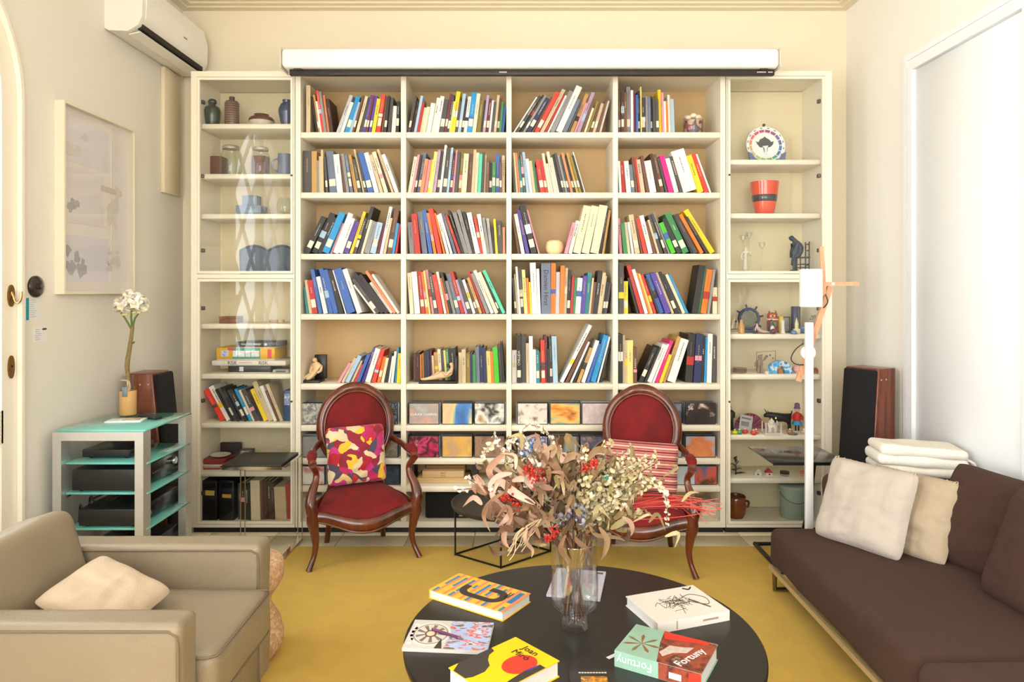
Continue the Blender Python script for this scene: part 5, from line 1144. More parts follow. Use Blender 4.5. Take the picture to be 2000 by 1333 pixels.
cushion('square cushion printed with pink, red, yellow and grey petals', .34, .335, .11, in_chair((-.80, 3.715, 0), R(20), face_m((-.015, .265, .54), (1, 0, .03), (.02, .20, 1))), petal, 3, .05, .006)
strp = ramp_mat(['7a1c28', 'd89a8c', 'b84050', 'e0b09c', '902030', 'd07a78', '4a1820', 'c86a50', 'c84858', 'e2bca8'], 'z', 7.5, .85, (.15, .1, 1), .7, True, 2., dist=.8, sheen=.2)
cushion('cushion woven with fine pink, red and plum stripes', .42, .28, .13, in_chair((.64, 3.59, 0), R(-13), face_m((.0, .265, .50), (1, 0, -.03), (0, .2, 1))), strp, 8, .05, .007)

# -- taupe leather armchair
M_lea = mat('8a7c67', .42, var=.05, scale=5, bump=.12, bscale=140, spec=.45)
M_pipe = mat('6e604c', .45, var=.04)
ax, ay = -1.35, 2.215
o = thing('leather_armchair', 'low taupe leather armchair with boxy arms', 'armchair', (ax, ay, 0)); sh = Matrix.Translation((-ax, -ay, 0))
def soft(x0, x1, y0, y1, z0, z1, r, amp, seed):
    m = MB(); m.rbox(x0, x1, y0, y1, z0, z1, r, 4); bm = bmesh.new()
    for v in m.v: bm.verts.new(v)
    bm.verts.ensure_lookup_table()
    for f in m.f:
        try: bm.faces.new([bm.verts[i] for i in f])
        except ValueError: pass
    bmesh.ops.subdivide_edges(bm, edges=[e for e in bm.edges if e.calc_length() > .06], cuts=7, use_grid_fill=True)
    bm.verts.index_update(); mm = MB(); c = Vector(((x0+x1)/2, (y0+y1)/2, (z0+z1)/2))
    vs = []
    for v in bm.verts:
        q = v.co.copy(); d = (q-c); d = Vector((d.x/(x1-x0), d.y/(y1-y0), d.z/(z1-z0))).normalized()
        nz = mnoise.noise(q*7+Vector((seed, 0, 0)))*amp + mnoise.noise(Vector((q.x*22, q.y*5, q.z*5+seed)))*amp*.4
        vs.append(q+d*nz)
    mm.add(vs, [[v.index for v in f.verts] for f in bm.faces], True); bm.free(); return mm
for (ya, yb2, pin) in ((2.45, 2.565, 2.452), (1.865, 1.975, 1.867)):
    part('arm', soft(-1.80, -.90, ya, yb2, .075, .571, .022, .004, ya).xf(sh), M_lea, o, sharp=False)
    x1, zt = -.902, .569
    part('piping', MB().tube([(-1.79, pin-.002, zt-.016), (x1-.03, pin-.002, zt-.016), (x1-.008, pin-.001, zt-.03), (x1-.004, pin-.001, zt-.06), (x1-.004, pin-.001, .09)], .0045, 6).xf(sh), M_pipe, o)
part('base', MB().rbox(-1.78, -.905, 1.96, 2.47, .075, .27, .015, 2).xf(sh), M_lea, o)
part('seat_cushion', soft(-1.55, -.855, 1.98, 2.445, .265, .428, .035, .006, 5.).xf(sh), M_lea, o, sharp=False)
m = MB()
for z in (.418, .285): m.tube([(-1.5, 1.984, z), (-.885, 1.984, z), (-.86, 2.0, z), (-.857, 2.02, z), (-.857, 2.41, z), (-.865, 2.435, z), (-1.5, 2.44, z)], .004, 6)
part('piping', m.xf(sh), M_pipe, o)
bk = soft(-.1, .1, 1.978, 2.448, -.02, .338, .05, .006, 9.); bk.xf(Matrix.Translation((-1.55, 0, .37)) @ Matrix.Rotation(R(-17), 4, 'Y'))
part('backrest', bk.xf(sh), M_lea, o, sharp=False)
m = MB().tube([(-1.50-.02, 2.0, .42), (-1.557, 2.0, .69), (-1.559, 2.42, .69), (-1.52, 2.43, .42)], .0045, 6); part('piping', m.xf(sh), M_pipe, o)
part('rear_panel', MB().rbox(-1.80, -1.72, 1.97, 2.45, .075, .56, .02, 3).xf(sh), M_lea, o)
for x in (-.95, -1.73):
    for y in (1.92, 2.50): part('leg', MB().rbox(x-.025, x+.025, y-.025, y+.025, .0125, .076, .003, 1).xf(sh), mat('2a2420', .4), o)
A, B, C = W(205, 1082, 2.38), W(325, 1166, 2.30), W(52, 1186, 2.08)
ex = (C-A); ez = (A-B)
M_cream = mat('c6b199', .9, var=.04, scale=40, bump=.3, bscale=260, stretch=(1, 1, 1))
Mc = face_m((A+B+C+(B+C-A))/4 + Vector((.012, .01, .012)), -ex, ez)
cushion('cream ribbed cushion lying in the leather armchair', ex.length*.92, ez.length*1.02, .085, Mc, M_cream, 4, .04, .004)

# -- brown sofa on a slim metal frame along the right wall
M_sofa = mat('42291f', .95, var=.08, scale=60, bump=.5, bscale=500, sheen=.1)
M_chr = mat('cbb68c', .4, .5, var=.03)
sx, sy = 1.7, 2.3
o = thing('sofa', 'long dark brown wool sofa on thin metal frame along the right wall', 'sofa', (sx, sy, 0)); sh = Matrix.Translation((-sx, -sy, 0))
part('seat_cushion', soft(1.245, 2.15, 2.16, 3.40, .135, .318, .04, .006, 2.).xf(sh), M_sofa, o, sharp=False)
part('seat_cushion', soft(1.235, 2.15, .75, 2.155, .135, .335, .05, .007, 6.).xf(sh), M_sofa, o, sharp=False)
part('end_rest', soft(1.50, 2.15, 3.30, 3.42, .29, .585, .05, .006, 12.).xf(sh), M_sofa, o, sharp=False)
part('backrest', soft(2.08, 2.165, .75, 3.31, .29, .56, .05, .006, 13.).xf(sh), M_sofa, o, sharp=False)
part('side_rail', MB().bar((1.252, .78, .124), (1.252, 3.39, .124), .016, .022).xf(sh), M_chr, o)
part('side_rail', MB().bar((2.12, .78, .124), (2.12, 3.39, .124), .016, .022).xf(sh), M_chr, o)
for yc in (3.35, 2.16, .82): part('cross_rail', MB().bar((1.252, yc, .124), (2.12, yc, .124), .016, .02).xf(sh), M_chr, o)
for xx in (1.262, 2.11):
    for yc in (3.36, .84):
        d = .09 if xx < 1.6 else -.09
        part('leg', MB().tube([(xx, yc, .124), (xx, yc, .027), (xx+d, yc, .027)], .0125, 8, flat=1.).xf(sh), mat('8a8070', .3, 1.), o)
M_pil = mat('beb2a6', .95, var=.04, scale=30, bump=.35, bscale=320)
M_pil2 = mat('b2a087', .95, var=.05, scale=30, bump=.35, bscale=320)
def fringe_cushion(label, w, h, t, M, m, seed, ties):
    o = cushion(label, w, h, t, M, m, seed, .05, .009)
    for k in range(ties):
        u = -.85+1.7*k/(ties-1); x = w/2*u; z = h/2*(1-.05*(1-u*u))-.012
        part('lacing', MB().tube([(x-.008, -.012, z-.012), (x, -.018, z+.002), (x+.004, .0, z+.012), (x+.01, -.014, z-.008)], .003, 6), mat('cdb99c', .9), o)
    return o
e1 = Vector((.216, -.354, 0)); up1 = Vector((.12, .07, .32))
fringe_cushion('large pale beige cushion with laced top edge on the sofa', .43, .40, .13, face_m((1.60, 3.165, .492), e1, up1), M_pil, 21, 13)
fringe_cushion('sand coloured crumpled cushion tucked behind the pale laced cushion', .42, .38, .12, face_m((1.765, 3.12, .475), e1, up1), M_pil2, 25, 9)
cushion('dark brown wool cushion beside the sand coloured cushion', .44, .44, .15, face_m((1.975, 2.87, .505), (.14, -.36, -.02), (.16, .03, .4)), M_sofa, 31, .04, .006)
cushion('wider dark brown wool cushion over the sofa seat join', .56, .46, .16, face_m((1.92, 2.42, .515), (.05, -.4, 0), (.17, 0, .4)), M_sofa, 35, .04, .006)
# folded white blanket with tassels lying on the sofa end
o = thing('blanket', 'folded white blanket with tasselled edge on the sofa end', 'blanket', (1.955, 3.36, .588), (0, R(3), R(-8)))
M_bl = mat('eae4d8', .95, var=.02, scale=20, bump=.4, bscale=240)
for k, (a, b2, zz, h_) in enumerate(((-.21, .2, 0, .05), (-.215, .19, .045, .055), (-.205, .185, .094, .05))): part('fold', soft(a, b2, -.1, .11, zz, zz+h_, .024, .010, 40.+k), M_bl, o, sharp=False)
for k in range(16):
    yy = -.1+.205*k/15; part('tassel', MB().tube([(.18, yy, .1), (.20, yy-.004, .09), (.215, yy, .06)], [.006, .006, .003], 6), M_bl, o)

# -- stereo rack
M_alu = mat('dcdcda', .35, .75, var=.02); M_teal = mat('6cbab0', .08, var=.02, coat=.6)
ya, yb2, xa, xb = 3.20, 3.68, -2.135, -1.715
o = thing('stereo_rack', 'silver framed hi-fi rack with teal glass shelves', 'rack', ((xa+xb)/2, (ya+yb2)/2, 0)); sh = Matrix.Translation((-(xa+xb)/2, -(ya+yb2)/2, 0))
for y0 in (ya, yb2-.065):
    m = MB(); m.box(xa, xa+.04, y0, y0+.065, 0, .82); m.box(xb-.04, xb, y0, y0+.065, 0, .82); m.box(xa+.04, xb-.04, y0, y0+.065, .78, .82); part('frame', m.xf(sh), M_alu, o)
RS = [.812, .672, .531, .365, .12]
for i, z in enumerate(RS):
    if i == 0: part('glass_shelf', MB().rbox(xa+.01, xb+.004, ya+.012, yb2-.012, .8201, .8285, .001, 1).xf(sh), M_teal, o)
    else: part('glass_shelf', MB().rbox(xa+.042, xb+.004, ya+.03, yb2-.03, z-.009, z, .001, 1).xf(sh), M_teal, o)
M_blk = mat('1c1b1d', .35, var=.04); M_knob = mat('c8c6c2', .2, 1.)
def device(label, cat, name, x0, x1, y0, y1, z, h, knobs=(), tone='1c1b1d'):
    o = thing(name, label, cat, ((x0+x1)/2, (y0+y1)/2, z+.0004)); hx, hy = (x1-x0)/2, (y1-y0)/2
    part('body', MB().rbox(-hx, hx-.006, -hy, hy, .008, h, .003, 2), mat(tone, .35, var=.04), o)
    part('front_panel', MB().rbox(hx-.006, hx, -hy, hy, .008, h, .002, 1), mat('131214', .25), o)
    for px_ in (-1, 1):
        for py_ in (-1, 1): part('foot', MB().lathe([(.012, 0), (.013, .009)], 10, (px_*(hx-.03), py_*(hy-.03), 0)), mat('0c0c0c', .8), o)
    for yy, zz, r in knobs: part('knob', MB().lathe([(r, 0), (r, .014), (r*.85, .018), (.0001, .018)], 18).xf(frame_m((hx, yy, zz), (0, 1, 0), HZ)), M_knob, o)
    return o
o = device('small flat black player on the upper rack shelf', 'hi-fi', 'disc_player', -2.06, -1.83, 3.30, 3.52, RS[1], .045)
part('antenna', MB().tube(catmull([(-.06, .05, .045), (-.05, .08, .075), (.03, .05, .08), (.06, .09, .07)], 5), .003, 6), M_blk, o)
o = device('black amplifier with two silver knobs and buttons', 'hi-fi', 'amplifier', -2.07, -1.762, 3.24, 3.64, RS[2], .105, ((-.15, .05, .017), (.13, .07, .02)))
for k in range(5): part('button', MB().lathe([(.004, 0), (.004, .005)], 8).xf(frame_m((.154, -.07+k*.022, .055), (0, 1, 0), HZ)), M_knob, o)
o = device('black receiver on the lower rack shelf under the amplifier', 'hi-fi', 'receiver', -2.04, -1.762, 3.24, 3.64, RS[3], .085, ((-.12, .045, .012),))
device('black cassette deck on the lowest rack shelf', 'hi-fi', 'cassette_deck', -2.06, -1.762, 3.24, 3.64, RS[4], .13)
for k, (a, b2) in enumerate((((-2.1, 3.34, .36), (-2.02, 3.3, .47)), ((-2.1, 3.42, .375), (-1.95, 3.36, .46)), ((-2.13, 3.3, .36), (-2.1, 3.24, .5)))):
    pts = catmull([Vector(a), Vector(a)+Vector((.02, -.02, .09)), (Vector(a)+Vector(b2))/2+Vector((.0, 0, -.03)), Vector(b2), Vector(b2)+Vector((.03, .05, .02))], 6)
    solo('cable', MB().tube(pts, .004, 6), mat('161515', .5), 'black audio cable looping behind the rack shelves', 'cable', group='cables behind the hi-fi rack')
pts = catmull([(-2.10, 3.17, .45), (-2.165, 3.15, .40), (-2.165, 3.14, .25), (-2.12, 3.13, .05), (-2.0, 3.1, .008), (-1.8, 3.08, .008)], 8)
solo('power_cord', MB().tube(pts, .0045, 6), mat('131212', .5), 'black power cord drooping to the floor beside the rack', 'cord')
# on the rack: flower vase, booklet, remote control
zr = .8289
o = thing('flower_vase', 'slim glass bottle wrapped in tan cork holding white peonies', 'vase', (XP(250, 3.6), 3.6, zr))
part('glass', MB().lathe([(.0001, 0), (.036, 0), (.038, .005), (.038, .12), (.03, .15), (.024, .165), (.026, .205), (.023, .205), (.021, .165), (.035, .12), (.034, .01), (.0001, .006)], 28, cap=False), glass_mat('jar'), o)
part('wrap', MB().lathe([(.039, .002), (.0405, .004), (.0405, .125), (.039, .128)], 28, cap=False), mat('cfa265', .75, var=.1, scale=40), o)
part('tag', MB().rbox(-.008, .018, -.043, -.039, .10, .15, .001, 1), mat('7c8696', .4), o)
part('ribbon', MB().tube(catmull([(-.02, -.03, .185), (.02, -.034, .18), (.03, -.036, .15), (.024, -.04, .13)], 4), .005, 6, flat=.4), mat('b89a6e', .7), o)
fw = thing('peony_stem', 'thick bound stem bearing three white peony blooms in the bottle', 'flower', (XP(250, 3.6), 3.6, zr+.012))
part('stem', MB().tube(catmull([(0, 0, 0), (.002, 0, .16), (-.004, 0, .25), (.008, 0, .33), (.018, 0, .40), (.024, 0, .45)], 5), catr([.008, .009, .0125, .011, .010, .009], 5), 10), mat('8a7448', .8, var=.25, scale=60, bump=.6, bscale=120), fw)
for a, b2 in (((.02, 0, .43), (-.03, -.01, .52)), ((.022, 0, .44), (.03, -.02, .53)), ((.024, 0, .44), (.055, 0, .515))): part('green_stem', MB().tube(catmull([a, (Vector(a)+Vector(b2))/2+Vector((-.004, 0, .01)), b2], 4), .005, 8), mat('5c7434', .6, var=.1), fw)
part('twig', MB().tube([(.016, 0, .37), (.03, -.004, .36), (.036, -.006, .37)], .0035, 6), mat('6e5a38', .8), fw)
for (cx_, cz_, r) in ((-.022, .555, .055), (.052, .57, .062), (.012, .6, .045)):
    bl = part('bloom', MB().ball((cx_, 0, cz_), r*.42, r*.4, r*.4, 12, 8), mat('f0e6cc', .7, var=.04), fw)
    for k in range(26):
        th = k*2.4; zc_ = 1-2*(k+.5)/26; d = Vector((math.cos(th)*math.sqrt(1-zc_*zc_), math.sin(th)*math.sqrt(1-zc_*zc_), zc_)); d = (d+Vector((0, 0, .25))).normalized()
        c = Vector((cx_, 0, cz_))+d*r*.45; t_ = d.orthogonal().normalized(); t_ = (Matrix.Rotation(k*1.7, 3, d) @ t_); s_ = (d.cross(t_)+d*rnd.uniform(.1, .7)).normalized(); n_ = t_.cross(s_)
        mm = MB(); mm.grid(lambda a, b3: c + t_*((a-.5)*r*.95*(1-.25*(2*b3-1)**2)) + s_*((b3-.3)*r*.95) + n_*(-r*.22*(2*a-1)**2+.006*mnoise.noise(Vector((a*4, b3*4, k)))), 6, 6)
        part('petal', mm, mat(('f4efe2', 'efe4c6', 'f6f2ea')[k % 3], .65, var=.03), bl, sharp=False)
    for k in range(2): part('leaf', MB().ball((cx_+rnd.uniform(-.02, .02), -.015, cz_-r*.8), .012, .008, .008, 8, 5), mat('c9bd84', .6), bl)
o = thing('booklet', 'thin white booklet lying on the rack top', 'booklet', (XP(248, 3.42), 3.43, zr), (0, 0, R(8)))
part('cover', MB().rbox(-.09, .075, -.05, .045, 0, .008, .001, 1), mat('e4ebe8', .5, var=.03), o); part('picture', MB().box(-.02, .06, -.03, .035, .008, .0086), art(['8a6a60', 'c8b0a0', 'e0d8d0', '5a5450'], 30, 4), o)
o = thing('remote_control', 'black remote control beside the white booklet', 'remote control', (XP(288, 3.5), 3.52, zr), (0, 0, R(55)))
part('body', MB().rbox(-.022, .022, -.085, .085, 0, .016, .005, 2), mat('1e1d1f', .35), o)
for k in range(5): part('button', MB().rbox(-.012, .012, -.06+k*.026, -.048+k*.026, .016, .0175, .0006, 1), mat('4a4a4c', .4), o)

# -- two walnut loudspeakers with black grilles
M_wal = ramp_mat(['6a2f18', '7d3c20', '592612', '8a4526'], 'noise', 5, .35, (7, 7, .7), 5., False, 4., coat=.3)
def speaker(label, loc, rz, w, d, h):
    o = thing('loudspeaker', label, 'loudspeaker', loc, rz); lean = .1
    def sl(x0, x1, y0, y1, z0, z1, r):
        m = MB(); m.rbox(x0, x1, y0, y1, z0, z1, r, 2)
        for v in m.v: v.y += lean*(v.z/h) if v.y < .05 else lean*.15*(v.z/h)
        return m
    part('cabinet', sl(-w/2, w/2, 0, d, 0, h, .006), M_wal, o); part('grille', sl(-w/2+.003, w/2-.003, -.028, -.002, .02, h-.005, .012), mat('131214', .95, var=.15, scale=200, bump=.5, bscale=900), o)
    for s in (-1, 1):
        for k, yy in enumerate((.10, .145)): part('screw', MB().lathe([(.005, 0), (.004, .002), (.0001, .0025)], 10).xf(frame_m((s*w/2, yy+.02, h-.06), (0, s, 0), HZ)), mat('d8c8a8', .3, .8), o)
    return o
speaker('walnut floor loudspeaker with black grille behind the hi-fi rack', (-1.89, 3.90, 0), R(92), .20, .23, 1.02)
speaker('walnut floor loudspeaker with black grille behind the sofa end', (1.865, 3.84, .0125), R(-60), .20, .24, 1.03)

# -- low square side table with chrome bars, beside the left velvet chair
M_steel = mat('c8c0b0', .12, 1., var=.02)
o = thing('side_table', 'small black topped side table on chrome flat bars', 'side table', (-1.44, 3.93, 0)); sh = Matrix.Translation((1.44, -3.93, 0))
part('top', MB().rbox(-1.60, -1.275, 3.785, 4.09, .512, .522, .004, 2).xf(sh), mat('24211e', .42, var=.12, scale=160), o)
m = MB(); m.box(-1.60, -1.275, 3.788, 3.794, .494, .512); part('front_strip', m.xf(sh), M_steel, o)
for x in (-1.612, -1.275):
    part('leg', MB().tube([(x-.002, 4.081, .0), (x-.002, 4.081, .512)], .0032, 8).tube([(x+.024, 4.081, .0), (x+.024, 4.081, .512)], .0032, 8).xf(sh), M_steel, o); part('floor_bar', MB().box(x-.004, x+.024, 3.79, 4.078, .0125, .0185).xf(sh), M_steel, o); part('top_bar', MB().box(x-.004, x+.024, 3.80, 4.078, .506, .5118).xf(sh), M_steel, o)
part('cross_bar', MB().box(-1.588, -1.279, 3.79, 3.82, .0125, .0185).xf(sh), M_steel, o)

# -- black glass side table behind the sofa end
o = thing('side_table', 'black glass topped side table on bent black tube behind sofa', 'side table', (1.55, 3.8, 0)); sh = Matrix.Translation((-1.55, -3.8, 0))
part('glass_top', MB().rbox(1.345, 1.745, 3.62, 3.99, .569, .579, .004, 2).xf(sh), mat('1a1b22', .14, var=.02, coat=.3), o)
M_btube = mat('141312', .3, var=.02)
part('frame', MB().tube(catmull([(1.70, 3.97, .025), (1.40, 3.965, .025), (1.378, 3.96, .025), (1.377, 3.94, .025), (1.377, 3.60, .025), (1.39, 3.575, .025), (1.44, 3.57, .025)], 5), .0115, 8).xf(sh), M_btube, o)
part('leg', MB().tube([(1.63, 3.97, .025), (1.62, 3.8, .30), (1.585, 3.66, .566)], .010, 8).xf(sh), M_btube, o)
part('rim', MB().bar((1.35, 3.617, .570), (1.74, 3.617, .570), .006, .016).xf(sh), M_btube, o)

# -- round tray table on a wire cube
tcx, tcy = -.06, 3.85
o = thing('tray_table', 'round black tray table on a thin black wire cube', 'side table', (tcx, tcy, 0))
part('tray', MB().lathe([(.0001, .275), (.262, .275), (.285, .283), (.293, .305), (.287, .306), (.279, .289), (.26, .283), (.0001, .283)], 56, cap=False), mat('2b2825', .4, var=.06, scale=20), o)
cs = [Vector(c) for c in ((-.268, -.02, 0), (-.012, -.205, 0), (.262, .03, 0), (.0, .215, 0))]
for i in range(4):
    p, q = cs[i], cs[(i+1) % 4]
    for z, nm in ((.018, 'lower_bar'), (.268, 'upper_bar')): part(nm, MB().tube([p*1.+Vector((0, 0, z)), q+Vector((0, 0, z))], .0055, 6), M_btube, o)
    part('upright', MB().tube([p+Vector((0, 0, .0125)), p+Vector((0, 0, .272))], .0055, 6), M_btube, o)

# -- cork stool beside the armchair
o = thing('cork_stool', 'solid cork stool with pinched waist behind the armchair', 'stool', (-1.075, 2.76, .0125))
part('body', MB().lathe([(r_, z_*1.14) for r_, z_ in [(.0001, 0), (.10, 0), (.125, .012), (.148, .05), (.15, .08), (.135, .13), (.11, .165), (.098, .19), (.105, .215), (.13, .245), (.148, .275), (.15, .31), (.146, .333), (.138, .34), (.0001, .34)]], 40), ramp_mat(['b58c66', 'c49d78', 'cfaa86', 'bb9470', 'd8b696'], 'voronoi', 110, .8, (1, 1, 1), 0., True, bump=.15), o)

# -- white floor lamp with jointed beech arms
yl_ = 3.545; lx = XP(1580, yl_)
o = thing('floor_lamp', 'white floor lamp with jointed beech arms and small drum shade', 'floor lamp', (lx, yl_, 0)); u = yl_/F
def LP(px, py, dy=0.): return Vector(((px-1580)*u, dy, ZP(py, yl_)))
M_lw = mat('f1f0ee', .35, var=.01); M_beech = ramp_mat(['d09a74', 'dca984', 'c68c66'], 'noise', 8, .45, (8, 8, 1.), 3., False, 3.)
part('pole', MB().rbox(-.019, .019, -.012, .012, .02, ZP(630, yl_), .003, 2), M_lw, o)
part('foot', MB().lathe([(.12, .0), (.12, .016), (.115, .02), (.0001, .021)], 36), M_lw, o)
part('joint_disc', MB().lathe([(.0375, 0), (.0375, .014), (.034, .017), (.0001, .017)], 32).xf(frame_m((LP(1582, 690).x, .03, LP(1582, 690).z), HX, HZ)), M_lw, o)
part('lower_arm', MB().bar(LP(1565, 747, .04), LP(1628, 560, .04), .028, .018, up=(0, 1, 0)), M_beech, o)
part('upper_arm', MB().bar(LP(1613, 555, .025), LP(1681, 554.5, .025), .02, .018, up=(0, 1, 0)), M_beech, o)
part('shade_arm', MB().bar(LP(1606, 482, .012), LP(1611, 577, .012), .02, .016, up=(0, 1, 0)), M_beech, o)
part('pivot', MB().lathe([(.008, 0), (.008, .006), (.0001, .007)], 14).xf(frame_m((LP(1629, 555).x, .015, LP(1629, 555).z), HX, HZ)), M_lw, o)
sc_ = LP(1584, 563); part('shade', MB().lathe([(.054, -.096), (.0555, -.096), (.0555, .096), (.054, .096), (.0535, .09), (.0535, -.09)], 40, (sc_.x, 0, sc_.z), cap=False), mat('f0eff0', .6, var=.01), o)
part('shade_top', MB().lathe([(.0535, .0), (.0535, .003), (.0001, .003)], 40, (sc_.x, 0, sc_.z+.088)), M_lw, o)
part('bulb', MB().ball((sc_.x, 0, sc_.z-.01), .024, n=16, m=10), mat('f4f2ea', .3), o)
m = MB(); m.tube(catmull([LP(1612, 575, .0), LP(1616, 590, -.004), LP(1612, 602, .02)], 5), .003, 6); part('cable', m, mat('2a2624', .5), o)
m = MB(); m.tube(catmull([LP(1572, 672, .02), LP(1552, 683, -.01), LP(1542, 700, -.02), LP(1552, 711, -.01), LP(1572, 714, .02)], 6), .003, 6); part('cable', m, mat('2a2624', .5), o)

# ------------------------------------------------------------------ coffee table and what lies on it
ZT = .30; tx, ty, tr = .228, 2.37, .602
o = thing('coffee_table', 'large round black coffee table with chrome rim', 'coffee table', (tx, ty, 0))
part('top', MB().lathe([(.0001, ZT-.028), (tr-.012, ZT-.028), (tr-.002, ZT-.024), (tr, ZT-.016), (tr, ZT-.006), (tr-.004, ZT), (.0001, ZT)], 96), mat('1d1917', .38, var=.12, scale=14), o)
part('rim', MB().lathe([(tr-.03, ZT-.028), (tr-.016, ZT-.028), (tr-.016, ZT-.075), (tr-.03, ZT-.075)], 96, cap=False), mat('c9c6c0', .14, 1.), o)
for k in range(4):
    a = R(45+90*k+14); p = Vector((math.cos(a), math.sin(a), 0))*(tr-.07)
    part('leg', MB().tube([p+Vector((0, 0, ZT-.03)), p+Vector((0, 0, .055))], .018, 14), mat('c9c6c0', .14, 1.), o)
    part('castor', MB().lathe([(.026, -.012), (.03, -.008), (.03, .008), (.026, .012)], 20).xf(Matrix.Translation(p+Vector((0, 0, .0435))) @ Matrix.Rotation(R(90), 4, 'X')), mat('d8cbb8', .5), o)

def flat_book(name, label, cat, p0, p1, p2, t, z0, cover, pages=True, spine=None, fixed=None):
    """p0->p1 local x edge, p0->p2 local y edge, pixels on the top face; spine in 'x0','x1','y0','y1'"""
    a, b, c = (G(p[0], p[1], z0+t) for p in (p0, p1, p2)); ex = b-a; L = ex.length; ex.normalize(); ey = c-a; ey = ey-ex*ey.dot(ex); Wd = ey.length; ey.normalize()
    if ex.cross(ey).z < 0: a = a+ey*Wd; ey = -ey
    M = frame_m((a.x, a.y, z0+.0004), ex, ey); o = thing(name, label, cat); o.matrix_world = M
    ct = min(.003, t*.15); m = MB(); m.box(0, L, 0, Wd, t-ct, t); m.box(0, L, 0, Wd, 0, ct)
    if spine == 'y0': m.box(0, L, 0, ct, ct, t-ct)
    if spine == 'y1': m.box(0, L, Wd-ct, Wd, ct, t-ct)
    if spine == 'x0': m.box(0, ct, 0, Wd, ct, t-ct)
    if spine == 'x1': m.box(L-ct, L, 0, Wd, ct, t-ct)
    part('cover', m, cover, o)
    if pages:
        i = .004; m = MB().box(ct if spine == 'x0' else i, L-(ct if spine == 'x1' else i), ct if spine == 'y0' else i, Wd-(ct if spine == 'y1' else i), ct, t-ct); part('pages', m, ramp_mat(['cfcbc4', 'e6e2dc', 'dcd8d2'], 'z', 160, .8, (1, 1, 1), 0., False, 2.), o)
    return o, L, Wd
def deco(o, name, pts, t, m, k=1): return part(name, MB().prism(pts, Matrix.Translation((0, 0, t+.0002*k-.0001)), .0003), m, o)

# striped book with a bold black hook shape
t = .034
o, L, Wd = flat_book('art_book', 'thick yellow, blue and coral striped book with a black hook shape', 'book', (982, 1197), (838, 1152), (1047, 1163), t, ZT, mat('f5bf3a', .4, var=.02), spine='x1')
ns = 9
for k in range(ns):
    x0 = L*k/ns; w = L/ns
    deco(o, 'stripe', [(x0, 0), (x0+w*.30, 0), (x0+w*.30, Wd), (x0, Wd)], t, mat('f08a66', .4, var=.02))
    q = random.Random(k+5); a0 = q.choice([0, .12, .3]); a1 = q.choice([.45, .6, .75]); deco(o, 'stripe', [(x0+w*.32, Wd*a0), (x0+w*.62, Wd*a0), (x0+w*.62, Wd*a1), (x0+w*.32, Wd*a1)], t, mat('2a86b8', .4, var=.02))
    if k % 2 == 0: deco(o, 'stripe', [(x0+w*.32, Wd*.8), (x0+w*.62, Wd*.8), (x0+w*.62, Wd), (x0+w*.32, Wd)], t, mat('2a86b8', .4, var=.02))
    part('edge_mark', MB().box(x0, x0+w*.35, -.0005, 0, 0, .004), mat(('1f8a92', 'e8504c', 'f4e4c8')[k % 3], .4), o)
cx, cy = L*.44, Wd*.52; ro, ri = Wd*.30, Wd*.14
arcp = [(cx-L*.13+ro*math.cos(a), cy+ro*math.sin(a)) for a in [R(90+15*i) for i in range(13)]]
hook = [(cx-L*.13+ro*math.cos(R(90+15*i)), cy+ro*math.sin(R(90+15*i))) for i in range(13)]
hook = hook + [(cx-L*.02, cy-ro), (cx-L*.02, cy-ri)] + [(cx-L*.13+ri*math.cos(R(270-15*i)), cy+ri*math.sin(R(270-15*i))) for i in range(13)] + [(cx+L*.13+ri*math.cos(R(90-15*i)), cy+ri*math.sin(R(90-15*i))) for i in range(7)] + [(cx+L*.13+ri, cy-ri), (cx+L*.13+ro, cy-ri)] + [(cx+L*.13+ro*math.cos(R(15*i)), cy+ro*math.sin(R(15*i))) for i in range(7)]
deco(o, 'hook_shape', hook, t, mat('352c2a', .4, var=.02), 3)
deco(o, 'blue_block', [(L*.04, Wd*.1), (L*.1, Wd*.1), (L*.1, Wd*.62), (L*.04, Wd*.62)], t, mat('2a78b0', .4, var=.02), 3)
for k in range(2): deco(o, 'caption', [(L*(.14+k*.035), Wd*.2), (L*(.155+k*.035), Wd*.2), (L*(.155+k*.035), Wd*.45), (L*(.14+k*.035), Wd*.45)], t, mat('4a3a2c', .5), 3)

# magazine with a wheel photograph and a pen
t = .012
o, L, Wd = flat_book('magazine', 'magazine with a car wheel and autumn street photograph', 'magazine', (785, 1266), (952, 1273), (806, 1211), t, ZT, mat('cfc8c2', .35, var=.02), spine='y0')
deco(o, 'street_photo', [(L*.48, .002), (L-.001, .002), (L-.001, Wd-.002), (L*.48, Wd-.002)], t, ramp_mat(['5a4636', '8a7a6c', 'b8c4e0', 'a8bce8', 'e0684c', 'c8d4ee', '6a5a48'], 'noise', 26, .3, (.6, 1.4, 1), 2., True, 3.), 1)
rc, wr_ = (L*.27, Wd*.5), Wd*.42
for k, (r, c) in enumerate(((1, 'e2ddd6'), (.86, '8a837c'), (.8, 'd4cdc4'), (.3, '7a5a44'), (.2, 'e2c8b0'))): deco(o, 'wheel_ring', [(rc[0]+wr_*r*.85*math.cos(i*.2617), rc[1]+wr_*r*math.sin(i*.2617)) for i in range(24)], t, mat(c, .3), 2+k)
for k in range(9): a = k*.698; deco(o, 'wheel_spoke', [(rc[0]+wr_*.27*math.cos(a-.15), rc[1]+wr_*.27*math.sin(a-.15)), (rc[0]+wr_*.62*math.cos(a-.14), rc[1]+wr_*.74*math.sin(a-.14)), (rc[0]+wr_*.62*math.cos(a+.14), rc[1]+wr_*.74*math.sin(a+.14)), (rc[0]+wr_*.27*math.cos(a+.15), rc[1]+wr_*.27*math.sin(a+.15))], t, mat('77706a', .3), 5)
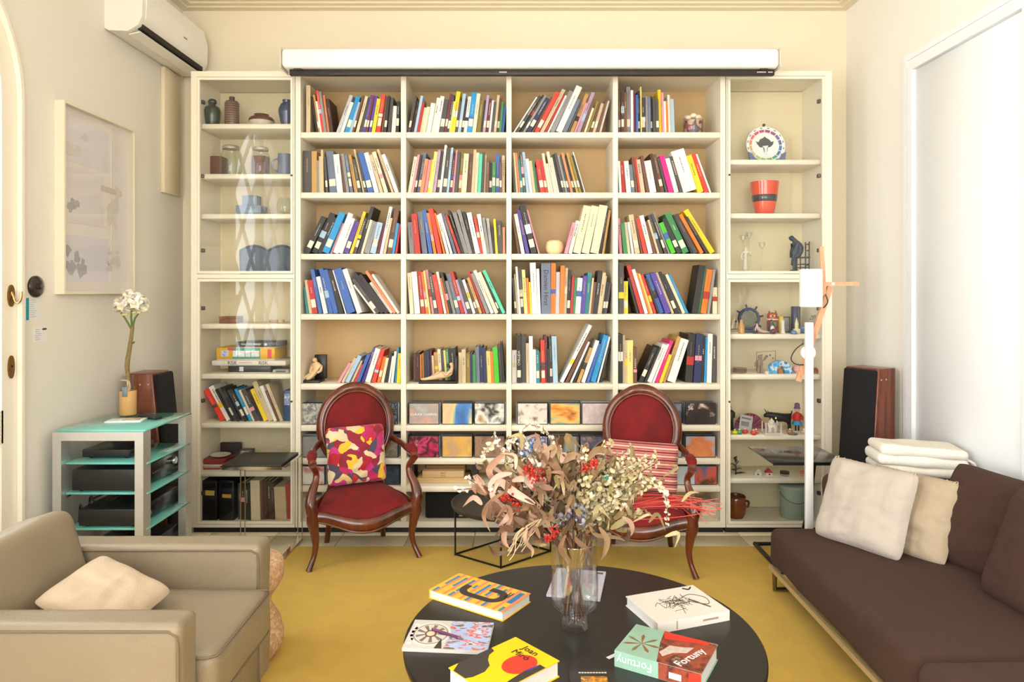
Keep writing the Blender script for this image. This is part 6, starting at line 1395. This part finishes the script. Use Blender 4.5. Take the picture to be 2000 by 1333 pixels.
deco(o, 'black_wedge', [(L*.37, .003), (L*.46, .003), (L*.42, Wd*.36)], t, mat('3a3432', .4), 4)
for k in range(6): deco(o, 'faded_letter', [(L*.03, Wd*(.12+k*.13)), (L*.085, Wd*(.12+k*.13)), (L*.085, Wd*(.2+k*.13)), (L*.03, Wd*(.2+k*.13))], t, mat('e6e2dc', .4), 2)
pa, pb = G(844, 1230, ZT+t+.006), G(905, 1249, ZT+t+.006); d = (pb-pa).normalized()
o = thing('pen', 'dark purple ballpoint pen lying on the magazine', 'pen', pa); q = pb-pa
part('barrel', MB().tube([Vector((0, 0, 0)), q*.85], .0048, 10), mat('5a2048', .25, coat=.5), o); part('tip', MB().tube([q*.85, q], [.0045, .001], 10), mat('6a5a60', .3, .5), o); part('clip', MB().bar(Vector((0, 0, .0052)), q*.3+Vector((0, 0, .0052)), .003, .0015), mat('8a4a70', .3), o)

# yellow book with lettering Joan Miro
t = .05
o, L, Wd = flat_book('art_book', 'yellow book lettered Joan Miro with black shape and red disc', 'book', (876, 1305), (1007, 1245), (990, 1345), t, ZT, mat('f8c808', .38, var=.015), spine=None)
# local x runs to the far corner, local y to the left when seen from above
def UV(u, v): return (u*L, v*Wd)
bx = [UV(*p) for p in ((.05, .36), (.10, .16), (.20, .02), (.46, .0), (.66, .0), (.62, .09), (.48, .13), (.36, .22), (.26, .33), (.12, .40))] 
flip = (o.matrix_world.to_3x3() @ Vector((0, 1, 0))).x < 0
def FV(p): return [(x, Wd-y) for x, y in p] if flip else p
deco(o, 'black_shape', FV([UV(*p) for p in ((.14, .0), (.62, .0), (.60, .10), (.50, .14), (.42, .24), (.36, .38), (.24, .46), (.08, .45), (.0, .40), (.0, .12))]), t, mat('3b3634', .4, var=.02), 1)
deco(o, 'red_disc', FV([(L*.62+L*.22*math.cos(i*.1963)*1.0, Wd*.66+Wd*.24*math.sin(i*.1963)) for i in range(32)]), t, mat('ee3c28', .4, var=.02), 1)
deco(o, 'black_corner', FV([UV(*p) for p in ((.0, .93), (.0, 1.0), (.78, 1.0), (.78, .88), (.6, .84))]), t, mat('3b3634', .4, var=.02), 2)
deco(o, 'violet_overlap', FV([UV(*p) for p in ((.56, .865), (.6, .84), (.78, .88), (.72, .90))]), t, mat('5a3a9a', .4), 3)
dirx, diry = (0, 1 if not flip else -1, 0), (1, 0, 0)
for body, u, v in (('Joan', .90, .50), ('Miró', .76, .48)):
    yv = v*Wd if not flip else Wd-v*Wd
    Mt = frame_m((u*L, yv, t+.0012), (0, 1 if not flip else -1, 0), (1 if not flip else 1, 0, 0))
    if Mt.to_3x3().col[2].z < 0: Mt = frame_m((u*L, yv, t+.0012), (0, -1, 0), (1, 0, 0))
    text('title', body, .036, mat('2c2622', .5, var=0), Mt, o)

# white drawing book and the Fortuny book
t = .036
o, L, Wd = flat_book('art_book', 'large white book with scratchy brown ink drawing on its cover', 'book', (1285, 1219), (1425, 1193), (1219, 1166), t, ZT, mat('e7e2da', .4, var=.015), spine='y0')
q = random.Random(11)
for k in range(46):
    cx, cy = q.gauss(.5, .07)*L, q.gauss(.52, .10)*Wd; a = q.uniform(0, 6.3); l_ = q.uniform(.01, .035); part('ink_stroke', MB().bar((cx-l_*math.cos(a), cy-l_*math.sin(a), t+.0005), (cx+l_*math.cos(a), cy+l_*math.sin(a), t+.0005), .0018, .0004), mat('5e4c40', .6), o)
part('ink_line', MB().tube(catmull([(L*.62, Wd*.62, t+.0006), (L*.8, Wd*.7, t+.0006), (L*.93, Wd*.5, t+.0006), (L*.85, Wd*.3, t+.0006), (L*.66, Wd*.5, t+.0006)], 8), .0012, 5), mat('4a3e38', .6), o)
part('ink_line', MB().bar((L*.70, Wd*.55, t+.0006), (L*.84, Wd*.20, t+.0006), .007, .0005), mat('4c443e', .6), o)
part('ink_line', MB().tube(catmull([(L*.8, Wd*.93, t+.0006), (L*.86, Wd*.86, t+.0006), (L*.93, Wd*.93, t+.0006)], 6), .004, 6, flat=.2), mat('35302c', .6), o)
part('ink_line', MB().tube(catmull([(L*.2, Wd*.5, t+.0006), (L*.28, Wd*.6, t+.0006), (L*.3, Wd*.4, t+.0006), (L*.36, Wd*.5, t+.0006)], 6), .001, 5), mat('6a5a4e', .6), o)
part('spine_print', MB().box(L*.62, L*.84, -.0006, 0, t*.4, t*.58), mat('a8907c', .5), o); part('spine_panel', MB().box(L*.25, L*.27, -.0006, 0, .003, t-.003), mat('b8a88c', .5), o)
t2 = .05
o, L, Wd = flat_book('art_book', 'thick sea green and russet book lettered Fortuny', 'book', (1200, 1271), (1370, 1318), (1275, 1228), t2, ZT, mat('8fb4a0', .38, var=.08, scale=12), spine='y0')
paint = ramp_mat(['5a241a', '7c3626', 'a04a30', '48201a', 'c8a088'], 'noise', 16, .35, (1, 1, 1), 6., False, 4.)
deco(o, 'painting', [(L*.5, 0), (L, 0), (L, Wd), (L*.36, Wd), (L*.40, Wd*.6)], t2, paint, 1)
deco(o, 'red_cloth', [(L*.36, Wd*.98), (L*.42, Wd*.75), (L*.62, Wd*.82), (L*.9, Wd*.9), (L*.92, Wd*.99)], t2, mat('d8321f', .4, var=.1), 2)
deco(o, 'white_cloth', [(L*.46, Wd*.30), (L*.52, Wd*.58), (L*.66, Wd*.62), (L*.78, Wd*.70), (L*.74, Wd*.48), (L*.6, Wd*.38), (L*.52, Wd*.2)], t2, mat('c8b4ac', .4, var=.25, scale=60), 2)
for k in range(7): a = k*.9; deco(o, 'leaf_print', [(L*.22+.0*k, Wd*.42), (L*.22+.045*math.cos(a)-.006*math.sin(a), Wd*.42+.045*math.sin(a)+.006*math.cos(a)), (L*.22+.06*math.cos(a), Wd*.42+.06*math.sin(a)), (L*.22+.045*math.cos(a)+.006*math.sin(a), Wd*.42+.045*math.sin(a)-.006*math.cos(a))], t2, mat(('8a5a30', '7a6a44')[k % 2], .4), 2)
part('spine_painting', MB().box(L*.52, L-.001, -.0006, 0, .001, t2-.001), paint, o); part('spine_red', MB().box(L*.86, L-.002, -.001, -.0006, .001, t2*.9), mat('d83a24', .4), o); part('spine_sticker', MB().box(L*.64, L*.78, -.0012, -.0006, .012, .03), mat('eee8e0', .5), o)
text('title', 'Fortuny', .036, mat('eef2f0', .5, var=0), frame_m((L*.24, -.0008, t2*.5), (-1, 0, 0), (0, 0, -1)), o)
text('title', 'Fortuny', .042, mat('f2ece8', .5, var=0), frame_m((L*.80, Wd*.38, t2+.0012), (.35, 1, 0), (-1, .35, 0)), o)
o = thing('envelope', 'white envelope under the corner of the Fortuny book', 'envelope', G(1195, 1286, ZT+.0008), (0, 0, R(38))); part('sheet', MB().box(-.012, .10, .0, .014, 0, .0004), mat('dcdad6', .6), o); part('fold', MB().box(-.012, .10, .006, .007, .0004, .0006), mat('c8c4c0', .6), o)
# dark booklet at the near edge and lilac brochure behind the vase
o, L, Wd = flat_book('booklet', 'dark booklet with a yellow picture at the near table edge', 'booklet', (1118, 1362), (1208, 1362), (1124, 1308), .006, ZT, mat('2b2623', .4, var=.03), spine='x0')
deco(o, 'picture', [(L*.25, Wd*.2), (L*.85, Wd*.2), (L*.85, Wd*.72), (L*.25, Wd*.72)], .006, art(['e0b020', 'c88418', '7a4a1c', 'f0cc50'], 40, 3), 1)
m = MB()
for k in range(10): m.box(L*(.22+k*.066), L*(.22+k*.066)+L*.05, Wd*.84, Wd*.88, .0061, .0064)
part('caption', m, mat('d8d0c4', .5, var=0), o)
o, L, Wd = flat_book('brochure', 'lilac grey brochure lying behind the glass vase', 'brochure', (1067, 1162), (1172, 1172), (1096, 1110), .008, ZT, mat('c3bfcd', .45, var=.04), spine='y0')
deco(o, 'dark_strip', [(L*.86, Wd*.08), (L*.92, Wd*.08), (L*.92, Wd*.35), (L*.86, Wd*.35)], .008, mat('4a4650', .5), 1); deco(o, 'print_block', [(L*.6, Wd*.5), (L*.9, Wd*.5), (L*.9, Wd*.85), (L*.6, Wd*.85)], .008, mat('aeb0c2', .5, var=.15, scale=90), 1)
deco(o, 'page_number', [(L*.82, Wd*.88), (L*.95, Wd*.88), (L*.95, Wd*.95), (L*.82, Wd*.95)], .008, mat('5a5868', .5, var=.3, scale=200), 1)

# ------------------------------------------------------------------ glass vase and dried flowers
YV = 2.415; vx = XP(1122, YV); kv = YV/F
M_vase = glass_mat('vase', (.955, .965, .965), f0=.15)
vz = thing('glass_vase', 'footed clear glass cylinder vase on the coffee table', 'vase', (vx, YV, ZT+.0004))
part('body', MB().lathe([(.0001, .0), (.046, 0), (.05, .006), (.049, .06), (.052, .066), (.072, .071), (.08, .085), (.081, .12), (.081, .30), (.0775, .30), (.0775, .12), (.076, .09), (.068, .077), (.05, .072), (.0455, .062), (.045, .022), (.0001, .018)], 48, cap=False), M_vase, vz)
part('rim', MB().tube([(.079*math.cos(k*.1309), .079*math.sin(k*.1309), .3) for k in range(48)], .0022, 6, closed=True), M_vase, vz)
bq = thing('dried_bouquet', 'big bouquet of dried eucalyptus, curled leaves and red grass in the vase', 'bouquet', (vx, YV, ZT+.02)); B0 = Vector((vx, YV, ZT+.02))
q = random.Random(21)
def BP(px, py, dy=0.): return W(px, py, YV+dy)-B0
neck = Vector((0, 0, .27))
stemm = [mat(c, .8, var=.1) for c in ('6a4632', '7e5a42', '553626', '8a6a4c')]
def stem(tip, r=.0022, m=None):
    a = q.uniform(0, 6.28); b = Vector((.035*math.cos(a), .035*math.sin(a), q.uniform(.005, .07))); nk = neck+Vector((tip.x*.16-.02*math.cos(a), tip.y*.16-.02*math.sin(a), q.uniform(-.03, .02)))
    nk.x = max(-.06, min(.06, nk.x)); nk.y = max(-.06, min(.06, nk.y))
    p = catmull([b, (b+nk)/2+Vector((q.uniform(-.008, .008), q.uniform(-.008, .008), 0)), nk, nk.lerp(tip, .5)+Vector((0, 0, .03)), tip], 5)
    part('stem', MB().tube(p, r, 6), m or q.choice(stemm), bq); return p
def leaf_mb(pts, w, cup=.3, twist=0.):
    P = catmull(pts, 5); n = len(P); m = MB(); vs = []
    for i in range(n):
        t = (P[min(i+1, n-1)]-P[max(i-1, 0)]).normalized(); s = t.cross(Vector((0, -1, .25))); s = s.normalized() if s.length > 1e-4 else Vector((1, 0, 0)); nn = s.cross(t)
        s = s*math.cos(twist*i/n)+nn*math.sin(twist*i/n); nn = s.cross(t)
        f_ = i/(n-1); ww = w*math.sin(math.pi*(f_*.93+.06))**.9*(1-.35*f_)
        vs += [P[i]-s*ww+nn*(cup*ww), P[i], P[i]+s*ww+nn*(cup*ww)]
    m.add(vs, [(i*3+k, i*3+k+1, i*3+k+4, i*3+k+3) for i in range(n-1) for k in (0, 1)], True); return m
LC = ['a9836c', '8e6a50', '7d5d42', 'ad8c78', 'cdac9b', '684a36', '866b4c', '9c7f62']
LM = [mat(c, .7, var=.12, scale=18) for c in LC]
def leaf(pts, w, m, cup=.3, tw=0.): return part('leaf', leaf_mb(pts, w, cup, tw), m, bq, sharp=False)
# large curling leaves seen in the photograph (start, bends, tip in pixels)
big = [([(1045, 985), (1005, 962), (975, 940), (962, 970)], .017, 4), ([(1000, 940), (1030, 935), (1055, 960), (1060, 990)], .016, 4), ([(1010, 1000), (980, 990), (962, 965), (966, 945)], .015, 4), ([(1015, 985), (1000, 1000), (985, 1018), (970, 1030)], .012, 4),
       ([(985, 960), (955, 985), (945, 1010), (958, 1040)], .010, 1), ([(970, 945), (955, 920), (975, 895), (995, 880)], .014, 0), ([(1055, 905), (1045, 880), (1050, 860), (1045, 845)], .012, 3), ([(1060, 915), (1068, 885), (1062, 865)], .012, 3), ([(1100, 930), (1080, 905), (1070, 890), (1055, 900)], .018, 2),
       ([(1095, 1010), (1060, 1015), (1030, 1035), (1000, 1055)], .018, 7), ([(1060, 1010), (1030, 1010), (1010, 1022), (1000, 1040)], .018, 5), ([(1000, 1010), (985, 1040), (985, 1060), (995, 1072)], .012, 0), ([(1085, 1050), (1070, 1020), (1085, 990), (1100, 965)], .010, 6), ([(1112, 1040), (1130, 1060), (1150, 1080), (1156, 1100)], .011, 1),
       ([(1105, 1045), (1095, 1070), (1105, 1090), (1112, 1105)], .010, 2), ([(1170, 1030), (1185, 1055), (1180, 1080), (1172, 1096)], .013, 6), ([(1190, 960), (1215, 975), (1228, 985), (1234, 992)], .010, 7), ([(1215, 1010), (1230, 1020), (1235, 1035), (1232, 1048)], .010, 3), ([(1080, 955), (1060, 950), (1040, 930), (1020, 905)], .014, 0),
       ([(1145, 900), (1120, 890), (1095, 900), (1080, 890)], .016, 7), ([(1140, 905), (1165, 880), (1185, 882), (1195, 890)], .014, 6), ([(1030, 1030), (1025, 1055), (1040, 1075), (1038, 1090)], .008, 3), ([(1000, 925), (975, 930), (958, 945), (955, 960)], .012, 4), ([(1150, 1025), (1165, 1045), (1205, 1050), (1222, 1058)], .009, 6)]
for pts, w, k in big:
    dy = q.uniform(-.12, -.02); P = [BP(a, b, dy+.015*i*q.uniform(-1, 1)) for i, (a, b) in enumerate(pts)]; leaf(P, w, LM[k], q.uniform(.2, .5), q.uniform(-.6, .9))
DK = [mat(c, .75, var=.12, scale=18) for c in ('6e5238', '57402e', '7a6040', '4a3428', '8a7048', '6a5c38')]
OL = [mat(c, .7, var=.12, scale=18) for c in ('98895c', '807348', 'b2a57c', '8a7a52', 'a4946c')]
def tuft(n, cx, cy, sx, sy, ms, l0, l1, w0, w1, d0, d1):
    for k in range(n):
        a, b = q.gauss(cx, sx), q.gauss(cy, sy)
        if b > 1085 or b < 850: continue
        p0 = BP(a, b, q.uniform(d0, d1)); d = (p0-neck+Vector((0, 0, .05))).normalized(); L_ = q.uniform(l0, l1)
        p1 = p0+d*L_*.5+Vector((q.uniform(-.02, .02), q.uniform(-.02, .02), q.uniform(-.02, .02))); p2 = p0+d*L_*.75+Vector((q.uniform(-.035, .035), q.uniform(-.03, .03), q.uniform(-.06, .01)))
        leaf([p0, p1, p2], q.uniform(w0, w1), ms[q.randrange(len(ms))], q.uniform(.1, .6), q.uniform(-1.5, 1.5))
tuft(120, 1105, 985, 48, 34, DK, .05, .09, .010, .018, -.05, .14)
tuft(85, 1045, 955, 42, 38, LM+[DK[0], DK[2]], .04, .09, .006, .013, -.12, .12)
tuft(30, 1010, 1010, 30, 26, [LM[1], LM[2], LM[5], LM[7]], .05, .10, .009, .017, -.14, .06)
tuft(70, 1190, 965, 42, 30, OL, .04, .09, .005, .010, -.10, .14)
tuft(110, 1095, 965, 70, 40, [LM[1], LM[2], LM[7], OL[0], OL[3], DK[2], LM[5]], .04, .08, .005, .012, -.10, .16)
tuft(24, 1150, 1020, 35, 16, OL+DK, .05, .09, .008, .014, -.12, .05)
# sprigs of small round eucalyptus leaves
EM = [mat(c, .65, var=.08, scale=40) for c in ('cfc39e', 'dcd2b6', 'b9ab80', 'cabda4', 'e4dccf', 'a69668')]
def sprig(pix, n, rr, ms, dy0, dy1, name='eucalyptus_sprig'):
    P = catmull([BP(a, b, lerp(dy0, dy1, i/max(1, len(pix)-1))) for i, (a, b) in enumerate(pix)], 8); m = MB(); m.use(q.choice(stemm)).tube(P, .0016, 5)
    for k in range(n):
        f_ = k/(n-1); i = min(len(P)-1, int((.15+.85*f_)*(len(P)-1))); c = P[i]; r = rr*(1.15-.45*f_)*q.uniform(.8, 1.2)
        for s in (-1, 1):
            m.use(q.choice(ms)); d = Vector((q.gauss(0, 1), q.gauss(0, .6), q.gauss(0, 1))).normalized(); t_ = d.orthogonal().normalized(); s_ = d.cross(t_)
            ctr = c+d*r*.9; vs = [c]+[ctr+(d*math.cos(j*1.0472)*r + t_*math.sin(j*1.0472)*r*.8) + s_*(.25*r*math.cos(j*2.1)) for j in range(6)]
            m.add(vs, [(0, 1+j, 1+(j+1) % 6) for j in range(6)], True)
    return part(name, m, None, bq, sharp=False)
base = (1118, 1050)
E1 = [EM[0], EM[1], EM[2]]; E2 = [EM[1], EM[4], EM[3]]
for tips, ms, n, rr in (([(1130, 980), (1190, 930), (1240, 905), (1282, 886)], E1, 20, .010), ([(1150, 1000), (1215, 960), (1262, 935), (1280, 945)], E1, 18, .010), ([(1280, 942), (1296, 960), (1303, 985), (1303, 1023)], E2, 20, .0085),
    ([(1070, 960), (1035, 880), (1020, 845), (1035, 828)], E2, 22, .0085), ([(1035, 830), (1060, 838), (1080, 862), (1098, 882)], E2, 18, .008), ([(1060, 960), (1000, 920), (985, 885), (965, 850)], [EM[3], EM[4], EM[0]], 18, .010), ([(965, 860), (950, 880), (945, 890)], [EM[3], EM[4]], 10, .010),
    ([(1040, 980), (990, 960), (945, 955), (893, 957)], [EM[4]], 9, .011), ([(960, 955), (930, 945), (912, 935)], [EM[4]], 6, .010), ([(1020, 1000), (970, 1000), (948, 990)], [EM[4]], 8, .009), ([(1010, 900), (990, 880), (1000, 862), (1020, 850)], E2, 14, .009)):
    sprig(tips, n, rr, ms, -.05, q.uniform(-.1, .02))
for k in range(52):
    ex, ey = q.gauss(1205, 38), q.gauss(925, 28); sprig([(1130, 1030), (lerp(1130, ex, .5), lerp(1030, ey, .6)), (ex, ey)], 15, q.uniform(.009, .014), E1 if k % 3 else [EM[2], EM[5]], 0, q.uniform(-.15, .12))
for k in range(12):
    ex, ey = q.gauss(1010, 26), q.gauss(905, 24); sprig([(1100, 1030), (lerp(1100, ex, .5), lerp(1030, ey, .6)), (ex, ey)], 12, q.uniform(.006, .009), [EM[3], EM[4], EM[0]], 0, q.uniform(-.1, .12))
# red statice heads, purple berries, red grass
def cluster(px, py, r, cols, n, name, dy=-.08, sz=.006):
    m = MB()
    for k in range(n): c = BP(px+q.gauss(0, r), py+q.gauss(0, r), dy+q.gauss(0, .012)); m.use(mat(q.choice(cols), .7, var=.1)); m.ball(c, sz*q.uniform(.7, 1.4), n=6, m=4)
    part(name, m, None, bq)
RD = ['b8281e', 'd8402c', '98201a']
for a, b, r in ((1043, 925, 8), (1050, 940, 8), (1030, 918, 5), (1002, 962, 5), (1008, 990, 5), (985, 975, 4), (1082, 1040, 4), (1070, 1052, 3), (1160, 905, 5), (1145, 915, 5)): cluster(a, b, r*1.1, RD, 46, 'red_flower_head', -.08, .0036)
for a, b in ((1128, 1008), (1118, 1000), (1140, 1015), (1105, 1015), (1132, 995)): cluster(a, b, 7, ['5a5660', '7a7680', '3c2a30', '9a96a0'], 12, 'berry_cluster', -.07, .0075)
cluster(1185, 935, 2, ['2e8a78'], 4, 'green_bud'); cluster(1035, 870, 3, ['3a6aa8', '88b0d0'], 5, 'blue_bud', -.06); cluster(1022, 888, 3, ['4a7ab0', 'c8d8e8'], 5, 'blue_bud', -.06)
for k in range(26):
    ex, ey = q.uniform(1300, 1415), q.gauss(982, 12)+0; mx_, my = q.uniform(1215, 1260), q.gauss(985, 8)
    part('red_grass_blade', MB().tube(catmull([BP(1160, 1010, 0), BP(mx_, my, .02), BP(lerp(mx_, ex, .6), my-q.uniform(0, 14), .04), BP(ex, ey+ (ex-1300)*.12, .05)], 6), .0012, 5), mat(q.choice(['c0342c', 'd85a50', 'a82a28']), .7), bq)
for k in range(9):
    ex, ey = q.uniform(985, 1030), q.uniform(1060, 1100); part('dry_tendril', MB().tube(catmull([BP(1060, 1010, -.05), BP(ex+20, 1040, -.08), BP(ex+10, ey-15, -.08), BP(ex, ey, -.08)], 5), .0014, 5), mat('d2bb92', .8), bq)
for k in range(34):
    a, b = q.gauss(1110, 55), q.gauss(960, 35); stem(BP(a, min(b, 1020), q.uniform(-.08, .1)), q.uniform(.0016, .0032))
